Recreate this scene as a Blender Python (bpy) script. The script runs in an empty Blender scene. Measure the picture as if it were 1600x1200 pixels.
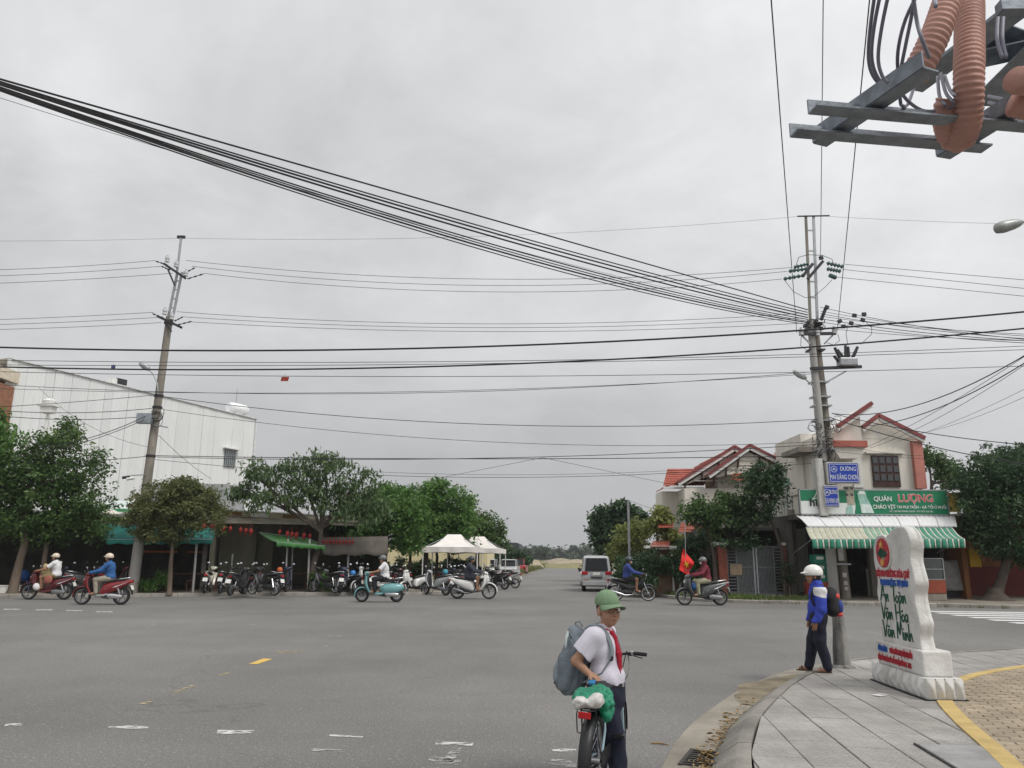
import bpy, math, random
import numpy as np
from mathutils import Vector, Matrix, Euler
random.seed(7); RNG = np.random.default_rng(11)
S = bpy.context.scene
COL = S.collection
PI = math.pi
R = math.radians

# ---------------------------------------------------------------- camera
FPX = 1200.0; CAMH = 1.6
PITCH = math.atan(272/1200); ROLL = 0.006
cam = bpy.data.cameras.new('camera'); camo = bpy.data.objects.new('camera', cam); COL.objects.link(camo)
cam.sensor_width = 36; cam.lens = 36*FPX/1600; cam.clip_end = 4000; cam.clip_start = 0.05
camo.location = (0, 0, CAMH)
camo.rotation_euler = (Matrix.Rotation(PI/2+PITCH, 3, 'X') @ Matrix.Rotation(ROLL, 3, 'Z')).to_euler()
S.camera = camo
S.render.resolution_x = 1024; S.render.resolution_y = 768

# ---------------------------------------------------------------- sky, sun, exposure
SUN_EL, SUN_AZ = R(52), R(128)          # azimuth from +Y towards +X
W = bpy.data.worlds.new('World'); S.world = W; W.use_nodes = True
nt = W.node_tree; nt.nodes.clear()
def N(t, **k):
  n = nt.nodes.new(t)
  for a, b in k.items(): setattr(n, a, b)
  return n
out = N('ShaderNodeOutputWorld'); bg = N('ShaderNodeBackground'); bg.inputs[1].default_value = 1.0
tc = N('ShaderNodeTexCoord'); sp = N('ShaderNodeSeparateXYZ'); nt.links.new(tc.outputs['Generated'], sp.inputs[0])
def MATH(op, a, b=None, clamp=False):
  n = N('ShaderNodeMath', operation=op); n.use_clamp = clamp
  for i, x in enumerate((a, b)):
    if x is None: continue
    if isinstance(x, (int, float)): n.inputs[i].default_value = x
    else: nt.links.new(x, n.inputs[i])
  return n.outputs[0]
zc = MATH('MAXIMUM', sp.outputs[2], 0.0)
den = MATH('ADD', zc, 0.28)
cx = MATH('DIVIDE', sp.outputs[0], den); cy = MATH('DIVIDE', sp.outputs[1], den)
cb = N('ShaderNodeCombineXYZ'); nt.links.new(cx, cb.inputs[0]); nt.links.new(cy, cb.inputs[1]); CLOUD_OFF = 5.6; cb.inputs[2].default_value = CLOUD_OFF
def NOISE(scale, det, rough, dist=0.0):
  n = N('ShaderNodeTexNoise'); n.inputs['Scale'].default_value = scale; n.inputs['Detail'].default_value = det
  n.inputs['Roughness'].default_value = rough; n.inputs['Distortion'].default_value = dist
  nt.links.new(cb.outputs[0], n.inputs['Vector']); return n.outputs['Fac']
n1 = NOISE(0.85, 7, 0.52, 0.7); n2 = NOISE(3.1, 6, 0.6, 0.35)
# overcast: dimmer at the horizon, brighter with height, thick and thin patches of cloud
grad = MATH('ADD', MATH('MULTIPLY', MATH('POWER', zc, 0.75), 0.44), 0.47)
c1 = MATH('MULTIPLY', MATH('SUBTRACT', n1, 0.5), 0.72)
c2 = MATH('MULTIPLY', MATH('SUBTRACT', n2, 0.5), 0.42)
amp = MATH('MULTIPLY', zc, 2.4, True)
lum = MATH('ADD', grad, MATH('MULTIPLY', MATH('ADD', c1, c2), amp))
# the veiled sun brightens the cloud around it
dt = N('ShaderNodeVectorMath', operation='DOT_PRODUCT'); nt.links.new(tc.outputs['Generated'], dt.inputs[0])
dt.inputs[1].default_value = (math.sin(SUN_AZ)*math.cos(SUN_EL), math.cos(SUN_AZ)*math.cos(SUN_EL), math.sin(SUN_EL))
glow = MATH('MULTIPLY', MATH('POWER', MATH('MAXIMUM', MATH('MULTIPLY', MATH('ADD', dt.outputs['Value'], 1.0), 0.5), 0.0), 2.0), 0.46)
lum = MATH('ADD', MATH('SUBTRACT', lum, 0.055), glow)
lum = MATH('MAXIMUM', lum, 0.2)
tint = N('ShaderNodeMix', data_type='RGBA'); tint.blend_type = 'MULTIPLY'; tint.inputs[0].default_value = 1.0
gr = N('ShaderNodeCombineColor')
for i in range(3): nt.links.new(lum, gr.inputs[i])
nt.links.new(gr.outputs[0], tint.inputs[6]); tint.inputs[7].default_value = (0.988, 0.995, 1.012, 1)
sky = N('ShaderNodeTexSky', sky_type='NISHITA'); sky.sun_disc = False
sky.sun_elevation = SUN_EL; sky.sun_rotation = SUN_AZ; sky.air_density = 1.0; sky.dust_density = 4.0
skm = N('ShaderNodeMix', data_type='RGBA'); skm.blend_type = 'MULTIPLY'; skm.inputs[0].default_value = 1.0
nt.links.new(sky.outputs[0], skm.inputs[6]); skm.inputs[7].default_value = (0.05, 0.05, 0.05, 1)
mx = N('ShaderNodeMix', data_type='RGBA'); mx.inputs[0].default_value = 0.93
nt.links.new(skm.outputs[2], mx.inputs[6]); nt.links.new(tint.outputs[2], mx.inputs[7])
nt.links.new(mx.outputs[2], bg.inputs[0]); nt.links.new(bg.outputs[0], out.inputs[0])
sl = bpy.data.lights.new('sun', 'SUN'); sl.energy = 1.9; sl.angle = R(22); sl.color = (1.0, 0.97, 0.92)
so = bpy.data.objects.new('sun', sl); COL.objects.link(so)
sd = Vector((math.sin(SUN_AZ)*math.cos(SUN_EL), math.cos(SUN_AZ)*math.cos(SUN_EL), math.sin(SUN_EL)))
so.rotation_euler = (-sd).to_track_quat('-Z', 'Y').to_euler()
V = S.view_settings; V.view_transform = 'Standard'; V.look = 'None'; V.gamma = 1; V.exposure = 0.0; V.use_curve_mapping = False

# ---------------------------------------------------------------- pixel directions (a distance always comes from the ground or a thing)
def ray(px, py):
  u = (px-800)/FPX; v = (600-py)/FPX
  c, s = math.cos(ROLL), math.sin(ROLL)
  u, v = u*c-v*s, u*s+v*c
  return Vector((u, math.cos(PITCH)-v*math.sin(PITCH), math.sin(PITCH)+v*math.cos(PITCH)))
def G(px, py, z=0.0):
  d = ray(px, py); t = (z-CAMH)/d.z; return Vector((d.x*t, d.y*t, z))
def P(px, py, Y):
  d = ray(px, py); t = Y/d.y; return Vector((d.x*t, Y, CAMH+d.z*t))

# ---------------------------------------------------------------- materials
MATS = {}
def mat(name, col, rough=0.7, var=0.18, scale=6.0, bump=0.0, bscale=40.0, metal=0.0, col2=None, rnd=0.0,
    spec=0.4, clear=0.0, emit=0.0, streak=0.0, sub=None, world=False):
  if name in MATS: return MATS[name]
  m = bpy.data.materials.new(name); m.use_nodes = True; t = m.node_tree; b = t.nodes['Principled BSDF']
  b.inputs['Roughness'].default_value = rough; b.inputs['Metallic'].default_value = metal
  b.inputs['Specular IOR Level'].default_value = spec
  if clear: b.inputs['Coat Weight'].default_value = clear; b.inputs['Coat Roughness'].default_value = 0.08
  tcn = t.nodes.new('ShaderNodeTexCoord'); CO = t.nodes.new('ShaderNodeNewGeometry').outputs['Position'] if world else tcn.outputs['Object']
  no = t.nodes.new('ShaderNodeTexNoise'); no.inputs['Scale'].default_value = scale; no.inputs['Detail'].default_value = 6
  no.inputs['Roughness'].default_value = 0.62
  if streak:
    mp = t.nodes.new('ShaderNodeMapping'); mp.inputs['Scale'].default_value = (1, 1, streak)
    t.links.new(CO, mp.inputs[0]); t.links.new(mp.outputs[0], no.inputs['Vector'])
  else: t.links.new(CO, no.inputs['Vector'])
  rp = t.nodes.new('ShaderNodeValToRGB')
  c = list(col)
  lo = [x*(1-var) for x in c]; hi = [min(1, x*(1+var)) for x in c]
  if col2: hi = list(col2)
  rp.color_ramp.elements[0].position = 0.32; rp.color_ramp.elements[1].position = 0.68
  rp.color_ramp.elements[0].color = (*lo, 1); rp.color_ramp.elements[1].color = (*hi, 1)
  t.links.new(no.outputs['Fac'], rp.inputs[0]); src = rp.outputs[0]
  if rnd:
    oi = t.nodes.new('ShaderNodeObjectInfo'); hs = t.nodes.new('ShaderNodeHueSaturation')
    mr = t.nodes.new('ShaderNodeMapRange'); mr.inputs[3].default_value = 1-rnd; mr.inputs[4].default_value = 1+rnd
    t.links.new(oi.outputs['Random'], mr.inputs[0]); t.links.new(mr.outputs[0], hs.inputs['Value'])
    t.links.new(src, hs.inputs['Color']); src = hs.outputs[0]
  t.links.new(src, b.inputs['Base Color'])
  if bump:
    n2 = t.nodes.new('ShaderNodeTexNoise'); n2.inputs['Scale'].default_value = bscale; n2.inputs['Detail'].default_value = 4
    t.links.new(CO, n2.inputs['Vector'])
    bp = t.nodes.new('ShaderNodeBump'); bp.inputs['Strength'].default_value = bump; bp.inputs['Distance'].default_value = 0.02
    t.links.new(n2.outputs['Fac'], bp.inputs['Height']); t.links.new(bp.outputs[0], b.inputs['Normal'])
  if emit:
    t.links.new(src, b.inputs['Emission Color']); b.inputs['Emission Strength'].default_value = emit
  if sub: b.inputs['Subsurface Weight'].default_value = sub; b.inputs['Subsurface Radius'].default_value = (0.02, 0.008, 0.004)
  MATS[name] = m; return m
def glass(name, col=(0.02, 0.022, 0.025), rough=0.06):
  return mat(name, col, rough, 0.1, spec=0.9)
def leafmat(name, col, col2, trans=0.35):
  if name in MATS: return MATS[name]
  m = bpy.data.materials.new(name); m.use_nodes = True; t = m.node_tree; b = t.nodes['Principled BSDF']
  b.inputs['Roughness'].default_value = 0.5; b.inputs['Specular IOR Level'].default_value = 0.35
  g = t.nodes.new('ShaderNodeNewGeometry'); rp = t.nodes.new('ShaderNodeValToRGB')
  rp.color_ramp.elements[0].color = (*[c*0.75 for c in col], 1); rp.color_ramp.elements[1].color = (*col2, 1)
  e = rp.color_ramp.elements.new(0.5); e.color = (*col, 1)
  tcn = t.nodes.new('ShaderNodeTexCoord'); no = t.nodes.new('ShaderNodeTexNoise'); no.inputs['Scale'].default_value = 0.9; no.inputs['Detail'].default_value = 3
  t.links.new(tcn.outputs['Object'], no.inputs['Vector'])
  ad = t.nodes.new('ShaderNodeMath'); ad.operation = 'MULTIPLY_ADD'; ad.inputs[1].default_value = 0.42
  sb = t.nodes.new('ShaderNodeMath'); sb.operation = 'MULTIPLY_ADD'; sb.inputs[1].default_value = 1.5; sb.inputs[2].default_value = -0.52
  t.links.new(no.outputs['Fac'], sb.inputs[0]); t.links.new(g.outputs['Random Per Island'], ad.inputs[0]); t.links.new(sb.outputs[0], ad.inputs[2])
  t.links.new(ad.outputs[0], rp.inputs[0]); t.links.new(rp.outputs[0], b.inputs['Base Color'])
  tr = t.nodes.new('ShaderNodeBsdfTranslucent'); t.links.new(rp.outputs[0], tr.inputs['Color'])
  ms = t.nodes.new('ShaderNodeMixShader'); ms.inputs[0].default_value = trans
  t.links.new(b.outputs[0], ms.inputs[1]); t.links.new(tr.outputs[0], ms.inputs[2])
  t.links.new(ms.outputs[0], t.nodes['Material Output'].inputs[0])
  MATS[name] = m; return m

# ---------------------------------------------------------------- mesh helpers
def tag(o, label=None, cat=None, group=None, kind=None):
  if label: o['label'] = label
  if cat: o['category'] = cat
  if group: o['group'] = group
  if kind: o['kind'] = kind
  return o
def rotm(rx=0, ry=0, rz=0): return Euler((rx, ry, rz)).to_matrix()
class MB:
  def __init__(s): s.v = []; s.f = []
  def add(s, vs, fs):
    o = len(s.v); s.v += [tuple(v) for v in vs]; s.f += [tuple(i+o for i in f) for f in fs]; return s
  def box(s, c, d, rx=0, ry=0, rz=0, M=None):
    M = M or rotm(rx, ry, rz); c = Vector(c)
    vs = [c + M @ Vector((x*d[0]/2, y*d[1]/2, z*d[2]/2)) for z in (-1, 1) for y in (-1, 1) for x in (-1, 1)]
    return s.add(vs, [(0,2,3,1), (4,5,7,6), (0,1,5,4), (1,3,7,5), (3,2,6,7), (2,0,4,6)])
  def bar(s, a, b, w, h=None, up=(0, 0, 1)):
    a = Vector(a); b = Vector(b); d = b-a; L = d.length; x = d/L; u = Vector(up)
    y = u.cross(x)
    if y.length < 1e-4: y = Vector((0, 1, 0)).cross(x)
    y.normalize(); z = x.cross(y)
    return s.box((a+b)/2, (L, w, h or w), M=Matrix((x, y, z)).transposed())
  def prism(s, poly, lo, hi, ax='z'):
    n = len(poly)
    f = {'z': lambda a, b, h: (a, b, h), 'y': lambda a, b, h: (a, h, b), 'x': lambda a, b, h: (h, a, b)}[ax]
    vs = [f(a, b, lo) for a, b in poly] + [f(a, b, hi) for a, b in poly]
    fs = [tuple(range(n))[::-1], tuple(range(n, 2*n))] + [(i, (i+1) % n, n+(i+1) % n, n+i) for i in range(n)]
    return s.add(vs, fs)
  def tube(s, pts, r, n=8, cap=True):
    pts = [Vector(p) for p in pts]; k = len(pts)
    rs = r if isinstance(r, (list, tuple)) else [r]*k
    T = [(pts[min(i+1, k-1)]-pts[max(i-1, 0)]).normalized() for i in range(k)]
    u = Vector((0, 0, 1)) if abs(T[0].z) < 0.9 else Vector((1, 0, 0))
    u = (u - T[0]*u.dot(T[0])).normalized(); vs = []
    for i in range(k):
      u = (u - T[i]*u.dot(T[i])).normalized(); w = T[i].cross(u)
      vs += [pts[i]+(u*math.cos(2*PI*j/n)+w*math.sin(2*PI*j/n))*rs[i] for j in range(n)]
    fs = [(i*n+j, i*n+(j+1) % n, (i+1)*n+(j+1) % n, (i+1)*n+j) for i in range(k-1) for j in range(n)]
    if cap: fs += [tuple(range(n))[::-1], tuple(range((k-1)*n, k*n))]
    return s.add(vs, fs)
  def lathe(s, prof, n=16, c=(0, 0, 0), ax='z'):
    c = Vector(c); vs = []; k = len(prof)
    for r, h in prof:
      for j in range(n):
        a = 2*PI*j/n; x, y = r*math.cos(a), r*math.sin(a)
        vs.append(c+Vector({'z': (x, y, h), 'y': (x, h, y), 'x': (h, x, y)}[ax]))
    fs = [(i*n+j, i*n+(j+1) % n, (i+1)*n+(j+1) % n, (i+1)*n+j) for i in range(k-1) for j in range(n)]
    if prof[0][0] > 1e-5 and prof[0] != prof[-1]: fs.append(tuple(range(n))[::-1])
    if prof[-1][0] > 1e-5 and prof[0] != prof[-1]: fs.append(tuple(range((k-1)*n, k*n)))
    return s.add(vs, fs)
  def ell(s, c, r, nu=14, nv=8, M=None, lo=-1.0, hi=1.0):
    c = Vector(c); M = M or Matrix.Identity(3); vs = []
    for i in range(nv+1):
      t = math.asin(lo)+(math.asin(hi)-math.asin(lo))*i/nv
      for j in range(nu):
        a = 2*PI*j/nu
        vs.append(c+M @ Vector((r[0]*math.cos(t)*math.cos(a), r[1]*math.cos(t)*math.sin(a), r[2]*math.sin(t))))
    fs = [(i*nu+j, i*nu+(j+1) % nu, (i+1)*nu+(j+1) % nu, (i+1)*nu+j) for i in range(nv) for j in range(nu)]
    fs += [tuple(range(nu))[::-1], tuple(range(nv*nu, nv*nu+nu))]
    return s.add(vs, fs)
  def loft(s, secs, n=14, p=2.6):
    # sections (centre, half width across y, half height, pitch angle about y): superellipse rings along a path in xz
    vs = []
    for (c, hw, hh, ang) in secs:
      c = Vector(c); up = Vector((math.sin(ang), 0, math.cos(ang)))
      for j in range(n):
        a = 2*PI*j/n; ca, sa = math.cos(a), math.sin(a)
        x = abs(ca)**(2/p)*(1 if ca > 0 else -1)*hw; z = abs(sa)**(2/p)*(1 if sa > 0 else -1)*hh
        vs.append(c+Vector((0, x, 0))+up*z)
    k = len(secs)
    fs = [(i*n+j, i*n+(j+1) % n, (i+1)*n+(j+1) % n, (i+1)*n+j) for i in range(k-1) for j in range(n)]
    fs += [tuple(range(n))[::-1], tuple(range((k-1)*n, k*n))]
    return s.add(vs, fs)
  def grid(s, fn, nu, nv):
    vs = [fn(i/nu, j/nv) for j in range(nv+1) for i in range(nu+1)]
    return s.add(vs, [(j*(nu+1)+i, j*(nu+1)+i+1, (j+1)*(nu+1)+i+1, (j+1)*(nu+1)+i) for j in range(nv) for i in range(nu)])
  def mesh(s, name, m, smooth=None):
    me = bpy.data.meshes.new(name); me.from_pydata(s.v, [], s.f)
    if m: me.materials.append(m)
    if smooth is not None:
      me.shade_smooth()
      if smooth < 180: me.set_sharp_from_angle(angle=R(smooth))
    return me
  def build(s, name, m, parent=None, smooth=None, bevel=0, label=None, cat=None, group=None, kind=None, loc=None, rz=0, solid=0, seg=2):
    o = bpy.data.objects.new(name, s.mesh(name, m, smooth)); COL.objects.link(o)
    if parent: o.parent = parent
    if loc is not None: o.location = loc
    o.rotation_euler.z = rz
    if solid:
      d = o.modifiers.new('solid', 'SOLIDIFY'); d.thickness = solid; d.offset = 0
    if bevel:
      d = o.modifiers.new('bevel', 'BEVEL'); d.width = bevel; d.segments = seg; d.limit_method = 'ANGLE'; d.angle_limit = R(35)
      d.harden_normals = False
    return tag(o, label, cat, group, kind)
def inst(name, me, parent=None, loc=(0, 0, 0), rot=(0, 0, 0), sc=None):
  o = bpy.data.objects.new(name, me); COL.objects.link(o)
  if parent: o.parent = parent
  o.location = loc; o.rotation_euler = rot
  if sc: o.scale = sc
  return o
def thing(name, label, cat, loc=(0, 0, 0), rz=0, group=None):
  o = bpy.data.objects.new(name, None); COL.objects.link(o); o.empty_display_size = 0.1
  o.location = loc; o.rotation_euler.z = rz
  return tag(o, label, cat, group)
def copy_tree(o, parent=None):
  c = o.copy(); COL.objects.link(c); c.parent = parent
  for ch in list(o.children): copy_tree(ch, c)
  return c
def text(body, size, m, parent, loc, rot=(PI/2, 0, 0), name='lettering', ext=0.004, align='CENTER', xs=1.0, shear=0.0, off=0.0):
  # letters with a horn (ơ, ư) are set as plain letters and the horn is added as its own stroke
  import unicodedata as ud
  chars = []; horns = []
  for ch in ud.normalize('NFC', body):
    d = ud.normalize('NFD', ch)
    if '\u031b' in d: horns.append(len(chars)); ch = ud.normalize('NFC', d.replace('\u031b', ''))
    chars.append(ch)
  def raw(s_):
    cu = bpy.data.curves.new('t', 'FONT'); cu.body = s_; cu.size = size; cu.align_x = 'LEFT'; cu.align_y = 'CENTER'
    cu.extrude = ext; cu.shear = shear; cu.offset = off; cu.resolution_u = 3
    to = bpy.data.objects.new('t', cu); COL.objects.link(to)
    dg = bpy.context.evaluated_depsgraph_get(); me = bpy.data.meshes.new_from_object(to.evaluated_get(dg))
    bpy.data.objects.remove(to); bpy.data.curves.remove(cu); return me
  me = raw(''.join(chars)); vs = [tuple(v.co) for v in me.vertices]; fs = [tuple(p.vertices) for p in me.polygons]; bpy.data.meshes.remove(me)
  b = MB(); b.add(vs, fs)
  for i in horns:
    m2 = raw(''.join(chars[:i+1])); xm = max(v.co.x for v in m2.vertices); bpy.data.meshes.remove(m2)
    m3 = raw('O' if chars[i].isupper() else 'o'); zt = max(v.co.y for v in m3.vertices); bpy.data.meshes.remove(m3)
    up = chars[i].upper() in 'UÚÙỦŨỤ'
    w = size*0.05; x0 = xm-(size*0.02 if up else size*0.10); z0 = zt-(size*0.02 if up else size*0.06)
    q = [(x0, z0-w), (x0+size*0.09, z0-w*0.2), (x0+size*0.11, z0+size*0.09), (x0+size*0.11+w, z0+size*0.09), (x0+size*0.10+w, z0-w*0.6), (x0+size*0.02, z0-w*2)]
    b.prism(q[::-1], -ext, ext)
  x0 = min(v[0] for v in b.v); x1 = max(v[0] for v in b.v); dx = {'CENTER': -(x0+x1)/2, 'LEFT': -x0}[align]
  b.v = [(v[0]+dx, v[1], v[2]) for v in b.v]
  return inst(name, b.mesh(name, m), parent, loc, rot, (xs, 1, 1))
def poly_sheet(name, pts, z, m, **k):
  b = MB(); b.add([(x, y, z) for x, y in pts], [tuple(range(len(pts)))]); return b.build(name, m, **k)
def inside(p, poly):
  x, y = p; c = False; n = len(poly)
  for i in range(n):
    x1, y1 = poly[i]; x2, y2 = poly[(i+1) % n]
    if (y1 > y) != (y2 > y) and x < (x2-x1)*(y-y1)/(y2-y1)+x1: c = not c
  return c
def clip_poly(sub, poly):
  # keep the part of a small convex piece that lies inside a big polygon, cutting along the nearest boundary lines
  res = sub
  n = len(poly)
  cxm = sum(p[0] for p in sub)/len(sub); cym = sum(p[1] for p in sub)/len(sub)
  rad = max(math.hypot(p[0]-cxm, p[1]-cym) for p in sub)
  for i in range(n):
    a = Vector(poly[i]); b = Vector(poly[(i+1) % n]); d = b-a; L = d.length
    if L < 1e-6: continue
    t = max(0, min(1, (Vector((cxm, cym))-a).dot(d)/L**2)); q = a+d*t
    if (q-Vector((cxm, cym))).length > rad: continue
    nrm = Vector((-d.y, d.x))/L               # inside is on the left of a counter-clockwise outline
    o2 = []
    for k in range(len(res)):
      p0 = Vector(res[k]); p1 = Vector(res[(k+1) % len(res)]); d0 = (p0-a).dot(nrm); d1 = (p1-a).dot(nrm)
      if d0 >= 0: o2.append(tuple(p0))
      if (d0 >= 0) != (d1 >= 0): o2.append(tuple(p0+(p1-p0)*(d0/(d0-d1))))
    res = o2
    if len(res) < 3: return []
  return res
def area(p): return 0.5*sum(p[i][0]*p[(i+1) % len(p)][1]-p[(i+1) % len(p)][0]*p[i][1] for i in range(len(p)))
# ================================================================ ground, roads, pavements
def asphalt(name, base, seam=1.0):
  m = bpy.data.materials.new(name); m.use_nodes = True; t = m.node_tree; b = t.nodes['Principled BSDF']
  b.inputs['Roughness'].default_value = 0.82; b.inputs['Specular IOR Level'].default_value = 0.35
  tcn = t.nodes.new('ShaderNodeTexCoord')
  def noise(scale, det, st=(1, 1, 1)):
    mp = t.nodes.new('ShaderNodeMapping'); mp.inputs['Scale'].default_value = st
    n = t.nodes.new('ShaderNodeTexNoise'); n.inputs['Scale'].default_value = scale; n.inputs['Detail'].default_value = det
    t.links.new(tcn.outputs['Object'], mp.inputs[0]); t.links.new(mp.outputs[0], n.inputs['Vector']); return n.outputs['Fac']
  def mr(x, a, c, lo, hi):
    n = t.nodes.new('ShaderNodeMapRange'); t.links.new(x, n.inputs[0])
    for i, q in enumerate((a, c, lo, hi)): n.inputs[i+1].default_value = q
    return n.outputs[0]
  def mul(a, c):
    n = t.nodes.new('ShaderNodeMath'); n.operation = 'MULTIPLY'; t.links.new(a, n.inputs[0]); t.links.new(c, n.inputs[1]); return n.outputs[0]
  big = mr(noise(0.18, 5), 0.3, 0.7, 0.82, 1.18)
  mid = mr(noise(1.3, 5, (1, 0.5, 1)), 0.3, 0.7, 0.95, 1.05)
  fine = mr(noise(60, 3), 0.3, 0.7, 0.66, 1.36)
  grit = mr(noise(24, 2), 0.60, 0.68, 1.0, 1.45)
  tyre = mr(noise(0.5, 3, (0.12, 2.2, 1)), 0.35, 0.65, 0.975, 1.025)
  vor = t.nodes.new('ShaderNodeTexVoronoi'); vor.feature = 'DISTANCE_TO_EDGE'; vor.inputs['Scale'].default_value = 0.16
  dn = t.nodes.new('ShaderNodeTexNoise'); dn.inputs['Scale'].default_value = 1.6; dn.inputs['Detail'].default_value = 5
  t.links.new(tcn.outputs['Object'], dn.inputs['Vector'])
  va = t.nodes.new('ShaderNodeVectorMath'); va.operation = 'MULTIPLY_ADD'; va.inputs[1].default_value = (1.6, 1.6, 0)
  t.links.new(dn.outputs['Color'], va.inputs[0]); t.links.new(tcn.outputs['Object'], va.inputs[2]); t.links.new(va.outputs[0], vor.inputs['Vector'])
  crack = mr(vor.outputs['Distance'], 0.0, 0.003, 0.78, 1.0)
  spot = mr(noise(2.4, 2), 0.75, 0.79, 1.0, 0.75)
  x = big
  for q in (mid, fine, grit, tyre, crack, spot): x = mul(x, q)
  c = t.nodes.new('ShaderNodeMix'); c.data_type = 'RGBA'; c.blend_type = 'MULTIPLY'; c.inputs[0].default_value = 1
  cc = t.nodes.new('ShaderNodeCombineColor')
  for i in range(3): t.links.new(x, cc.inputs[i])
  t.links.new(cc.outputs[0], c.inputs[6]); c.inputs[7].default_value = (*base, 1)
  t.links.new(c.outputs[2], b.inputs['Base Color'])
  bp = t.nodes.new('ShaderNodeBump'); bp.inputs['Strength'].default_value = 0.5; bp.inputs['Distance'].default_value = 0.012
  t.links.new(fine, bp.inputs['Height']); t.links.new(bp.outputs[0], b.inputs['Normal'])
  return m
def worn_paint(name, col, keep):
  m = mat(name, col, 0.75, 0.15, 8); t = m.node_tree; b = t.nodes['Principled BSDF']
  tcn = t.nodes.new('ShaderNodeTexCoord'); n = t.nodes.new('ShaderNodeTexNoise'); n.inputs['Scale'].default_value = 14; n.inputs['Detail'].default_value = 6; n.inputs['Roughness'].default_value = 0.7
  mp = t.nodes.new('ShaderNodeMapping'); mp.inputs['Scale'].default_value = (0.5, 1.2, 1)
  t.links.new(tcn.outputs['Object'], mp.inputs[0]); t.links.new(mp.outputs[0], n.inputs['Vector'])
  r = t.nodes.new('ShaderNodeMapRange'); r.inputs[1].default_value = keep-0.05; r.inputs[2].default_value = keep+0.05
  t.links.new(n.outputs['Fac'], r.inputs[0]); t.links.new(r.outputs[0], b.inputs['Alpha']); return m

m_ground = mat('sandy_soil', (0.19, 0.16, 0.10), 0.95, 0.3, 0.12, 0.3, 3, col2=(0.13, 0.15, 0.06))
poly_sheet('ground', [(-1500, -200), (1500, -200), (1500, 2600), (-1500, 2600)], -0.03, m_ground, kind='structure')
m_asph = asphalt('asphalt', (0.165, 0.159, 0.150))
def sidex(Y): return 0.083*(Y-41)
LK = [(-70, 26.5), (-40, 27.6), (-25, 29.4), (-18.8, 30.6), (-15, 31.8), (-9, 33.6), (-5.2, 34.5), (-3.4, 35.2), (-2.3, 36.6), (-1.9, 38.6), (-1.5, 42)]
LK += [(-1.5+sidex(Y), Y) for Y in (60, 85, 110, 130)]
RK = [(6.6+sidex(Y), Y) for Y in (130, 110, 85, 60, 42)] + [(6.3, 38), (6.4, 34), (6.9, 31.6), (7.7, 30.3), (9.2, 29.6), (12, 29.0), (15.2, 28.1), (17.4, 27.3), (24, 25.6), (40, 22.0), (70, 17)]
NK = [(0.2, -14), (0.35, -4), (0.7, 2), (1.1, 4.6), (1.58, 6.5), (2.1, 7.9), (2.62, 8.95), (3.1, 9.85), (3.56, 10.6), (4.15, 11.45), (4.75, 12.1), (5.5, 12.62), (6.6, 13.15), (9.1, 14.2), (14, 16.0), (25, 19.6), (70, 33)]
# the road sheet runs under everything paved
b = MB()
b.add([(-70, -14, 0), (70, -14, 0), (70, 40, 0), (-70, 40, 0)], [(0, 1, 2, 3)])
b.build('road', m_asph, kind='structure')
b = MB(); ys = [40.0, 50, 60, 70, 85, 100, 115, 132]
vs = [(sidex(y)-3, y, 0) for y in ys]+[(sidex(y)+8.2, y, 0) for y in ys]; n = len(ys)
b.add(vs, [(i, n+i, n+i+1, i+1) for i in range(n-1)]); b.build('side_road', m_asph, kind='structure')

# painted markings
m_white = worn_paint('worn_white_paint', (0.55, 0.55, 0.53), 0.47)
m_white2 = worn_paint('faded_white_paint', (0.45, 0.45, 0.43), 0.53)
m_yel = worn_paint('worn_yellow_paint', (0.62, 0.42, 0.10), 0.36)
m_yel2 = worn_paint('faded_yellow_paint', (0.40, 0.33, 0.20), 0.52)
def mark(pxs, m, name, label, group=None):
  pts = [G(*p) for p in pxs]; pts = [(p.x, p.y) for p in pts]
  if area(pts) < 0: pts = pts[::-1]
  return poly_sheet(name, pts, 0.004, m, kind='structure')
for q in ([(8, 1132), (36, 1130), (34, 1134), (6, 1136)], [(168, 1136), (200, 1134), (233, 1136), (230, 1139), (205, 1139), (172, 1139)],
      [(340, 1141), (398, 1142), (394, 1146), (338, 1148)], [(515, 1148), (568, 1151), (566, 1153), (514, 1151)],
      [(682, 1159), (740, 1161), (738, 1166), (680, 1164)],
      [(862, 1170), (900, 1171), (900, 1175), (864, 1175)]):
  mark(q, m_white, 'stop_marking', 0)
for q in ([(708, 1168), (722, 1168), (708, 1192), (688, 1192)], [(672, 1182), (722, 1188), (716, 1196), (668, 1192)], [(862, 1186), (905, 1190), (900, 1199), (858, 1198)], [(490, 1170), (540, 1172), (538, 1176), (488, 1174)], [(56, 1132), (70, 1132), (69, 1134), (55, 1134)]):
  mark(q, m_white2, 'stop_marking', 0)
mark([(388, 1038), (402, 1038), (426, 1030), (412, 1029)], m_yel, 'centre_line', 0)
for q in ([(264, 1083), (276, 1083), (308, 1071), (298, 1071)], [(334, 1056), (346, 1056), (362, 1051), (354, 1051)], [(428, 1021), (442, 1021), (454, 1016), (440, 1016)],
      [(446, 1021), (458, 1021), (478, 1016), (466, 1016)], [(214, 1101), (226, 1101), (240, 1096), (230, 1096)]):
  mark(q, m_yel2, 'centre_line', 0)
for x0, y in ((6, 952), (56, 953), (103, 954), (150, 956)):
  mark([(x0, y-0.6), (x0+26, y-0.6), (x0+26, y+0.8), (x0, y+0.8)], m_white, 'lane_dash', 0)
for x0, y, w in ((512, 994, 22), (500, 1010, 12), (388, 976, 14), (236, 976, 6)):
  mark([(x0, y-0.8), (x0+w, y-0.8), (x0+w, y+0.8), (x0, y+0.8)], m_white2, 'lane_dash', 0)
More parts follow.
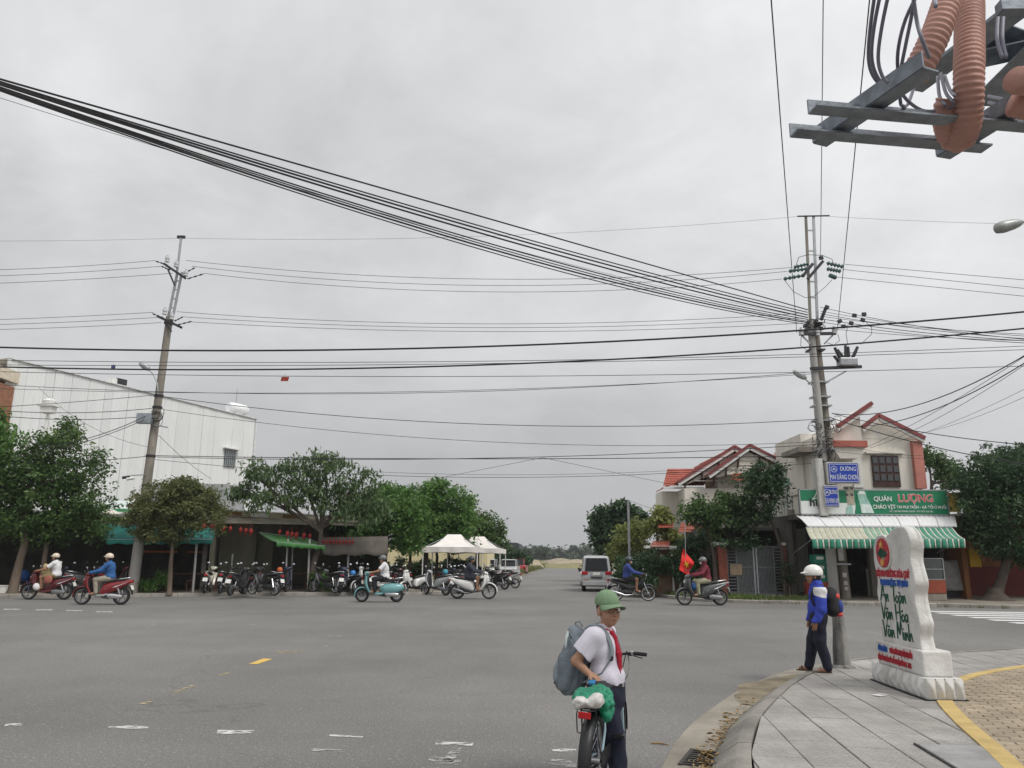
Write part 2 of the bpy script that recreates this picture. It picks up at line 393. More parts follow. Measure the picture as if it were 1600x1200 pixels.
# zebra crossing of the right hand street: bars lie along the direction of travel
m_zebra = worn_paint('zebra_paint', (0.70, 0.70, 0.69), 0.34)
for k in range(9):
  y0 = 26.0-0.85*k - 0.04*k*k*0.3; x0 = 13.3
  poly_sheet('zebra_bar', [(x0, y0-0.44), (x0+4.5, y0-0.44-0.5), (x0+4.5, y0-0.5), (x0, y0)], 0.004, m_zebra, kind='structure')

# pavements on the far side: slabs with kerb stones
m_pave = mat('far_pavement', (0.22, 0.19, 0.155), 0.9, 0.25, 0.7, 0.3, 20, col2=(0.30, 0.27, 0.22))
m_kerb = mat('kerb_concrete', (0.27, 0.25, 0.22), 0.9, 0.3, 1.5, 0.4, 25, rnd=0.15, world=True)
def offset_line(line, d):
  res = []
  for i, p in enumerate(line):
    a = Vector(line[max(i-1, 0)]); c = Vector(line[min(i+1, len(line)-1)]); t = (c-a).normalized()
    res.append((p[0]-t.y*d, p[1]+t.x*d))
  return res
def pave(name, line, back, z, m):
  poly = line+back
  if area(poly) < 0: poly = poly[::-1]
  b = MB(); b.prism(poly, -0.02, z); return b.build(name, m, kind='structure')
p_left = pave('pavement_left', offset_line(LK, 0.16), [(-12, 130), (-70, 130)], 0.12, m_pave)
p_right = pave('pavement_right', offset_line(RK, 0.16), [(70, 130)], 0.12, m_pave)
def kerbstones(line, parent, w, h, step, m, z0=-0.02, gap=0.012, ymax=60, xmax=26, face=0.0, bev=0.015):
  # walk the line and lay stones one by one
  pts = [Vector(p) for p in line]; seg = []
  acc = [0.0]
  for i in range(1, len(pts)): acc.append(acc[-1]+(pts[i]-pts[i-1]).length)
  def at(s):
    for i in range(1, len(pts)):
      if s <= acc[i]: return pts[i-1].lerp(pts[i], (s-acc[i-1])/(acc[i]-acc[i-1]))
    return pts[-1]
  s = 0.0; k = 0
  while s < acc[-1]-step:
    a, c = at(s+gap/2), at(s+step-gap/2); s += step
    mid = (a+c)/2
    if mid.y > ymax or abs(mid.x) > xmax or mid.y < -3: continue
    t = (c-a).normalized(); nn = Vector((-t.y, t.x)); dz = random.uniform(-0.006, 0.006)
    q = [a-nn*face, c-nn*face, c+nn*w, a+nn*w]; zt = h+dz
    fa = [a, c]
    b = MB()
    vs = [(p.x, p.y, z0) for p in q]+[(a.x, a.y, zt-0.015), (c.x, c.y, zt-0.015), (q[2].x, q[2].y, zt), (q[3].x, q[3].y, zt)]
    b.add(vs, [(3, 2, 1, 0), (4, 5, 6, 7), (0, 1, 5, 4), (1, 2, 6, 5), (2, 3, 7, 6), (3, 0, 4, 7)])
    b.build('kerb_stone', m, parent, bevel=bev); k += 1
  return k
kerbstones(LK, p_left, 0.155, 0.135, 1.0, m_kerb)
kerbstones(RK, p_right, 0.155, 0.135, 1.0, m_kerb)
# grass verge along the right kerb, weeds
m_grass = leafmat('grass_blades', (0.10, 0.15, 0.035), (0.20, 0.22, 0.07), 0.3)
def grass(name, pts, n, h, m, label, cat, spread=0.1, z=0.0):
  vs = []; fs = []
  for i in range(n):
    p = pts(); a = random.uniform(0, 2*PI); w = random.uniform(0.006, 0.02)*(h/0.12)**0.5; hh = h*random.uniform(0.4, 1.2)
    lx, ly = math.cos(a)*hh*random.uniform(0.1, 0.7), math.sin(a)*hh*random.uniform(0.1, 0.7)
    sx, sy = -math.sin(a)*w, math.cos(a)*w; o = len(vs)
    vs += [(p[0]-sx, p[1]-sy, p[2]), (p[0]+sx, p[1]+sy, p[2]), (p[0]+lx*0.4+sx*0.7, p[1]+ly*0.4+sy*0.7, p[2]+hh*0.6), (p[0]+lx*0.4-sx*0.7, p[1]+ly*0.4-sy*0.7, p[2]+hh*0.6), (p[0]+lx, p[1]+ly, p[2]+hh)]
    fs += [(o, o+1, o+2, o+3), (o+3, o+2, o+4)]
  b = MB(); b.add(vs, fs); return b.build(name, m, label=label, cat=cat, kind='stuff')
def along(line, lo, hi, z, i0, i1):
  def f():
    i = random.randint(i0, i1-1); a = Vector(line[i]); c = Vector(line[i+1]); t = random.random(); d = (c-a).normalized()
    q = a.lerp(c, t)+Vector((-d.y, d.x))*random.uniform(lo, hi); return (q.x, q.y, z)
  return f
grass('grass', along(RK, 0.18, 2.4, 0.12, 3, 10), 7000, 0.16, m_grass, 'green grass verge along the kerb below the dark bushes', 'grass')
grass('kerb_weeds', along(RK, -0.05, 0.3, 0.0, 9, 13), 500, 0.13, m_grass, 'low weeds growing in the kerb joint before the gate', 'weeds')

# near pavement: base, grey tiles, tan bricks, kerb and gutter
NP_ = offset_line(NK, -0.30)               # inner edge of the kerb
if True:
  a0 = Vector(NK[4]); d0 = (Vector(NK[5])-a0)
  # pavement lies to the right of the line (line runs away from camera)
near = NP_+[(70, -14)]
if area(near) < 0: near = near[::-1]
m_base = mat('paving_mortar', (0.16, 0.15, 0.14), 0.95, 0.2, 5)
b = MB(); b.prism(near, -0.02, 0.125); p_near = b.build('pavement_near', m_base, kind='structure')
m_tile = mat('grey_paving_tile', (0.33, 0.32, 0.305), 0.85, 0.22, 1.4, 0.7, 38, rnd=0.09, world=True)
m_brick = mat('tan_paving_brick', (0.30, 0.245, 0.175), 0.85, 0.22, 2.0, 0.4, 40, rnd=0.16, world=True)
def stamp(m):
  # fine pressed pattern of the paving tile: small staggered cells
  t = m.node_tree; bs = t.nodes['Principled BSDF']; g_ = t.nodes.new('ShaderNodeNewGeometry'); mp = t.nodes.new('ShaderNodeMapping'); mp.inputs['Rotation'].default_value = (0, 0, R(7.2+45))
  br = t.nodes.new('ShaderNodeTexBrick'); br.inputs['Scale'].default_value = 1.0; br.inputs['Brick Width'].default_value = 0.11; br.inputs['Row Height'].default_value = 0.055; br.inputs['Mortar Size'].default_value = 0.006; br.inputs['Mortar Smooth'].default_value = 0.6
  br.inputs['Color1'].default_value = (1, 1, 1, 1); br.inputs['Color2'].default_value = (0.90, 0.90, 0.90, 1); br.inputs['Mortar'].default_value = (0.70, 0.70, 0.70, 1)
  t.links.new(g_.outputs['Position'], mp.inputs[0]); t.links.new(mp.outputs[0], br.inputs['Vector'])
  old = bs.inputs['Base Color'].links[0].from_socket; mx_ = t.nodes.new('ShaderNodeMix'); mx_.data_type = 'RGBA'; mx_.blend_type = 'MULTIPLY'; mx_.inputs[0].default_value = 0.8
  t.links.new(old, mx_.inputs[6]); t.links.new(br.outputs['Color'], mx_.inputs[7])
  n3 = t.nodes.new('ShaderNodeTexNoise'); n3.inputs['Scale'].default_value = 0.55; n3.inputs['Detail'].default_value = 8; n3.inputs['Roughness'].default_value = 0.7; t.links.new(g_.outputs['Position'], n3.inputs['Vector'])
  rp = t.nodes.new('ShaderNodeValToRGB'); rp.color_ramp.elements[0].position = 0.36; rp.color_ramp.elements[0].color = (0.74, 0.71, 0.68, 1); rp.color_ramp.elements[1].position = 0.56; rp.color_ramp.elements[1].color = (1.02, 1.0, 0.985, 1); t.links.new(n3.outputs['Fac'], rp.inputs[0])
  m2 = t.nodes.new('ShaderNodeMix'); m2.data_type = 'RGBA'; m2.blend_type = 'MULTIPLY'; m2.inputs[0].default_value = 1; t.links.new(mx_.outputs[2], m2.inputs[6]); t.links.new(rp.outputs[0], m2.inputs[7])
  t.links.new(m2.outputs[2], bs.inputs['Base Color'])
stamp(m_tile)
ARC = [(3.1, 4.4), (3.45, 5.5), (3.84, 6.6), (4.25, 7.8), (4.72, 8.9), (5.45, 9.95), (6.4, 10.85), (8.0, 11.8), (12, 13.5), (30, 20)]
brick_reg = ARC+[(30, 4.4)]
if area(brick_reg) < 0: brick_reg = brick_reg[::-1]
lane = offset_line(ARC, 0.12)
def in_brick(p): return inside(p, brick_reg)
brick_out = brick_reg
# tiles
th = R(7.2); ux = Vector((math.cos(th), -math.sin(th))); uy = Vector((math.sin(th), math.cos(th))); TS = 0.40
near_in = near
cnt = 0
rest = MB(); tiles = []
for i in range(-5, 60):
  for j in range(5, 44):
    off = (TS/2 if i % 2 else 0)
    c = Vector((0.8, 3.0))+ux*(i*TS)+uy*(j*TS+off-2)
    if c.x > 16 or c.y < 3.2: continue
    q = [c+ux*sx*(TS/2-0.006)+uy*sy*(TS/2-0.006) for sx, sy in ((-1, -1), (1, -1), (1, 1), (-1, 1))]
    q = [tuple(p) for p in q]
    if not any(inside(p, near_in) for p in q+[tuple(c)]): continue
    if all(in_brick(p) for p in q): continue
    q2 = clip_poly(q, near_in)
    if len(q2) < 3 or area(q2) < 0.004: continue
    tiles.append((c.length if c.x < 0.9*c.y else 99+c.length, q2, tuple(c)))
tiles.sort(key=lambda t: t[0])
for k, (d, q, c) in enumerate(tiles):
  z = 0.148+random.uniform(-0.0025, 0.0025); sl = random.uniform(-0.006, 0.006)
  bb = MB() if k < 290 else rest
  pr = [(x-c[0], y-c[1]) if k < 290 else (x, y) for x, y in q]
  # chamfered slab with two shallow grooves
  n = len(pr); gx = sum(p[0] for p in pr)/n; gy = sum(p[1] for p in pr)/n
  top = [(gx+(x-gx)*0.972, gy+(y-gy)*0.972) for x, y in pr]
  bb.add([(x, y, z-0.03) for x, y in pr]+[(x, y, z-0.004) for x, y in pr]+[(x, y, z+sl*((x-gx))) for x, y in top],
       [(i, (i+1) % n, n+(i+1) % n, n+i) for i in range(n)]+[(n+i, n+(i+1) % n, 2*n+(i+1) % n, 2*n+i) for i in range(n)]+[tuple(range(2*n, 3*n))])
  if k < 290:
    o = bb.build('paving_tile', m_tile, p_near); o.location = (c[0], c[1], 0)
if rest.v: rest.build('paving_tiles', m_tile, p_near, kind='stuff')
# tan bricks in running bond, curved line of yellow paint in front of them
bw, bl = 0.10, 0.20; bth = R(-20); bx = Vector((math.cos(bth), math.sin(bth))); by = Vector((-math.sin(bth), math.cos(bth)))
bricks = []
for i in range(-40, 70):
  for j in range(-70, 110):
    c = Vector((5.0, 8.0))+bx*((i+0.5*(j % 2))*bl)+by*(j*bw)
    if not (3.4 < c.x < 12 and 4.6 < c.y < 13.6) or not in_brick(tuple(c)): continue
    if c.x > c.y*0.72+0.6: continue
    q = [tuple(c+bx*sx*(bl/2-0.004)+by*sy*(bw/2-0.004)) for sx, sy in ((-1, -1), (1, -1), (1, 1), (-1, 1))]
    q = clip_poly(q, brick_reg)
    if len(q) < 3 or area(q) < 0.003: continue
    bricks.append((c.length, q, tuple(c)))
bricks.sort(key=lambda t: t[0]); rest = MB()
vis = [t for t in bricks if t[1] and t[2][0] < t[2][1]*0.66]
first = set(id(t) for t in vis[:295])
for t in bricks:
  d, q, c = t; z = 0.156+random.uniform(-0.003, 0.003); ind = id(t) in first
  bb = MB() if ind else rest
  pr = [(x-c[0], y-c[1]) if ind else (x, y) for x, y in q]; n = len(pr)
  gx = sum(p[0] for p in pr)/n; gy = sum(p[1] for p in pr)/n; top = [(gx+(x-gx)*0.95, gy+(y-gy)*0.92) for x, y in pr]
  bb.add([(x, y, z-0.03) for x, y in pr]+[(x, y, z-0.005) for x, y in pr]+[(x, y, z) for x, y in top],
       [(i, (i+1) % n, n+(i+1) % n, n+i) for i in range(n)]+[(n+i, n+(i+1) % n, 2*n+(i+1) % n, 2*n+i) for i in range(n)]+[tuple(range(2*n, 3*n))])
  if ind:
    o = bb.build('paving_brick', m_brick, p_near); o.location = (c[0], c[1], 0)
rest.build('paving_bricks', m_brick, p_near, kind='stuff')
m_yline = mat('yellow_line_paint', (0.47, 0.34, 0.13), 0.8, 0.2, 3, 0.3, 40)
def strip(name, line, w, z, m, parent=None, **k):
  o1 = offset_line(line, w/2); o2 = offset_line(line, -w/2); b = MB(); n = len(line)
  b.add([(x, y, z) for x, y in o1]+[(x, y, z) for x, y in o2]+[(x, y, z-0.03) for x, y in o1]+[(x, y, z-0.03) for x, y in o2],
      [(i, n+i, n+i+1, i+1) for i in range(n-1)]+[(i, i+1, 2*n+i+1, 2*n+i) for i in range(n-1)]+[(n+i+1, n+i, 3*n+i, 3*n+i+1) for i in range(n-1)]); return b.build(name, m, parent, **k)
def smooth_line(line, k=4):
  res = []
  n = len(line)
  for i in range(n-1):
    p = [Vector(line[max(0, min(n-1, i+d))]) for d in (-1, 0, 1, 2)]
    for j in range(k):
      t = j/k
      res.append(tuple(0.5*((2*p[1])+(-p[0]+p[2])*t+(2*p[0]-5*p[1]+4*p[2]-p[3])*t*t+(-p[0]+3*p[1]-3*p[2]+p[3])*t**3)))
  return res+[line[-1]]
AS = smooth_line(ARC)
strip('yellow_paving_line', [p for p in AS if p[1] < 9.15], 0.15, 0.162, m_yline, p_near)
strip('yellow_paving_line', [p for p in AS if p[1] > 9.75], 0.13, 0.162, m_yline, p_near)
# utility cover set into the tiles
m_cover = mat('cover_concrete', (0.26, 0.255, 0.25), 0.85, 0.2, 4, 0.3, 30)
cvx, cvy = 3.48, 6.2
b = MB(); b.box((cvx, cvy, 0.15), (0.5, 0.9, 0.02), rz=-th); b.build('cover_plate', m_cover, p_near, bevel=0.004)
b = MB()
for s in (-1,):
  b.box(Vector((cvx, cvy, 0.152))+Vector((ux.x, ux.y, 0))*s*0.265, (0.014, 0.96, 0.016), rz=-th)
b.build('cover_frame', mat('dark_iron', (0.05, 0.05, 0.05), 0.6, 0.2, 20, metal=0.4), p_near)
# kerb: sloping concrete stones laid round the corner, then a concrete gutter
m_kerbn = mat('near_kerb_concrete', (0.235, 0.22, 0.195), 0.9, 0.3, 1.6, 0.5, 30, rnd=0.12, world=True)
NKs = smooth_line(NK, 6)
kerb_near = thing('kerb', 'sloping grey concrete kerb curving round the corner pavement', 'kerb'); del kerb_near['label']; del kerb_near['category']; tag(kerb_near, kind='structure')
pts = [Vector(p) for p in NKs]; acc = [0.0]
for i in range(1, len(pts)): acc.append(acc[-1]+(pts[i]-pts[i-1]).length)
def atk(s):
  for i in range(1, len(pts)):
    if s <= acc[i]:
      d = (pts[i]-pts[i-1]).normalized(); return pts[i-1].lerp(pts[i], (s-acc[i-1])/(acc[i]-acc[i-1])), Vector((d.y, -d.x))
  d = (pts[-1]-pts[-2]).normalized(); return pts[-1], Vector((d.y, -d.x))
prof = [(-0.02, -0.02), (0.0, 0.02), (0.17, 0.135), (0.20, 0.152), (0.298, 0.156), (0.298, -0.02)]
s = 14.0; step = 1.15
while s < 46:
  b = MB(); K = 5; vs = []
  for i in range(K):
    p, nn = atk(s+0.008+(step-0.016)*i/(K-1))
    for (d, z) in prof:
      q = p+nn*d; vs.append((q.x, q.y, z))
  m = len(prof)
  fs = [(i*m+j, i*m+(j+1) % m, (i+1)*m+(j+1) % m, (i+1)*m+j) for i in range(K-1) for j in range(m)]+[tuple(range(m)), tuple(range((K-1)*m, K*m))[::-1]]
  b.add(vs, fs); b.build('kerb_stone', m_kerbn, kerb_near, smooth=35); s += step
m_gut = mat('gutter_concrete', (0.25, 0.225, 0.185), 0.92, 0.3, 1.1, 0.6, 18)
gl = [p for p in smooth_line(offset_line(NK, 0.20), 5) if 3 < p[1] < 14.5]
strip('gutter', gl, 0.36, 0.009, m_gut, kind='structure')
m_mud = mat('gutter_silt', (0.21, 0.175, 0.12), 1.0, 0.35, 2.5, 0.8, 25)
gl2 = [p for p in smooth_line(offset_line(NK, 0.10), 5) if 9.0 < p[1] < 11.6]
b = MB(); n = len(gl2)
for i, p in enumerate(gl2):
  w = 0.30*math.sin(PI*i/(n-1))+0.02
  a = Vector(gl2[max(0, i-1)]); c = Vector(gl2[min(n-1, i+1)]); d = (c-a).normalized()
  j = random.uniform(0.8, 1.2)
  for q, zz in ((0.12, 0.011), (0.0, 0.022), (-w*j, 0.0135), (-w*j-0.05, 0.003)):
    b.v.append((p[0]+d.y*q, p[1]-d.x*q, zz))
for i in range(n-1):
  for j in range(3): b.f.append((i*4+j, i*4+4+j, i*4+5+j, i*4+1+j))
b.build('gutter_silt', m_mud, smooth=180, kind='structure')
# storm drain: concrete plate with slots
dc = G(1088, 1188); dr = -math.atan2(1.0, 2.35)
m_iron = mat('drain_iron', (0.055, 0.05, 0.045), 0.7, 0.3, 20, metal=0.3)
dth = thing('drain_grate', 'iron slotted drain grate in the gutter beside dry leaves', 'drain', (dc.x+0.08, dc.y, 0.0), R(-23))
b = MB()
for i in range(8): b.box((0, -0.245+0.07*i, 0.013), (0.30, 0.028, 0.014))
b.build('bars', m_iron, dth)
b = MB(); b.box((-0.16, 0, 0.013), (0.03, 0.56, 0.015)); b.box((0.16, 0, 0.013), (0.03, 0.56, 0.015)); b.build('frame', m_iron, dth)
b = MB(); b.box((0, 0, 0.0105), (0.30, 0.53, 0.003)); b.build('pit_shade', mat('drain_shade_black', (0.01, 0.01, 0.01), 1, 0.1), dth)  # flat black sheet painted as the shade inside the drain opening
# fallen dry leaves
m_dry = mat('dry_leaf', (0.26, 0.15, 0.06), 0.85, 0.4, 12, col2=(0.36, 0.26, 0.12))
vs = []; fs = []
def dry(p, s):
  a = random.uniform(0, 2*PI); t = random.uniform(-0.5, 0.5); o = len(vs); cu = random.uniform(0.1, 0.5)
  for (x, y, z) in ((-1, 0, 0), (-0.3, 0.34, cu), (0.4, 0.3, cu), (1, 0, 0.1), (0.4, -0.3, cu), (-0.3, -0.34, cu), (0.05, 0, 0.0)):
    vs.append((p[0]+s*(x*math.cos(a)-y*math.sin(a)), p[1]+s*(x*math.sin(a)+y*math.cos(a)), p[2]+s*(z+0.15+t*x*0.3)))
  fs.extend([(o+i, o+(i+1) % 6, o+6) for i in range(6)])
gl3 = [p for p in smooth_line(offset_line(NK, 0.06), 8) if 5.4 < p[1] < 9.6]
for i in range(280):
  k = int(abs(random.gauss(0, 0.42))*len(gl3)) % len(gl3); p = gl3[k]
  dry((p[0]+random.gauss(0.02, 0.06), p[1]+random.gauss(0, 0.1), 0.015+random.uniform(0, 0.02)), random.uniform(0.015, 0.042))
b = MB(); b.add(vs, fs); b.build('dry_leaves', m_dry, kind='stuff', label='dry brown leaves drifted along the gutter against the kerb', cat='leaves')
vs = []; fs = []
q = G(1030, 1164); b = MB(); b.tube([(q.x-0.07, q.y+0.03, 0.008), (q.x, q.y+0.01, 0.014), (q.x+0.08, q.y-0.03, 0.008)], [0.006, 0.009, 0.004], 6)
b.build('twig', m_dry, label='short dry twig lying on the asphalt before the drain', cat='twig')
q = G(1375, 1087, 0.15); b = MB(); b.box((q.x, q.y, 0.158), (0.16, 0.1, 0.004), rz=0.6); b.box((q.x+0.05, q.y+0.04, 0.162), (0.08, 0.06, 0.004), rz=1.2, ry=0.1)
b.build('paper_scrap', mat('paper', (0.6, 0.6, 0.58), 0.9), label='white paper scrap on the tiles before the carved stone', cat='litter')
# ================================================================ left side buildings
m_tin = mat('galvanised_cladding', (0.69, 0.70, 0.70), 0.5, 0.09, 0.5, 0.0, metal=0.0, streak=0.15, rnd=0.04)
m_conc = mat('pole_concrete', (0.235, 0.21, 0.18), 0.9, 0.25, 3.0, 0.4, 30, streak=0.3)
m_dkmetal = mat('dark_steel', (0.045, 0.045, 0.05), 0.5, 0.2, 10, metal=0.5)
m_galv = mat('galvanised_steel', (0.34, 0.35, 0.36), 0.45, 0.15, 10, metal=0.6)
m_wht = mat('white_paint', (0.72, 0.71, 0.68), 0.6, 0.1, 3, streak=0.3)
m_black = mat('black_plastic', (0.018, 0.018, 0.02), 0.45, 0.2, 10)
m_rub = mat('tyre_rubber', (0.022, 0.022, 0.022), 0.85, 0.25, 20)
# warehouse with a long wall of ribbed sheets
A = P(15, 560, 45); Bq = P(400, 655, 62); wd = Vector((Bq.x-A.x, Bq.y-A.y, 0)); WL = wd.length; wa = math.atan2(wd.y, wd.x)
wh = thing('warehouse', 'tall white warehouse clad in ribbed metal sheets behind the restaurants', 'warehouse', (A.x, A.y, 0), wa)
npan = 34; pw = WL/npan
def ribbed(w, zt0, zt1, z0=0.0, ribs=6, d=0.018):
  b = MB(); xs = []
  for r in range(ribs):
    for q, y in ((0.0, 0), (0.55, 0), (0.66, -d), (0.89, -d)): xs.append(((r+q)/ribs*w, y))
  xs.append((w, 0)); vs = []; n = len(xs)
  for x, y in xs: vs += [(x, y, z0), (x, y, zt0+(zt1-zt0)*x/w)]
  b.add(vs, [(2*i, 2*i+2, 2*i+3, 2*i+1) for i in range(n-1)]); return b
ztop = lambda u: A.z+(Bq.z-A.z)*u/WL
for k in range(npan):
  o = ribbed(pw-0.01, ztop(k*pw), ztop((k+1)*pw), 3.0+random.uniform(0, 0.02)).build('cladding_panel', m_tin, wh)
  o.location = (k*pw, random.uniform(-0.012, 0.012), 0); o.rotation_euler.z = random.uniform(-0.004, 0.004)
b = MB(); b.box((WL/2, 6.3, 2.9), (WL-0.1, 12.2, 5.8)); b.box((WL/2, 6.4, 8.0), (WL-0.3, 12.0, 7.0)); b.build('frame_block', mat('grey_block', (0.3, 0.3, 0.3), 0.9), wh)  # plain grey block filling the building behind the panels
b = MB(); b.bar((-0.1, -0.06, ztop(0)+0.02), (WL+0.1, -0.06, ztop(WL)+0.02), 0.16, 0.07); b.bar((WL, -0.03, 3), (WL, -0.03, ztop(WL)), 0.16, 0.16); b.bar((0, -0.03, 3), (0, -0.03, ztop(0)), 0.16, 0.16)
b.build('edge_trim', mat('trim_pale', (0.6, 0.61, 0.62), 0.5), wh)
b = MB(); b.add([(-0.1, 0, ztop(0)), (WL+.1, 0, ztop(WL)), (WL+.1, 14, ztop(WL)+0.6), (-0.1, 14, ztop(0)+0.6)], [(0, 1, 2, 3)]); b.build('roof', m_tin, wh)
def wall_px(px, py):   # a pixel's place on the warehouse wall
  d = ray(px, py); nrm = Vector((-wd.y, wd.x, 0)); t = (Vector((A.x, A.y, 0)).dot(nrm))/d.dot(nrm); q = d*t
  return (Vector((q.x-A.x, q.y-A.y, 0)).dot(wd)/WL, CAMH+q.z)
u0, z1 = wall_px(351, 702); u1, z0 = wall_px(366, 730)
b = MB(); b.box(((u0+u1)/2, -0.06, (z0+z1)/2), (u1-u0, 0.06, z1-z0)); wn = b.build('window', glass('warehouse_glass', (0.10, 0.12, 0.13), 0.2), wh)
b = MB()
for k in range(6): b.box((u0+(u1-u0)*(k+0.5)/6, -0.11, (z0+z1)/2), (0.05, 0.03, z1-z0))
for z in (z0, (z0+z1)/2, z1): b.box(((u0+u1)/2, -0.12, z), (u1-u0+0.1, 0.04, 0.06))
b.build('grille', m_galv, wn)
b = MB(); b.box(((u0+u1)/2, -0.2, z1+0.1), (u1-u0+0.4, 0.4, 0.1)); b.build('hood', m_wht, wn)
# grey band of an older wall in front of it
q = P(228, 800, 43); q2 = P(330, 756, 43)
b = MB(); b.box(((q.x+q2.x)/2+0.3, 44.5, q2.z/2), (q2.x-q.x+1.2, 3, q2.z)); rh = b.build('rendered_shed', mat('grey_render', (0.36, 0.37, 0.37), 0.9, 0.12, 1.2, 0.2, 10, streak=0.3), label='plain grey rendered shed wall in front of the white warehouse', cat='shed')
# brick building at the far left
q = P(14, 566, 44)
bb_ = thing('brick_building', 'brown brick building edge beside the white warehouse', 'building', (q.x-3.0, 47, 0))
b = MB(); b.box((-0.2, 0, q.z/2-0.6), (5.6, 6, q.z-1.2)); b.build('wall', mat('brown_brick_wall', (0.26, 0.12, 0.07), 0.9, 0.25, 4, 0.4, 30), bb_)
b = MB(); b.box((-0.2, -0.1, q.z-0.6), (5.8, 6.2, 0.7)); b.build('parapet', mat('cream_render', (0.60, 0.53, 0.42), 0.9), bb_)
# roof things of the warehouse
def roofpt(px, dy=1.0):
  u, z = wall_px(px, 600); return (u, dy, ztop(u))
u, _, z = roofpt(180); rt = thing('roof_vent', 'dark roof vent box on the warehouse roof edge', 'vent', A+wd.normalized()*u+Vector((0, 0, z-A.z)), wa)
rt.location = Vector((A.x, A.y, 0))+wd.normalized()*u+Vector((0, 0.6, z))
b = MB(); b.box((0, 0, 0.3), (0.75, 0.5, 0.42)); b.build('housing', m_dkmetal, rt, bevel=0.03)
b = MB(); b.box((-0.55, 0, 0.22), (0.35, 0.5, 0.44)); b.build('upstand', m_wht, rt)
u, _, z = roofpt(366); wt = thing('water_tank', 'white rounded water tank with a thin rod on the warehouse roof', 'water tank', Vector((A.x, A.y, 0))+wd.normalized()*u+Vector((0, 1.2, z)), wa)
b = MB(); b.lathe([(0.02, -0.95), (0.35, -0.92), (0.45, -0.75), (0.47, -0.2), (0.46, 0.3), (0.45, 0.7), (0.3, 0.95), (0.02, 1.0)], 16, (0, 0, 0.55), 'x'); b.build('tank', mat('tank_white', (0.75, 0.76, 0.76), 0.4), wt, smooth=40)
for x in (-0.5, 0.5): b = MB(); b.box((x, 0, 0.06), (0.1, 0.8, 0.18)); b.build('cradle', m_galv, wt)
b = MB(); b.tube([(-0.2, 0, 0.9), (-0.2, 0, 2.2)], 0.025, 6); b.build('rod', m_galv, wt)
q = P(74, 650, 40); ant = thing('vent_mast', 'white cowled vent mast standing above the big tree', 'mast', (q.x, q.y, 0))
b = MB(); b.tube([(0, 0, 0), (0, 0, q.z+0.1)], 0.07, 8); b.build('pole', m_wht, ant)
b = MB(); b.box((0, 0, q.z+0.55), (0.9, 0.7, 0.10)); b.box((0, 0, q.z+0.35), (0.6, 0.5, 0.4)); b.lathe([(0.3, 0), (0.34, 0.2), (0.12, 0.34)], 12, (0, 0, q.z+0.6)); b.build('cowl', m_wht, ant)

# ---------------------------------------------------------------- restaurant row, in a frame that follows the kerb
TH = R(17); RO = Vector((-9.0, 33.6, 0)); RU = Vector((math.cos(TH), math.sin(TH), 0)); RV = Vector((-math.sin(TH), math.cos(TH), 0))
def LP(px, py, v):
  d = ray(px, py); t = (RO+RV*v).dot(RV)/d.dot(RV); q = d*t
  return Vector(((q-RO).dot(RU), v, CAMH+q.z))
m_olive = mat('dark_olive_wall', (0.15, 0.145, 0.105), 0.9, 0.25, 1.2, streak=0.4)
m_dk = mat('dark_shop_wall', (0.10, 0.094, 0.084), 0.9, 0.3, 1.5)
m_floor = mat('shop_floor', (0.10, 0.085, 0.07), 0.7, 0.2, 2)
m_wood = mat('dark_red_wood', (0.085, 0.03, 0.02), 0.5, 0.3, 6, streak=0.2)
m_tinroof = mat('roof_sheet', (0.38, 0.37, 0.34), 0.6, 0.2, 1.0, metal=0.2)
rest1 = thing('restaurant', 'low open fronted restaurant with tin roof and dark dining room', 'restaurant', RO, TH)
ul = LP(338, 806, 1.4).x; ur = LP(600, 830, 1.4).x; zf = 3.35
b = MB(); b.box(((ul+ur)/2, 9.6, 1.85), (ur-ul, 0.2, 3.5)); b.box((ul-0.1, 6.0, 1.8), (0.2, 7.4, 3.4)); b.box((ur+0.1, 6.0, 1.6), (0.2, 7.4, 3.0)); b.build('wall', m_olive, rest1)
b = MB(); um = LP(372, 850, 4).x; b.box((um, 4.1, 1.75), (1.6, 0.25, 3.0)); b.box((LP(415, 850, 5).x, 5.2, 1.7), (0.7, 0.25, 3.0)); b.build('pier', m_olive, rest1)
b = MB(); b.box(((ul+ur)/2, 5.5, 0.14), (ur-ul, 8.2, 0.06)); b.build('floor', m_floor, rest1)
for k in range(12):     # roof sheets, each with its own ribs
  w = (ur-ul+0.8)/12; x0 = ul-0.4+k*w; bb = MB(); xs = []
  for r in range(6):
    xs += [((r)/6*w, 0.0), ((r+0.5)/6*w, 0.05)]
  xs.append((w-0.02, 0.0)); vs = []
  for x, z in xs: vs += [(x0+x, 2.1, zf+z-0.02*k), (x0+x, 10.2, zf+z+0.5-0.02*k)]
  bb.add(vs, [(2*i, 2*i+2, 2*i+3, 2*i+1) for i in range(len(xs)-1)]); bb.build('roof_sheet', m_tinroof, rest1, solid=0.01)
b = MB(); b.box(((ul+ur)/2, 2.2, zf-0.18), (ur-ul+0.8, 0.06, 0.26)); b.build('eaves_board', mat('dirty_cream_board', (0.36, 0.33, 0.27), 0.8, 0.3, 2, streak=4), rest1)
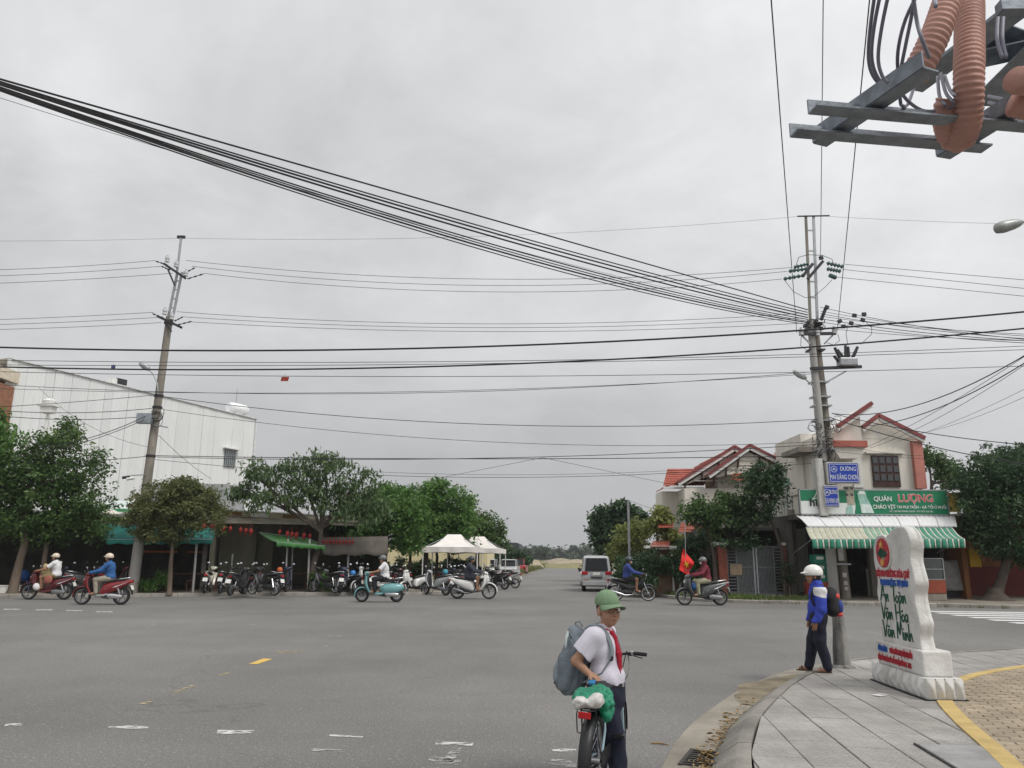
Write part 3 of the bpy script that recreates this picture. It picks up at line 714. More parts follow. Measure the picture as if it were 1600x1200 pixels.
# sign board standing on the roof edge: letters have faded to patches
sgn = thing('roof_sign', 'long faded yellow and white sign board along the restaurant roof edge', 'sign', RO+RU*0+RV*0, TH)
q0 = LP(336, 800, 2.5); q1 = LP(560, 822, 2.5); b = MB(); b.bar((q0.x, 2.5, zf+0.14), (q1.x, 2.5, zf-0.06), 0.06, 0.30); b.build('board', mat('faded_sign', (0.50, 0.36, 0.10), 0.8, 0.5, 1.5, col2=(0.55, 0.52, 0.45)), sgn)
b = MB(); b.bar((q0.x, 2.45, zf+0.30), (q1.x, 2.45, zf+0.10), 0.03, 0.05); b.build('top_rail', m_wht, sgn)
for i, fx in enumerate((0.12, 0.3, 0.52, 0.74, 0.9)): b = MB(); b.box((q0.x+(q1.x-q0.x)*fx, 2.462, zf+0.14-0.2*fx), (0.75, 0.012, 0.2)); b.build('sign_patch', m_wht if i % 2 else mat('sign_brown', (0.16, 0.09, 0.03), 0.8), sgn)
# posts
def post(px0, py0, px1, v, r, m, parent, top=None):
  q = LP(px1, py0, v); t = LP(px0, top if top else 842, v); b = MB(); b.tube([(q.x, v, 0.12), (t.x, v, t.z)], r, 8); return b.build('post', m, parent, smooth=60)
for a in ((271, 922, 263, 0.55, 0.05), (308, 915, 302, 1.2, 0.05), (450, 920, 445, 0.9, 0.04), (458, 915, 455, 1.5, 0.03), (484, 921, 481, 0.8, 0.045), (545, 910, 543, 1.6, 0.05)):
  post(a[0], a[1], a[2], a[3], a[4], mat('post_grey_white', (0.40, 0.40, 0.38), 0.6, 0.15, 3) if a[4] > 0.03 else m_galv, rest1)
# second shop at the left with a deep dark room
rest2 = thing('corner_shop', 'dark shop front behind the big tree with a tin eaves', 'shop', RO, TH)
ua, ub = -26.0, ul-0.3
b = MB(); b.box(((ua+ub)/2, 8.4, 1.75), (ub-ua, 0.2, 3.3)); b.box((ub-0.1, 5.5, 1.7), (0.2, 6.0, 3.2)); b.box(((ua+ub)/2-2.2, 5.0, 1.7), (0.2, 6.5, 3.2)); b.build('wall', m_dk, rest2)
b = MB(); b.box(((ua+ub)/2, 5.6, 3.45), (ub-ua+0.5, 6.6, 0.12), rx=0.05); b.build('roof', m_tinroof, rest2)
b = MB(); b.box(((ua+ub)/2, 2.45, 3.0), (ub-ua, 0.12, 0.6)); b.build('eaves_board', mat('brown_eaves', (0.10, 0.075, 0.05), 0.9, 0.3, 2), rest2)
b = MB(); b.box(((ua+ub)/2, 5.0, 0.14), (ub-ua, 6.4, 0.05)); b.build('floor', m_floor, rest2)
q = LP(248, 862, 5.0); b = MB(); b.box((q.x, 5.0, q.z), (1.6, 0.25, 0.09)); b.box((q.x+1.6, 5.0, q.z), (0.7, 0.25, 0.08)); b.build('shelf', mat('orange_shelf', (0.55, 0.17, 0.05), 0.6), rest2)
q = LP(362, 880, 3.7); b = MB(); b.box((q.x, 3.9, q.z), (0.07, 0.05, 0.85)); b.build('lamp_tube', mat('pale_panel', (0.65, 0.7, 0.66), 0.5), rest1)
# small green-and-white roofed kiosk seen between tree and pole
q = P(195, 790, 41); kio = thing('kiosk', 'small shed with green and white sheet roof behind the leaning pole', 'shed', (q.x, q.y, 0))
b = MB(); b.box((0, 0.6, q.z/2-0.3), (2.8, 2.6, q.z-0.6)); b.build('wall', m_dk, kio)
b = MB()
b.add([(-1.7, -1.2, q.z-0.25), (1.7, -1.2, q.z-0.25), (1.7, 1.8, q.z+0.35), (-1.7, 1.8, q.z+0.35)], [(0, 1, 2, 3)]); b.build('roof', mat('pale_roof', (0.55, 0.62, 0.60), 0.5), kio, solid=0.05)
b = MB(); b.box((0, -1.24, q.z-0.32), (3.4, 0.06, 0.14)); b.build('eaves_strip', mat('green_strip', (0.03, 0.30, 0.13), 0.6), kio)
q = P(188, 800, 40); b = MB(); b.ell((0, 0, 0.2), (0.7, 0.5, 0.32), 14, 6); b.build('tarpaulin_bundle', mat('pale_tarp', (0.62, 0.58, 0.5), 0.8), loc=(q.x, 38.6, 3.35), smooth=60, label='pale tarpaulin bundle lying on the shop roof by the pole', cat='tarpaulin')
# awnings
def awning(name, label, pts, m, mframe, sag=0.06, valance=0.18):
  # pts: back left, back right, front right, front left (local)
  t = thing(name, label, 'awning', RO, TH); bl_, br_, fr_, fl_ = [Vector(p) for p in pts]
  def fn(u, v):
    p = bl_.lerp(br_, u).lerp(fl_.lerp(fr_, u), v); p.z -= sag*math.sin(PI*v)*(1+0.25*math.sin(u*31)); return p
  MB().grid(fn, 20, 6).build('cloth', m, t, smooth=180, solid=0.012)
  def fv(u, v):
    p = fl_.lerp(fr_, u); p.z -= v*valance*(1+0.15*math.sin(u*40)); p.y -= 0.02+0.02*math.sin(u*26)*v; return p
  MB().grid(fv, 40, 2).build('valance', m, t, smooth=180, solid=0.008)
  b = MB(); b.tube([fl_, fr_], 0.02, 6); b.tube([bl_, br_], 0.02, 6)
  for u in (0.03, 0.5, 0.97): b.tube([bl_.lerp(br_, u), fl_.lerp(fr_, u)], 0.015, 6)
  b.build('frame', mframe, t); return t
m_teal = mat('teal_awning_cloth', (0.02, 0.19, 0.165), 0.75, 0.15, 2)
m_grn = mat('green_awning_cloth', (0.05, 0.17, 0.045), 0.75, 0.2, 2)
awning('awning', 'teal cloth awning sloping out below the leaning concrete pole', [LP(144, 818, 2.3), LP(338, 826, 2.3), LP(332, 843, 0.9), LP(166, 843, 0.9)], m_teal, m_galv)
awning('awning', 'green cloth awning hung low over the restaurant front', [LP(404, 832, 2.0), LP(486, 842, 2.0), LP(508, 853, 0.4), LP(432, 847, 0.4)], m_grn, m_galv)
m_greyf = mat('grey_fascia_cloth', (0.13, 0.115, 0.10), 0.85, 0.25, 2, streak=0.3)
b = MB(); q0 = LP(500, 840, 1.5); q1 = LP(606, 838, 1.5); q2 = LP(606, 866, 1.2); q3 = LP(504, 866, 1.2)
t = thing('fascia_banner', 'grey sagging fascia cloth with red bunting across the restaurant front', 'banner', RO, TH)
MB().grid(lambda u, v: q0.lerp(q1, u).lerp(q3.lerp(q2, u), v)+Vector((0, 0.03*math.sin(u*18), -0.08*v*math.sin(PI*u*3)**2)), 24, 4).build('cloth', m_greyf, t, smooth=180, solid=0.01)
m_red = mat('red_paper', (0.36, 0.03, 0.025), 0.6, 0.3, 8)
k = 0
red = MB()
def lantern(px, py, v, s):
  q = LP(px, py, v); l = thing('red_lantern', 'small red paper lantern hanging under the restaurant eaves', 'lantern', RO+RU*q.x+RV*q.y+Vector((0, 0, q.z)), TH, 'red lanterns under the eaves')
  b = MB(); b.lathe([(0.02, s), (0.5*s, 0.8*s), (0.72*s, 0.3*s), (0.74*s, -0.1*s), (0.5*s, -0.7*s), (0.3*s, -0.95*s)], 8); b.build('shade', m_red, l, smooth=40)
  b = MB(); b.tube([(0, 0, s+0.18), (0, 0, 0), (0, 0, -0.95*s), (0, 0, -1.7*s)], [0.008, 0.008, 0.02, 0.02], 5); b.build('tassel', m_red, l)
for px, py in ((330, 822), (336, 824), (349, 825), (360, 826), (376, 828), (384, 829), (392, 830), (318, 822), (437, 831), (449, 834), (456, 835), (463, 836), (475, 837), (484, 838)): lantern(px, py, 1.45, 0.10+0.03*random.random())
for px in range(506, 556, 5):
  lantern(px, 846+0.02*(px-506), 1.25, 0.075)
# tables and stools on the restaurant terrace
def table(px, py, v, w=1.1):
  q = LP(px, py, v); t = thing('wooden_table', 'dark red wooden table on the restaurant terrace', 'table', RO+RU*q.x+RV*v+Vector((0, 0, 0.17)), TH+random.uniform(-0.1, 0.1), 'tables on the restaurant terrace')
  b = MB(); b.box((0, 0, 0.68), (w, 0.6, 0.05)); b.build('table_top', m_wood, t, bevel=0.01)
  for x in (-1, 1):
    for y in (-1, 1): b = MB(); b.box((x*(w/2-0.06), y*0.24, 0.33), (0.06, 0.06, 0.66)); b.build('leg', m_wood, t)
  for x in (-0.3, 0.3):
    s = thing('stool', 'low dark red stool beside a restaurant table', 'stool', t.location+RU*x*1.5-RV*0.62, TH, 'stools on the restaurant terrace')
    b = MB(); b.box((0, 0, 0.40), (0.32, 0.3, 0.04)); b.build('seat', m_wood, s)
    for x2 in (-1, 1):
      for y in (-1, 1): b = MB(); b.box((x2*0.13, y*0.12, 0.19), (0.035, 0.035, 0.38)); b.build('leg', m_wood, s)
for a in ((282, 908, 2.4), (318, 908, 2.6), (345, 908, 2.8), (465, 905, 2.8), (520, 905, 3.6)): table(*a)
# tents: white gazebos on the corner
m_tent = mat('white_tent_cloth', (0.74, 0.70, 0.66), 0.8, 0.08, 2, streak=0.5)
def gazebo(c, rz, w, d, ze, zp, label):
  t = thing('gazebo_tent', label, 'tent', (c[0], c[1], 0.12), rz)
  hw, hd = w/2, d/2; pk = [Vector((-0.35, 0, zp)), Vector((0.35, 0, zp))]
  b = MB(); nn = 8
  cor = [Vector((-hw, -hd, ze)), Vector((hw, -hd, ze)), Vector((hw, hd, ze)), Vector((-hw, hd, ze))]
  for i in range(4):
    a, c2 = cor[i], cor[(i+1) % 4]; pa = pk[0] if i in (0, 3) else pk[1]; pc = pk[0] if i in (2, 3) else pk[1]
    def fn(u, v, a=a, c2=c2, pa=pa, pc=pc):
      p = a.lerp(c2, u).lerp(pa.lerp(pc, u), v); p.z -= 0.22*math.sin(PI*v)*0.8+0.03*math.sin(PI*u)*(1-v); return p
    b.grid(fn, 8, 6)
  b.build('canopy', m_tent, t, smooth=50)
  for i in range(4):
    a, c2 = cor[i], cor[(i+1) % 4]
    def fv(u, v, a=a, c2=c2):
      p = a.lerp(c2, u); o = Vector((p.x, p.y, 0)).normalized(); p.z -= v*0.26*(1+0.06*math.sin(u*14)); p += o*(0.02+0.03*v*math.sin(u*22)); return p
    MB().grid(fv, 24, 2).build('valance', m_tent, t, smooth=180)
  for i in range(4): b = MB(); b.tube([(cor[i].x*0.98, cor[i].y*0.98, 0), (cor[i].x*0.98, cor[i].y*0.98, ze)], 0.028, 8); b.build('leg', m_wht, t)
  b = MB()
  for i in range(4): b.tube([cor[i]*0.98, pk[0 if i in (0, 3) else 1]-Vector((0, 0, 0.1))], 0.014, 5)
  b.build('strut', m_galv, t)
gazebo((-2.95, 40.6), R(-2), 2.75, 3.6, 2.0, 2.66, 'white gazebo tent with sagging canopy nearest the street corner')
gazebo((-1.95, 46.6), R(-3), 3.0, 5.2, 2.0, 2.72, 'white gazebo tent behind the corner one beside parked cars')
# pale yellow boundary wall behind the tents
m_ywall = mat('yellow_wall', (0.62, 0.55, 0.34), 0.9, 0.1, 1.5, streak=0.3)
yw = thing('boundary_wall', 'pale yellow rendered wall behind the gazebo tents', 'wall', (-3.0, 54, 0))
b = MB(); b.box((-3.4, 0, 1.2), (9.2, 0.2, 2.4)); b.build('wall_face', m_ywall, yw); b = MB(); b.box((-3.4, 0, 2.45), (9.4, 0.34, 0.12)); b.build('coping', m_wht, yw)
b = MB(); b.box((1.26, 12, 1.2), (0.2, 24, 2.4)); b.build('wall_return', m_ywall, yw)
# street things at the far left kerb
q = G(10, 932); st = thing('foam_box', 'white foam box on the kerb beside the big tree', 'box', (q.x-0.3, q.y+0.4, 0.0), 0.1)
b = MB(); b.box((0, 0, 0.19), (0.85, 0.5, 0.36)); b.build('box', mat('white_foam', (0.72, 0.71, 0.66), 0.8), st, bevel=0.02)
b = MB(); b.box((0, 0, 0.395), (0.89, 0.54, 0.045)); b.build('lid', MATS['white_foam'], st, bevel=0.01)
def plastic_chair(loc, rz, m, label):
  t = thing('plastic_chair', label, 'chair', loc, rz)
  b = MB(); b.grid(lambda u, v: Vector((-0.22+0.44*u, -0.22+0.42*v, 0.43-0.02*math.sin(PI*u))), 6, 6); b.build('seat', m, t, solid=0.02, smooth=180)
  b = MB(); b.grid(lambda u, v: Vector((0.26*math.sin(R(-100+200*u)), -0.26*math.cos(R(-100+200*u))-0.06*v+0.02, 0.46+(0.42-0.24*abs(2*u-1)**1.5)*v)), 16, 5); b.build('backrest', m, t, solid=0.015, smooth=180)
  for x in (-1, 1):
    for y in (-1, 1): b = MB(); b.tube([(x*0.19, y*0.18, 0.43), (x*0.25, y*0.24, 0)], [0.03, 0.022], 6); b.build('leg', m, t)
m_bplas = mat('blue_plastic', (0.05, 0.16, 0.48), 0.4, 0.08)
q = G(40, 922, 0.12); plastic_chair((q.x, q.y-0.3, 0.12), R(20), m_bplas, 'blue plastic chair beside the tree trunk behind the laden motorbike')
b = MB(); q = G(8, 915, 0.12); t = thing('market_bags', 'pink and blue bundles piled by the tree trunk', 'bundle', (q.x, q.y, 0.12))
b.ell((0, 0, 0.5), (0.34, 0.3, 0.26), 12, 7); b.build('pink_bundle', mat('pink_cloth', (0.50, 0.22, 0.20), 0.8), t, smooth=60)
b = MB(); b.box((0.1, 0, 0.14), (0.9, 0.5, 0.28), rz=0.1); b.build('blue_crate', mat('deep_blue_plastic', (0.04, 0.06, 0.22), 0.5), t, bevel=0.03)
# ================================================================ right side buildings
m_cream = mat('cream_render_wall', (0.66, 0.625, 0.56), 0.9, 0.17, 1.0, 0.15, 10, streak=0.2)
m_tile_r = mat('red_roof_tile', (0.34, 0.085, 0.055), 0.7, 0.25, 2.0, 0.2, 20)
m_redtrim = mat('red_trim', (0.22, 0.055, 0.055), 0.7, 0.2, 3)
m_win = glass('window_glass', (0.03, 0.03, 0.035), 0.12)
m_brown = mat('brown_joinery', (0.055, 0.022, 0.018), 0.5, 0.2, 8)
def tile_slope(a, c, d, e, nu, nv, name, m, parent):
  # tile courses on the slope a-c (eaves) to e-d (ridge): stepped rows with rolls
  a, c, d, e = map(Vector, (a, c, d, e)); nrm = (c-a).cross(e-a).normalized(); nrm = nrm if nrm.z > 0 else -nrm
  b = MB(); K = nu*4
  for r in range(nv):
    v0, v1 = r/nv, (r+1)/nv+0.02
    vs = []
    for i in range(K+1):
      u = i/K; h = 0.028*abs(math.sin(PI*u*nu))
      vs += [a.lerp(c, u).lerp(e.lerp(d, u), v0)+nrm*(h+0.035), a.lerp(c, u).lerp(e.lerp(d, u), min(v1, 1))+nrm*(h*0.8)]
    b.add(vs, [(2*i, 2*i+2, 2*i+3, 2*i+1) for i in range(K)])
  return b.build(name, m, parent, solid=0.02)
# --- house with two red gables
YH = 38.0
h1 = thing('gabled_house', 'cream two storey house with overlapping red tiled gables behind street trees', 'house')
def X(px, py, Y=YH): q = P(px, py, Y); return q.x
def Z(px, py, Y=YH): return P(px, py, Y).z
xl, xr = X(1076, 800), X(1226, 800); zt = Z(1140, 752)
b = MB(); b.box(((xl+xr)/2, YH+2.4, zt/2-0.15), (xr-xl, 3.4, zt-0.3)); b.box(((xl+xr)/2+0.9, YH+2.4, zt/2+0.3), (xr-xl-1.8, 2.6, zt+0.6)); b.build('wall', m_cream, h1)
xw0, xw1 = X(1049, 760), X(1080, 760); zw = Z(1060, 762)
b = MB(); b.box(((xw0+xw1)/2+0.5, YH+2.9, zw/2), (xw1-xw0+1.2, 1.6, zw)); b.build('wing_wall', m_cream, h1)
def gable(pl, pa, pr, Y, depth, over, nm):
  # outline pixels: left eave, apex, right eave on the plane Y
  L_, A_, R_ = P(*pl, Y), P(*pa, Y), P(*pr, Y)
  b = MB(); b.prism([(L_.x+0.35, L_.z-0.1), (R_.x-0.35, R_.z-0.1), (A_.x, A_.z-0.25)] if True else [], Y+over, Y+over+0.15, 'y'); b.build('gable_wall', m_cream, h1)
  for k in range(5):
    f = 0.12+0.16*k; z = L_.z*(1-f)+A_.z*f-0.1; xa = L_.x+(A_.x-L_.x)*f+0.4; zr = (z-R_.z)/(A_.z-R_.z); xb = R_.x+(A_.x-R_.x)*max(0, zr)-0.4
    if xb-xa > 0.4: bb = MB(); bb.box(((xa+xb)/2, Y+over-0.02, z), (xb-xa, 0.05, 0.05)); bb.build('weatherboard', m_cream, h1)
  for (p, q) in ((L_, A_), (R_, A_)):
    d = Vector((0, depth, 0))
    tile_slope(p, p+d, q+d, q, max(4, int(depth/0.3)), 9, 'roof_slope', m_tile_r, h1)
    bb = MB(); bb.bar(p+Vector((0, -0.03, -0.10)), q+Vector((0, -0.03, -0.10)), 0.08, 0.16); bb.build('bargeboard', m_wht, h1)
    bb = MB(); bb.bar(p+Vector((0, -0.05, 0.05)), q+Vector((0, -0.05, 0.05)), 0.14, 0.13); bb.build('roof_edge', m_redtrim, h1)
    for f in (0.12, 0.42, 0.72):
      c = p.lerp(q, f); bb = MB(); bb.bar(c+Vector((0, 0.02, -0.20)), c+Vector((0, over, -0.65)), 0.07, 0.07); bb.build('bracket', m_brown, h1)
gable((1108, 742), (1171, 697), (1226, 725), YH, 6.0, 0.22, 0)
gable((1060, 754), (1147, 699), (1180, 718), YH+0.7, 6.0, 0.22, 1)
# left hipped wing roof
q0, q1 = P(1036, 760, YH+1.2), P(1100, 760, YH+1.2); r0, r1 = P(1043, 733, YH+3.6), P(1110, 733, YH+3.6)
tile_slope(q0, q1, r1, r0, 14, 8, 'roof_slope', m_tile_r, h1)
b = MB(); b.bar(q0+Vector((0, -0.05, -0.08)), q1+Vector((0, -0.05, -0.08)), 0.1, 0.12); b.build('fascia', m_wht, h1)
for px0, py0, px1, py1 in ((1142, 740, 1162, 752),):
  q0, q1 = P(px0, py1, YH-0.6), P(px1, py1, YH-0.6); r0 = P(px0+3, py0, YH); r1 = P(px1, py0, YH); tile_slope(q0, q1, r1, r0, 6, 4, 'canopy_roof', m_tile_r, h1)
for px0, py0, px1, py1 in ((1192, 780, 1206, 812), (1125, 775, 1140, 800)):
  a, c = P(px0, py0, YH), P(px1, py1, YH); b = MB(); b.box(((a.x+c.x)/2, YH-0.03, (a.z+c.z)/2), (c.x-a.x, 0.08, a.z-c.z)); w = b.build('window', mat('wood_door', (0.20, 0.08, 0.035), 0.5), h1)
  b = MB(); b.box(((a.x+c.x)/2, YH-0.08, (a.z+c.z)/2), ((c.x-a.x)*0.7, 0.03, (a.z-c.z)*0.85)); b.build('pane', m_win, w)
a, c = P(1180, 815, YH-1.2), P(1228, 818, YH-1.2); b = MB(); b.box(((a.x+c.x)/2, YH-0.6, a.z), (c.x-a.x, 1.6, 0.25)); b.build('balcony_slab', m_cream, h1)
b = MB()
for k in range(12): b.box((a.x+(c.x-a.x)*k/11, YH-1.35, a.z+0.5), (0.05, 0.05, 0.8))
b.box(((a.x+c.x)/2, YH-1.35, a.z+0.92), (c.x-a.x, 0.08, 0.06)); b.build('balcony_rail', m_wht, h1)
# low red porch roofs left of it
ph = thing('porch_house', 'low porch with red tiled roof behind the frangipani', 'house')
for px0, px1, py0, py1, Y in ((1016, 1046, 846, 856, 36.5), (1060, 1108, 818, 833, 36.0), (1028, 1052, 812, 826, 37.5)):
  q0, q1 = P(px0, py1, Y), P(px1, py1, Y); r0, r1 = P(px0+4, py0, Y+1.6), P(px1, py0, Y+1.6); tile_slope(q0, q1, r1, r0, 8, 4, 'roof_slope', m_tile_r, ph)
a = P(1012, 858, 36.7); c = P(1100, 858, 36.7); b = MB(); b.box(((a.x+c.x)/2, 37.2, a.z/2), (c.x-a.x, 0.2, a.z)); b.build('wall', mat('brown_wall', (0.15, 0.08, 0.055), 0.9, 0.2, 2), ph)
b = MB(); b.box(((a.x+c.x)/2, 36.9, a.z+0.1), (c.x-a.x+0.2, 0.5, 0.12)); b.build('ledge', m_wht, ph)
# --- gate with bars between brick pillars
YG = 33.0
gt = thing('driveway_gate', 'dark steel driveway gate of vertical bars between brick pillars', 'gate')
m_gate = mat('gate_steel', (0.15, 0.155, 0.16), 0.5, 0.2, 8, metal=0.4)
m_pbrick = mat('pillar_brick', (0.22, 0.07, 0.045), 0.9, 0.3, 9, 0.5, 40)
gx0, gx1 = P(1136, 880, YG).x, P(1224, 880, YG).x; gz1 = P(1170, 854, YG).z; gz0 = 0.22
def gbox(x0, x1, z0, z1, t, nm, m, dy=0):
  b = MB(); b.box(((x0+x1)/2, YG+dy, (z0+z1)/2), (x1-x0, t, z1-z0)); return b.build(nm, m, gt)
wlv = (gx1-gx0)*0.17
for k in range(28):
  x = gx0+wlv+(gx1-gx0-2*wlv)*(k+0.5)/28; gbox(x-0.018, x+0.018, gz0, gz1-0.05, 0.03, 'gate_bar', m_gate)
for x in (gx0+wlv, (gx0+gx1)/2-0.06, (gx0+gx1)/2+0.06, gx1-wlv, gx0, gx1): gbox(x-0.035, x+0.035, gz0-0.05, gz1, 0.06, 'gate_stile', m_galv if abs(x-(gx0+gx1)/2) < 0.1 else m_gate)
for z in (gz0, gz1, (gz0+gz1)*0.55): gbox(gx0, gx1, z-0.03, z+0.03, 0.045, 'gate_rail', m_gate)
for s in (0, 1):
  for k in range(15):
    z = gz0+(gz1-gz0)*(k+0.5)/15; x0 = gx0+0.04 if s == 0 else gx1-wlv+0.04; gbox(x0, x0+wlv-0.08, z-0.025, z+0.025, 0.02, 'louvre_slat', m_gate)
for px0, px1 in ((1123, 1136), (1224, 1238)):
  a, c = P(px0, 900, YG).x, P(px1, 900, YG).x; gbox(a, c, 0.1, gz1+0.05, 0.4, 'brick_pillar', m_pbrick, 0.05); gbox(a-0.05, c+0.05, gz1+0.06, gz1+0.16, 0.5, 'pillar_cap', m_wht, 0.05)
b = MB(); b.box(((gx0+gx1)/2, YG-0.3, 0.15), (gx1-gx0+0.6, 0.5, 0.08)); b.build('threshold', mat('pale_threshold', (0.38, 0.36, 0.33), 0.9, 0.4, 6), gt)
b = MB(); a = P(1150, 890, YG-0.05); b.box((a.x, YG-0.06, a.z), (0.5, 0.02, 0.45)); b.build('notice_plate', mat('notice', (0.32, 0.24, 0.16), 0.8), gt)
# dark car port behind the gate
cp = thing('carport', 'dark carport behind the driveway gate', 'carport')
b = MB(); b.box(((gx0+gx1)/2, YG+4.5, 1.5), (gx1-gx0+1.4, 0.15, 2.9)); b.build('back_wall', m_dk, cp); b = MB(); b.box(((gx0+gx1)/2, YG+2.6, gz1+0.75), (gx1-gx0+1.4, 4.0, 0.12)); b.build('roof', m_dk, cp)
b = MB(); b.box((gx0-0.6, YG+2.6, 1.5), (0.15, 4.0, 2.9)); b.box((gx1+0.6, YG+2.6, 1.5), (0.15, 4.0, 2.9)); b.build('side_wall', m_dk, cp)
# brick garden wall running left from the gate, behind bushes
gw = thing('garden_wall', 'low brown brick garden wall behind the bushes left of the gate', 'wall')
a = P(1010, 900, 34.5).x; c = P(1123, 900, 34.5).x
b = MB(); b.box(((a+c)/2, 34.5, 0.75), (c-a, 0.2, 1.4)); b.build('wall_face', mat('aged_wall', (0.20, 0.13, 0.09), 0.95, 0.3, 2), gw); b = MB(); b.box(((a+c)/2, 34.5, 1.5), (c-a, 0.3, 0.09)); b.build('coping', m_conc, gw)
for k in range(7):
  b = MB(); b.box((a+(c-a)*(0.35+0.09*k), 34.2, 1.0), (0.07, 0.07, 1.7)); b.build('fence_post', m_wht, gw)
# yellow upright sign on the verge
q = G(1047, 930); ys = thing('upright_sign', 'tall narrow yellow sign board standing on the grass verge', 'sign', (q.x, q.y+0.5, 0.1), R(4))
zt_ = P(1043, 868, q.y+0.5).z-0.1
b = MB(); b.box((0, 0, zt_/2+0.15), (0.46, 0.04, zt_-0.3)); bo = b.build('board', mat('yellow_board', (0.48, 0.34, 0.04), 0.7, 0.12), ys)
m_sbrown = mat('sign_text_brown', (0.12, 0.05, 0.03), 0.8)
for k in range(7): b = MB(); b.box((0, -0.027, zt_-0.38-0.19*k), (0.24 if k % 2 else 0.16, 0.012, 0.10)); b.build('sign_mark', m_sbrown, bo)
b = MB()
for x in (-0.26, 0.26): b.tube([(x, 0.02, 0), (x, 0.02, zt_+0.05)], 0.025, 6)
b.build('frame', m_wht, ys)

# --- restaurant house on the right: upper storey, sign, awnings, open dark room
YR = 33.2
h2 = thing('restaurant_house', 'cream two storey house with red roof edges above a street restaurant', 'house')
x0, x1 = P(1277, 760, YR).x, P(1441, 760, YR).x; zflr = P(1350, 762, YR).z; ze = P(1436, 684, YR).z
b = MB(); b.box(((x0+x1)/2, YR+2.6, (3.0+ze)/2), (x1-x0, 5.2, ze-3.0)); b.build('wall', m_cream, h2)
# gable end wall pieces
gl_, ga_, gr_ = P(1346, 668, YR), P(1367, 651, YR), P(1433, 684, YR)
b = MB(); b.prism([(gl_.x-0.2, ze-0.05), (gr_.x, ze-0.05), (gr_.x, gr_.z), (ga_.x, ga_.z-0.12), (gl_.x-0.2, gl_.z-0.2)], YR-0.02, YR+4.8, 'y'); b.build('gable_wall', m_cream, h2)
rl_, ra_ = P(1304, 668, YR-0.3), P(1357, 632, YR-0.3)
b = MB(); rx = P(1342, 680, YR-0.1).x; b.prism([(P(1288, 690, YR).x, ze-0.2), (rx, ze-0.2), (rx, P(1342, 648, YR).z), (P(1296, 678, YR).x, P(1296, 678, YR).z)], YR-0.35, YR+4.6, 'y'); b.build('gable_wall', m_cream, h2)
def edge(a, c, depth, nm='roof_edge'):
  b = MB(); b.bar(a+Vector((0, -0.3, 0.0)), c+Vector((0, -0.3, 0.0)), 0.22, 0.16); b.build(nm, m_redtrim, h2)
  d = Vector((0, depth, 0)); b = MB(); n_ = Vector((0, 0, -0.06)); b.add([a+n_, c+n_, c+d+n_, a+d+n_], [(0, 1, 2, 3)]); b.build('roof_slab', m_wht, h2, solid=0.1)
  b = MB(); b.bar(a+Vector((0, -0.28, -0.14)), c+Vector((0, -0.28, -0.14)), 0.16, 0.12); b.build('bargeboard', m_wht, h2)
edge(rl_, ra_, 5); edge(gl_+Vector((-0.1, 0, -0.05)), ga_, 5); edge(ga_, gr_+Vector((0.15, 0, -0.07)), 5)
a, c = P(1426, 690, YR), P(1440, 764, YR); b = MB(); b.box(((a.x+c.x)/2, YR-0.1, (a.z+c.z)/2), (0.42, 0.25, a.z-c.z)); b.build('pilaster', mat('pink_render', (0.50, 0.20, 0.16), 0.85, 0.12, 2), h2)
# window with grid panes
a, c = P(1360, 712, YR), P(1407, 761, YR)
b = MB(); b.box(((a.x+c.x)/2, YR-0.03, (a.z+c.z)/2), (c.x-a.x, 0.08, a.z-c.z)); w = b.build('window', m_brown, h2)
for i in range(4):
  for j in range(3):
    wx = (c.x-a.x)/4; wz = (a.z-c.z)/3.6; b = MB(); b.box((a.x+wx*(i+0.5), YR-0.08, a.z-wz*(j+0.55)), (wx*0.74, 0.03, wz*0.72)); b.build('pane', m_win, w)
b = MB(); b.box(((a.x+c.x)/2, YR-0.08, a.z+0.12), (c.x-a.x+0.5, 0.2, 0.08)); b.build('window_hood', m_cream, w)
# balcony recess with red band
a, c = P(1300, 688, YR-1.1), P(1356, 698, YR-1.1); b = MB(); b.box(((a.x+c.x)/2, YR-0.55, (a.z+c.z)/2), (c.x-a.x, 1.1, a.z-c.z)); b.build('balcony_band', mat('red_band', (0.40, 0.12, 0.09), 0.8, 0.15, 2), h2)
a2, c2 = P(1302, 698, YR-1.1), P(1354, 716, YR-1.1); b = MB(); b.prism([(a2.x, a2.z), (c2.x, a2.z), (c2.x-0.3, c2.z), (a2.x+0.3, c2.z)], YR-1.0, YR, 'y'); b.build('balcony_soffit', m_cream, h2)
a, c = P(1330, 716, YR), P(1349, 762, YR); b = MB(); b.box(((a.x+c.x)/2, YR-0.03, (a.z+c.z)/2), (c.x-a.x, 0.07, a.z-c.z)); b.build('column', m_wht, h2)
# left side wing with its own flat hood
a, c = P(1246, 712, YR+1.2), P(1290, 770, YR+1.2)
b = MB(); b.box(((a.x+c.x)/2+0.2, YR+2.9, c.z/2+a.z/2+0.5), (c.x-a.x, 3.4, a.z-c.z+1.0)); b.build('wing_wall', m_cream, h2)
b = MB(); b.box(((a.x+c.x)/2-0.1, YR+0.9, a.z+0.1), (c.x-a.x+0.7, 2.2, 0.22)); b.build('wing_hood', m_conc, h2)
for px in (1258, 1268):
  a3, c3 = P(px, 728, YR+1.2), P(px+5, 762, YR+1.2); b = MB(); b.box(((a3.x+c3.x)/2, YR+1.2, (a3.z+c3.z)/2), (c3.x-a3.x, 0.1, a3.z-c3.z)); b.build('window', m_win, h2)
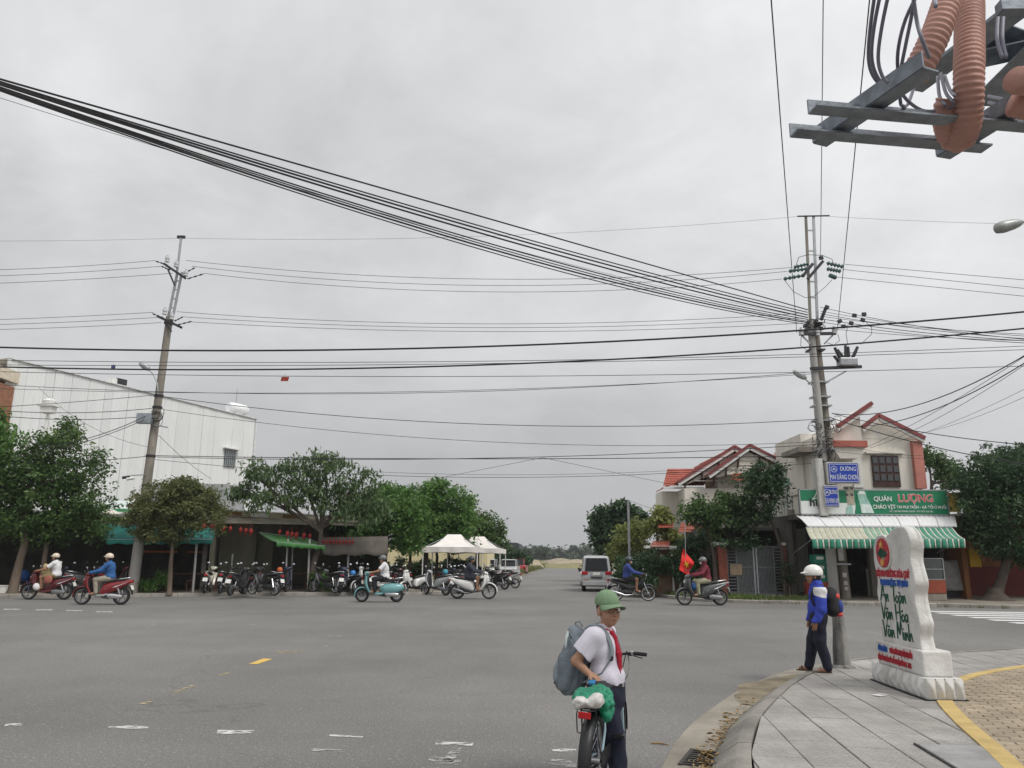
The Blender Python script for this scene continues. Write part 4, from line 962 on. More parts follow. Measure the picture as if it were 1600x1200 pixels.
# neighbour strip between the two houses
nb = thing('narrow_house', 'narrow grey green house squeezed between the two gabled houses', 'house')
a, c = P(1226, 728, 36.5), P(1252, 728, 36.5); b = MB(); b.box(((a.x+c.x)/2, 39, a.z/2), (c.x-a.x, 5, a.z)); b.build('wall', mat('grey_green_render', (0.40, 0.42, 0.38), 0.9, 0.15, 1.5, streak=0.3), nb)
a, c = P(1228, 748, 36.4), P(1252, 758, 36.4); b = MB(); b.box(((a.x+c.x)/2, 36.4, (a.z+c.z)/2), (c.x-a.x, 0.5, a.z-c.z)); b.build('green_band', mat('pale_green', (0.22, 0.36, 0.27), 0.8), nb)
a, c = P(1231, 763, 36.4), P(1248, 772, 36.4); b = MB(); b.box(((a.x+c.x)/2, 36.45, (a.z+c.z)/2), (c.x-a.x, 0.12, a.z-c.z)); b.build('window', m_win, nb)
for px in (1234, 1246): a = P(px, 775, 36.3); b = MB(); b.box((a.x, 36.3, a.z-0.35), (0.12, 0.12, 1.3)); b.build('balcony_post', m_wht, nb)
# ground floor room
YS = 31.0
gf = thing('street_restaurant', 'open dark street restaurant room under the green signboard', 'restaurant')
sx0, sx1 = P(1249, 800, YS).x, P(1500, 800, YS).x
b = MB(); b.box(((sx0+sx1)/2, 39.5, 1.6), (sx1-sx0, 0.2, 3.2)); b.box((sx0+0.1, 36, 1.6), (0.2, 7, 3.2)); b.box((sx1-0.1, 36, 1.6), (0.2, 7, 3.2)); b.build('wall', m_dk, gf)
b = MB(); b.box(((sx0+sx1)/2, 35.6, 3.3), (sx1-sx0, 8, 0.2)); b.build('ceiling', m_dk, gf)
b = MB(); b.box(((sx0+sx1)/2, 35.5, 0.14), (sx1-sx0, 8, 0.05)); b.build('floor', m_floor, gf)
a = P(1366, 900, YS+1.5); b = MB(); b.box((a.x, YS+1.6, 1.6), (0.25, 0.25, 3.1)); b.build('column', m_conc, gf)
a = P(1246, 900, YS+.4); b = MB(); b.box((a.x+0.5, YS+0.7, 1.5), (0.08, 0.06, 2.8), ry=0.06); b.box((a.x+0.85, YS+0.8, 1.5), (0.06, 0.06, 2.8), ry=0.06); b.build('side_post', m_dkmetal, gf)
# signboard
sg = thing('signboard', 'long green restaurant signboard with red lettering and a bottle picture', 'signboard')
a, c = P(1249, 766, YS), P(1481, 804, YS); SX0, SX1, SZ1, SZ0 = a.x, c.x, a.z, c.z; SW, SH = SX1-SX0, SZ1-SZ0
def sb(fx0, fx1, fz0, fz1, dy, nm, m, t=0.02, parent=None):
  b = MB(); b.box((SX0+SW*(fx0+fx1)/2, YS-dy, SZ0+SH*(fz0+fz1)/2), (SW*(fx1-fx0), t, SH*(fz1-fz0))); return b.build(nm, m, parent or sg)
m_sgreen = mat('sign_green', (0.012, 0.185, 0.085), 0.45, 0.1, 1)
m_swhite = mat('sign_white', (0.70, 0.72, 0.70), 0.5, 0.06, 1)
m_sred = mat('sign_red', (0.60, 0.05, 0.055), 0.5, 0.1)
m_ink = mat('sign_ink', (0.02, 0.02, 0.02), 0.6)
sb(0.13, 1, 0, 1, 0.0, 'board', m_sgreen, 0.12); sb(0, 0.13, 0.54, 1, 0.0, 'board', m_sgreen, 0.12); sb(0, 0.13, 0, 0.54, 0.0, 'white_panel', m_swhite, 0.12)
sb(0.13, 0.37, 0, 0.46, 0.066, 'white_panel', m_swhite, 0.008)
# tilted green wedges beside the bottle and the bottle itself
def spoly(pts, nm, m, dy):
  b = MB(); b.prism([(SX0+SW*x, SZ0+SH*z) for x, z in pts], YS-dy-0.006, YS-dy+0.006, 'y'); return b.build(nm, m, sg)
spoly([(0.36, 0.0), (0.385, 0.7), (0.40, 1.0), (0.47, 1.0), (0.50, 0.0)], 'green_wedge', m_sgreen, 0.076)
m_bot = mat('bottle_print', (0.30, 0.48, 0.42), 0.4, 0.25, 8); m_botw = mat('bottle_label_print', (0.62, 0.70, 0.67), 0.5, 0.15, 8)
spoly([(0.405, 0.03), (0.397, 0.55), (0.392, 0.75), (0.388, 0.86), (0.400, 0.98), (0.438, 0.98), (0.448, 0.86), (0.450, 0.72), (0.470, 0.45), (0.492, 0.03)], 'bottle_print', m_bot, 0.088)
spoly([(0.406, 0.04), (0.404, 0.42), (0.470, 0.40), (0.490, 0.04)], 'bottle_label', m_botw, 0.098)
spoly([(0.396, 0.84), (0.402, 0.97), (0.436, 0.97), (0.444, 0.84)], 'bottle_cap', m_swhite, 0.098)
spoly([(0.30, 0.0), (0.31, 0.3), (0.345, 0.42), (0.35, 0.0)], 'bottle_print', m_bot, 0.09)
def st(body, fx, fz, size, m, xs=1.0, dy=0.075, off=0.0, align='CENTER', ext=0.006): return text(body, size, m, sg, (SX0+SW*fx, YS-dy, SZ0+SH*fz), ext=ext, xs=xs, off=off, align=align)
st('QUÁN', 0.560, 0.64, 0.26, m_swhite, 0.95, off=0.004)
st('LƯỢNG', 0.785, 0.66, 0.42, m_swhite, 0.98, dy=0.070, off=0.016); st('LƯỢNG', 0.785, 0.66, 0.42, m_sred, 0.98, dy=0.084, off=0.0)
st('CHÁO VỊT', 0.565, 0.30, 0.22, m_swhite, 0.85, off=0.004); st('- TAI MUI TRỘN - GÀ ĐỒI Ủ MUỐI', 0.812, 0.295, 0.15, m_swhite, 0.90, off=0.002)
st('ĐC: 150 MAI ĐĂNG CHƠN - ĐT: 0777 516 535', 0.745, 0.115, 0.09, m_swhite, 0.95)
st('huda', 0.135, 0.46, 0.42, m_ink, 1.1, dy=0.085, off=0.008, align='CENTER')
b = MB(); cx0, cz0 = SX0+SW*0.115, SZ0+SH*0.62
b.tube([(cx0-0.22, YS-0.09, cz0-0.02), (cx0-0.10, YS-0.09, cz0+0.10), (cx0-0.02, YS-0.09, cz0+0.26), (cx0+0.08, YS-0.09, cz0+0.32), (cx0+0.13, YS-0.09, cz0+0.22), (cx0+0.02, YS-0.09, cz0+0.06), (cx0-0.22, YS-0.09, cz0-0.02)], 0.018, 6); b.build('leaf_emblem', m_swhite, sg)
b = MB(); b.tube([(cx0+0.02, YS-0.09, SZ0+0.30), (cx0-0.01, YS-0.09, SZ0+0.22), (cx0+0.06, YS-0.09, SZ0+0.16)], 0.018, 6); b.build('flourish', m_ink, sg)
b = MB()
for x in (SX0-0.03, SX1+0.03): b.box((x, YS, (SZ0+SZ1)/2), (0.05, 0.14, SH+0.08))
for z in (SZ0-0.025, SZ1+0.025): b.box(((SX0+SX1)/2, YS, z), (SW+0.1, 0.14, 0.05))
b.build('frame', m_galv, sg)
# orange poster at the end of the sign, partly behind leaves
a, c = P(1478, 770, YS+0.05), P(1492, 800, YS+0.05); b = MB(); b.box(((a.x+c.x)/2+0.1, YS+0.05, (a.z+c.z)/2), (c.x-a.x+0.2, 0.05, a.z-c.z)); b.build('side_poster', mat('orange_poster', (0.60, 0.25, 0.04), 0.6, 0.4, 9, col2=(0.65, 0.5, 0.12)), label='orange and yellow poster at the leafy end of the signboard', cat='poster')
# white tin strip and striped awning
ts = thing('tin_canopy', 'white sheet metal canopy strip below the green signboard', 'canopy')
nseg = 8; A0, A1 = P(1244, 806, YS-0.05), P(1492, 806, YS-0.05); F0, F1 = P(1262, 823, YS-0.75), P(1496, 823, YS-0.75)
for k in range(nseg):
  u0, u1 = k/nseg, (k+1)/nseg-0.002
  b = MB(); b.grid(lambda u, v, u0=u0, u1=u1: A0.lerp(A1, u0+(u1-u0)*u).lerp(F0.lerp(F1, u0+(u1-u0)*u), v)+Vector((0, 0, 0.05*math.sin(PI*v)+0.012*math.sin(u*2*PI*4))), 16, 4); b.build('sheet', mat('white_sheet', (0.70, 0.70, 0.70), 0.45, 0.08, 1), ts, smooth=180, solid=0.008)
aw = thing('striped_awning', 'green and cream striped awning with scalloped valance over the restaurant', 'awning')
B0, B1 = P(1259, 824, YS-0.8), P(1488, 824, YS-0.8); C0, C1 = P(1268, 843, YS-2.0), P(1507, 842, YS-2.0)
m_agrn = mat('awning_green', (0.07, 0.25, 0.17), 0.75, 0.2, 3); m_apal = mat('awning_faded_cream', (0.44, 0.44, 0.33), 0.8, 0.15, 3); m_awht = mat('awning_white_stripe', (0.60, 0.57, 0.50), 0.8, 0.1, 3); m_afad = mat('awning_faded_green', (0.24, 0.36, 0.26), 0.8, 0.2, 3)
ns = 26
def apt(u, v):
  p = B0.lerp(B1, u).lerp(C0.lerp(C1, u), v); p.z -= 0.07*math.sin(PI*v); return p
for k in range(ns):
  u0, u1, u2 = k/ns, (k+0.78)/ns, (k+1)/ns; mm = m_apal if k < 10 else (m_afad if k < 14 else m_agrn)
  for (a, c, m_, nm) in ((u0, u1, mm, 'awning_strip'), (u1, u2, m_awht, 'awning_stripe')):
    MB().grid(lambda u, v, a=a, c=c: apt(a+(c-a)*u, v), 2, 6).build(nm, m_, aw, smooth=180, solid=0.006)
    MB().grid(lambda u, v, a=a, c=c, k=k: apt(a+(c-a)*u, 1)+Vector((0, -0.03-0.05*v*math.sin(k*1.7+u), -0.33*v)), 2, 3).build('valance_strip', m_awht if nm == 'awning_stripe' else mat('valance_green', (0.035, 0.20, 0.13), 0.75, 0.15, 3), aw, smooth=180, solid=0.006)
b = MB(); b.tube([C0, C1], 0.02, 6); b.tube([B0, B1], 0.02, 6); b.tube([C0, Vector((C0.x, YS, C0.z-0.5))], 0.018, 6); b.tube([C1, Vector((C1.x, YS, C1.z-0.5))], 0.018, 6); b.build('frame', m_galv, aw)
# concrete post left of restaurant
q = G(1244, 930, 0.12); b = MB(); t_ = P(1236, 796, q.y); b.tube([(q.x, q.y, 0.1), (t_.x, q.y, t_.z)], [0.19, 0.17], 4); b.build('concrete_post', m_conc, label='square weathered concrete post between gate and restaurant', cat='post', bevel=0.02)
# things in and before the restaurant
def crate(loc, m, label, w=0.55, h=0.34, rz=0):
  t = thing('bottle_crate', label, 'crate', loc, rz)
  b = MB(); b.box((0, -0.17, h/2), (w, 0.03, h)); b.box((0, 0.17, h/2), (w, 0.03, h)); b.box((-w/2, 0, h/2), (0.03, 0.37, h)); b.box((w/2, 0, h/2), (0.03, 0.37, h)); b.box((0, 0, 0.02), (w, 0.34, 0.03)); b.build('shell', m, t)
  b = MB(); b.box((0, -0.19, h*0.6), (w*0.5, 0.012, h*0.35)); b.build('label', m_swhite, t)
m_gcr = mat('green_crate', (0.02, 0.20, 0.13), 0.5)
cq = P(1279, 880, 31.6)
for k in range(3): crate((cq.x, 31.6, 0.75+0.36*k), m_gcr, ['green bottle crate lowest of the stack by the restaurant post', 'green bottle crate in the middle of the restaurant stack', 'green bottle crate on top of the restaurant stack'][k])
b = MB(); b.box((0, 0, 0.31), (1.1, 0.6, 0.62)); b.build('counter_block', mat('red_counter', (0.30, 0.05, 0.03), 0.6), loc=(cq.x, 31.6, 0.13), label='red counter block under the green crate stack', cat='counter', bevel=0.03)
q = G(1352, 925, 0.15); t = thing('red_car_toy', 'small red push cart inside the restaurant doorway', 'cart', (q.x, 33.0, 0.15))
b = MB(); b.loft([((-0.5, 0, 0.35), 0.22, 0.12, 0), ((-0.2, 0, 0.4), 0.26, 0.2, 0), ((0.3, 0, 0.4), 0.26, 0.2, 0), ((0.55, 0, 0.33), 0.2, 0.1, 0)]); b.build('tub', mat('cart_red', (0.45, 0.04, 0.03), 0.4), t, smooth=50)
for x in (-0.35, 0.35): b = MB(); b.lathe([(0.03, -0.26), (0.12, -0.26), (0.12, 0.26), (0.03, 0.26)], 12, (x, 0, 0.12), 'y'); b.build('wheel', m_rub, t)
q = P(1372, 905, 32.6); b = MB(); b.box((0, 0, 0.55), (0.55, 0.5, 1.1)); t = b.build('white_cabinet', mat('cabinet_white', (0.5, 0.5, 0.48), 0.6), loc=(q.x, 32.8, 0.15), bevel=0.02, label='white cabinet inside the restaurant beside the doorway column', cat='cabinet')
q = P(1450, 898, 30.6); t = thing('glass_cabinet', 'glass food cabinet on a red stand before the dark room', 'cabinet', (q.x, 30.6, 0.13))
b = MB(); b.box((0, 0, 0.5), (1.0, 0.55, 0.5)); b.build('stand', mat('stand_red', (0.28, 0.06, 0.03), 0.6), t, bevel=0.02)
b = MB(); b.box((0, 0, 0.12), (1.0, 0.5, 0.24)); b.build('base', m_conc, t)
b = MB(); b.box((0, 0, 1.15), (0.94, 0.5, 0.78)); b.build('glass_body', glass('cabinet_glass', (0.06, 0.07, 0.07), 0.1), t)
b = MB()
for x in (-1, 1):
  for y in (-1, 1): b.box((x*0.485, y*0.265, 1.15), (0.035, 0.035, 0.82))
for z in (0.77, 1.15, 1.55):
  for y in (-1, 1): b.box((0, y*0.265, z), (1.0, 0.03, 0.03))
b.build('frame', m_galv, t)
# tarp covered stall cart
q = G(1478, 936, 0.12); t = thing('covered_cart', 'food cart under a grey tarpaulin beside the glass cabinet', 'cart', (q.x+0.4, q.y+0.7, 0.13))
b = MB(); b.grid(lambda u, v: Vector((-0.55+1.15*u, -0.3+0.0*v+0.25*(1-v)*math.sin(u*9)*0.3-0.12*v, 1.45-1.15*v+0.1*math.sin(u*7)*(1-v)*0.6)), 14, 10); b.grid(lambda u, v: Vector((-0.55+1.15*u, -0.3+0.8*v, 1.45+0.05*math.sin(u*7+v*4))), 10, 6); b.build('tarpaulin', mat('grey_tarp', (0.22, 0.21, 0.20), 0.85, 0.2, 3), t, smooth=180, solid=0.01)
b = MB(); b.box((0, 0.1, 0.7), (1.0, 0.6, 1.3)); b.build('body', m_dkmetal, t)
b = MB()
for z in (0.35, 0.5, 0.65, 0.8): b.box((-0.55, -0.52, z), (0.5, 0.02, 0.02), ry=0.3)
for x in (-0.8, -0.55, -0.3): b.box((x, -0.52, 0.58), (0.02, 0.02, 0.5), ry=0.3)
b.build('wire_basket', m_galv, t)
# shop at the far right: orange walls in the shade, yellow lightbox
rs = thing('orange_shop', 'orange and red painted shop in deep shade under the big tree', 'shop')
a = P(1503, 850, 31.5).x
b = MB(); b.box((a+5, 35, 1.7), (10, 0.2, 3.4)); b.box((a+0.1, 33.3, 1.7), (0.2, 3.4, 3.4)); b.build('wall', mat('orange_wall', (0.20, 0.085, 0.03), 0.8, 0.2, 1), rs)
b = MB(); b.box((a+5, 34.8, 0.7), (9.6, 0.2, 1.3)); b.build('lower_wall', mat('red_wall', (0.13, 0.025, 0.022), 0.8, 0.2, 1), rs)
b = MB(); b.box((a+5, 33, 3.4), (10, 4.4, 0.15)); b.build('roof', m_tinroof, rs)
q0, q1 = P(1511, 858, 32), P(1532, 886, 32); b = MB(); b.box(((q0.x+q1.x)/2, 32, (q0.z+q1.z)/2), (q1.x-q0.x, 0.2, q0.z-q1.z)); b.build('lightbox', mat('yellow_box', (0.55, 0.33, 0.03), 0.5, 0.15, 2), label='yellow box sign hanging in front of the orange shop', cat='sign')
# ================================================================ trees and bushes
m_bark = mat('grey_brown_bark', (0.13, 0.10, 0.075), 0.95, 0.3, 5, 0.8, 22, streak=0.25)
m_bark2 = mat('dark_bark', (0.07, 0.055, 0.045), 0.95, 0.3, 5, 0.8, 22)
L_mid = leafmat('leaf_mid_green', (0.078, 0.145, 0.04), (0.19, 0.27, 0.09))
L_dark = leafmat('leaf_dark_green', (0.04, 0.085, 0.034), (0.11, 0.17, 0.06))
L_olive = leafmat('leaf_olive', (0.125, 0.15, 0.052), (0.28, 0.27, 0.11))
L_grey = leafmat('leaf_grey_green', (0.095, 0.155, 0.06), (0.22, 0.28, 0.12))
L_bright = leafmat('leaf_bright_green', (0.095, 0.2, 0.042), (0.21, 0.34, 0.1))
L_yel = leafmat('leaf_yellow_green', (0.209, 0.246, 0.066), (0.454, 0.416, 0.151))
def leaves(cent, spread, n_per, size, droop=0.3, aspect=0.45, flat=0.7):
  # leaf faces scattered in clumps: every leaf a folded diamond of four corners
  C = np.repeat(np.array(cent), n_per, axis=0); n = len(C)
  sp = np.repeat(np.array(spread), n_per)[:, None]
  d = RNG.normal(size=(n, 3)); d /= np.linalg.norm(d, axis=1)[:, None]; r = RNG.random((n, 1))**0.45
  pos = C+d*r*sp*np.array([1, 1, flat])
  az = RNG.random(n)*2*PI; el = RNG.normal(-droop, 0.5, n)
  ax = np.stack([np.cos(az)*np.cos(el), np.sin(az)*np.cos(el), np.sin(el)], 1)
  rn = RNG.normal(size=(n, 3)); rn[:, 2] += 0.9; sd = np.cross(ax, rn); sd /= np.linalg.norm(sd, axis=1)[:, None]+1e-9
  nr = np.cross(sd, ax)
  L = (size*(0.6+0.8*RNG.random(n)))[:, None]; Wd = L*aspect*0.5
  p0 = pos; p1 = pos+ax*L*0.45+sd*Wd+nr*L*0.05; p2 = pos+ax*L-nr*L*0.08; p3 = pos+ax*L*0.45-sd*Wd+nr*L*0.05
  return np.stack([p0, p1, p2, p3], 1).reshape(-1, 3)
def leaf_mesh(name, V4, m):
  n = len(V4)//4; me = bpy.data.meshes.new(name)
  me.vertices.add(len(V4)); me.vertices.foreach_set('co', V4.astype(np.float32).ravel())
  me.loops.add(n*4); me.loops.foreach_set('vertex_index', np.arange(n*4, dtype=np.int32))
  me.polygons.add(n); me.polygons.foreach_set('loop_start', np.arange(0, n*4, 4, dtype=np.int32)); me.polygons.foreach_set('loop_total', np.full(n, 4, dtype=np.int32))
  me.materials.append(m); me.update(); me.validate(); return me
def clumps(blobs, dens, cr, shell=0.55):
  # clump centres through the crown's volume, thicker near its skin
  cs = []; ss = []
  for (c, r) in blobs:
    vol = r[0]*r[1]*r[2]; n = max(4, int(dens*vol**0.75))
    for _ in range(n):
      d = RNG.normal(size=3); d /= np.linalg.norm(d); q = shell+(1-shell)*RNG.random()
      if RNG.random() < 0.25: q *= RNG.random()
      cs.append([c[0]+d[0]*r[0]*q, c[1]+d[1]*r[1]*q, c[2]+d[2]*r[2]*q]); ss.append(cr*(0.55+0.9*RNG.random()))
  return cs, ss
def tree(name, label, base, trunk, blobs, m, bark=None, tr=0.16, dens=26, cr=0.42, nper=34, size=0.17, droop=0.3, aspect=0.45, cat='tree', group=None, limbs=True, flat=0.7, shell=0.5, fill=2.6):
  """base xyz; trunk: points; blobs: (centre, radii) in world metres"""
  t = thing(name, label, cat, base, 0, group); o = Vector(base); bark = bark or m_bark
  tp = [Vector(p)-o for p in trunk]; k = len(tp)
  b = MB(); b.tube([tp[0]-Vector((0, 0, 0.05))]+[tp[0]+Vector((0, 0, 0.12))]+tp[1:], [tr*1.7, tr*1.15]+[tr*(1-0.4*i/(k-1)) for i in range(1, k)], 9)
  trk = b.build('trunk', bark, t, smooth=60)
  if limbs:
    for (c, r) in blobs:
      c = Vector(c)-o; st = tp[-1].lerp(tp[-2], random.uniform(0, 0.35)); mid = st.lerp(c, 0.5)+Vector((random.uniform(-.25, .25), random.uniform(-.25, .25), random.uniform(-0.1, .25)))
      b = MB(); b.tube([st, mid, c], [tr*0.55, tr*0.38, tr*0.16], 6)
      for q in range(3):
        e = c+Vector((random.uniform(-1, 1)*r[0], random.uniform(-1, 1)*r[1], random.uniform(-0.3, 0.9)*r[2]))*0.75
        b.tube([mid.lerp(c, 0.4+0.2*q), (mid.lerp(c, 0.4+0.2*q)+e)/2+Vector((0, 0, 0.1)), e], [tr*0.25, tr*0.16, tr*0.05], 5)
      b.build('limb', bark, trk, smooth=60)
  cs, ss = clumps([((Vector(c)-o), r) for c, r in blobs], dens*fill, cr, shell)
  V4 = leaves(cs, ss, int(nper*1.5), size, droop, aspect, flat)
  inst('crown', leaf_mesh('crown', V4, m), t); return t
def B(px, py, Y, rx, ry, rd=None):
  # crown lobe: centre and half sizes in pixels, at distance Y
  k = Y/FPX*1.03; c = P(px, py, Y); return (c, (rx*k, rd if rd else (rx+ry)*0.5*k, ry*k))
g = lambda px, py, z=0.12: G(px, py, z)
# left of frame
Y = 31.6; q = Vector((P(22, 910, Y).x, Y, 0.12))
tree('street_tree', 'big spreading green tree with leaning trunk beside the laden motorbike', q, [q, P(30, 880, Y), P(40, 845, Y), P(36, 815, Y), P(45, 780, Y)],
   [B(30, 745, Y, 48, 40), B(85, 690, Y, 40, 32), B(75, 760, Y, 50, 42), B(30, 800, Y, 42, 36), B(-20, 770, Y, 45, 60), B(55, 720, Y, 34, 30), B(-30, 850, Y, 30, 30)], L_mid, tr=0.17, dens=15, size=0.17, nper=30)
Y = 32.0; q = Vector((P(64, 910, Y).x, Y, 0.12))
tree('street_tree', 'dense green tree with red painted trunk behind the blue chair', q, [q, P(70, 870, Y), P(76, 830, Y), P(84, 790, Y)],
   [B(120, 745, Y, 46, 34), B(135, 790, Y, 40, 38), B(95, 810, Y, 44, 36), B(105, 670, Y, 26, 20), B(150, 820, Y, 26, 26), B(60, 835, Y, 36, 22), B(150, 715, Y, 20, 16)], L_mid, tr=0.11, dens=15, size=0.16, nper=30)
Y = 31.2; q = Vector((P(-35, 910, Y).x, Y, 0.12))
tree('street_tree', 'tree reaching in from the left with bright drooping leaves', q, [q, P(-35, 850, Y), P(-30, 760, Y)], [B(-20, 690, Y, 40, 48), B(-40, 650, Y, 36, 30)], L_bright, tr=0.12, dens=18, size=0.22, droop=0.8)
Y = 32.2; q = Vector((P(266, 910, Y).x, Y, 0.12))
tree('umbrella_tree', 'round olive brown tree clipped like a dome beside the leaning pole', q, [q, P(267, 880, Y), P(270, 850, Y), P(272, 820, Y)],
   [B(275, 785, Y, 66, 36), B(232, 808, Y, 40, 32), B(318, 802, Y, 38, 34), B(280, 765, Y, 38, 24), B(262, 830, Y, 42, 20), B(310, 770, Y, 24, 18)], L_olive, tr=0.09, dens=26, size=0.13, nper=38, cr=0.32)
Y = 34.5; q = Vector((P(487, 910, Y).x, Y, 0.12))
tree('spreading_tree', 'wide airy tree with sparse hanging leaves over the green awning', q, [q, P(490, 880, Y), P(500, 850, Y), P(503, 822, Y)],
   [B(400, 745, Y, 36, 26), B(455, 735, Y, 40, 24), B(505, 722, Y, 36, 26), B(555, 755, Y, 40, 30), B(425, 780, Y, 44, 22), B(535, 790, Y, 44, 26), B(480, 765, Y, 44, 24), B(585, 790, Y, 26, 30), B(380, 770, Y, 22, 18)], L_grey, m_bark2, tr=0.15, dens=17, size=0.23, nper=22, droop=0.9, aspect=0.32, cr=0.42, fill=1.75)
Y = 37.0
tree('leafy_tree', 'leafy tree with yellowish lower leaves beside the fascia banner', (P(600, 880, Y).x, Y, 0.12), [Vector((P(600, 880, Y).x, Y, 0.12)), P(602, 870, Y), P(605, 830, Y)],
   [B(605, 790, Y, 40, 30), B(580, 830, Y, 40, 26), B(625, 840, Y, 40, 26), B(560, 850, Y, 30, 18), B(640, 800, Y, 30, 30)], L_bright, m_bark2, tr=0.12, dens=15, size=0.19)
Y = 40.5
tree('leafy_tree', 'low spreading green tree between the airy tree and the tents', (P(562, 880, Y).x, Y, 0.12), [Vector((P(562, 880, Y).x, Y, 0.12)), P(562, 868, Y), P(564, 845, Y)], [B(545, 815, Y, 34, 28), B(580, 800, Y, 34, 30), B(600, 770, Y, 24, 20), B(560, 845, Y, 44, 16)], L_mid, m_bark2, tr=0.12, dens=15, size=0.19)
Y = 44.0
tree('leafy_tree', 'tall dense bright green tree behind the white gazebo tents', (P(665, 880, Y).x, Y, 0.12), [Vector((P(665, 880, Y).x, Y, 0.12)), P(666, 860, Y), P(668, 820, Y)],
   [B(650, 785, Y, 42, 28), B(690, 775, Y, 36, 28), B(715, 800, Y, 36, 34), B(665, 820, Y, 50, 34), B(700, 835, Y, 40, 26), B(620, 775, Y, 22, 18)], L_bright, m_bark2, tr=0.16, dens=15, size=0.21)
Y = 50.0
tree('leafy_tree', 'darker leafy tree rising behind the rear gazebo tent', (P(745, 880, Y).x, Y, 0.12), [Vector((P(745, 880, Y).x, Y, 0.12)), P(746, 860, Y), P(748, 830, Y)],
   [B(740, 815, Y, 30, 26), B(762, 830, Y, 26, 24), B(725, 840, Y, 30, 22), B(775, 845, Y, 14, 12)], L_mid, m_bark2, tr=0.15, dens=15, size=0.22)
for px, Y in ((682, 45), (700, 46), (640, 44)):      # bare dark stems seen under the tents' edge
  c = P(px, 890, Y); tree('slender_tree', {682: 'slender dark stemmed tree left of the tent leg', 700: 'slender forked tree behind the corner tent', 640: 'slender tree beside the yellow wall end'}[px], (c.x, Y, 0.12), [Vector((c.x, Y, 0.12)), P(px+1, 870, Y), P(px-3, 840, Y)], [B(px-4, 835, Y, 22, 16), B(px+8, 850, Y, 18, 12)], L_dark, m_bark2, tr=0.10, dens=14, size=0.2)
def bush(label, px, py, Y, blobs, m, size=0.12, dens=30, nper=36, cr=0.26, name='bush', cat='bush', **k):
  c = P(px, py, Y); base = Vector((c.x, Y, 0.12))
  return tree(name, label, base, [base, base+Vector((0, 0, 0.25)), base+Vector((0.02, 0, 0.45))], blobs, m, tr=0.035, dens=dens, cr=cr, nper=nper, size=size, cat=cat, **k)
Y = g(245, 926).y
bush('bright green clipped bush at the kerb beside the white post', 245, 915, Y, [B(245, 905, Y, 20, 14), B(235, 912, Y, 14, 10), B(257, 908, Y, 12, 12)], L_bright, 0.09)
Y = 34.6
bush('potted leafy plants under the airy tree', 505, 912, Y, [B(498, 905, Y, 12, 14), B(512, 912, Y, 12, 10)], L_bright, 0.14, droop=0.6)
for px_, Y_, lab in ((612, 46, 'dark shrubs at the yellow wall behind the parked bikes'), (650, 47, 'dark shrubs between the slender trees'), (690, 48, 'dark shrubs behind the corner tent'), (722, 49, 'shrub by the yellow wall under the rear tent')):
  bush(lab, px_, 900, Y_, [B(px_-8, 893, Y_, 16, 14), B(px_+8, 888, Y_, 16, 18), B(px_, 900, Y_, 20, 10)], L_dark if px_ != 650 else L_mid, 0.2, 14)
# right side
Y = 56.0; c = P(952, 890, Y)
tree('dark_tree', 'dark glossy broad leaved tree beyond the silver van', (c.x, Y, 0.12), [Vector((c.x, Y, 0.12)), P(952, 868, Y), P(955, 845, Y)],
   [B(945, 815, Y, 24, 22), B(970, 802, Y, 22, 18), B(990, 820, Y, 26, 24), B(945, 845, Y, 20, 20), B(968, 838, Y, 28, 24), B(935, 828, Y, 15, 15), B(960, 865, Y, 16, 14)], L_dark, m_bark2, tr=0.16, dens=13, size=0.34, nper=26, aspect=0.6, cr=0.5)
Y = 42.0; c = P(985, 880, Y)
tree('garden_tree', 'yellow green loose garden tree beside the slim steel pole', (c.x, Y, 0.12), [Vector((c.x, Y, 0.12)), P(988, 865, Y), P(990, 845, Y)],
   [B(978, 838, Y, 20, 20), B(1000, 828, Y, 18, 16), B(968, 862, Y, 16, 16), B(1005, 858, Y, 22, 18)], L_yel, m_bark, tr=0.08, dens=14, size=0.2)
Y = 38.5; c = P(1030, 885, Y)
tree('garden_tree', 'papaya like tree with pale leaf sprays before the red porch roof', (c.x, Y, 0.12), [Vector((c.x, Y, 0.12)), P(1028, 860, Y), P(1026, 825, Y)],
   [B(1020, 805, Y, 20, 10), B(1036, 815, Y, 20, 14), B(1015, 830, Y, 16, 12), B(1045, 835, Y, 16, 16)], L_yel, m_bark, tr=0.06, dens=13, size=0.26, droop=0.6)
Y = 34.6
bush('dark overgrown bush behind the rider in blue', 1000, 915, 34.0, [B(1003, 905, 33.9, 24, 22), B(985, 885, 34.2, 18, 26), B(1025, 880, 34.0, 22, 24), B(985, 905, 35.4, 20, 18), B(1010, 888, 35.4, 24, 26), B(1030, 905, 35.4, 26, 22), B(972, 890, 36, 12, 22)], L_dark, 0.15, 24)
bush('dark green shrubs behind the flag', 1090, 905, 33.6, [B(1065, 880, 33.9, 26, 24), B(1090, 895, 33.6, 26, 28), B(1112, 885, 33.7, 16, 32), B(1080, 850, 34.0, 26, 20), B(1108, 848, 33.9, 22, 18)], L_dark, 0.15, 24)
q = g(1112, 930); Y = 33.0
tree('street_tree', 'leafy street tree with a leaning trunk left of the gate', (P(1118, 900, Y).x, Y, 0.12), [Vector((P(1118, 900, Y).x, Y, 0.12)), P(1116, 870, Y), P(1110, 840, Y), P(1102, 815, Y)],
   [B(1090, 797, Y, 26, 24), B(1120, 794, Y, 30, 24), B(1150, 796, Y, 26, 24), B(1075, 810, Y, 13, 16), B(1110, 818, Y, 38, 13), B(1138, 778, Y, 16, 12)], L_mid, m_bark2, tr=0.10, dens=17, size=0.17)
Y = 32.4
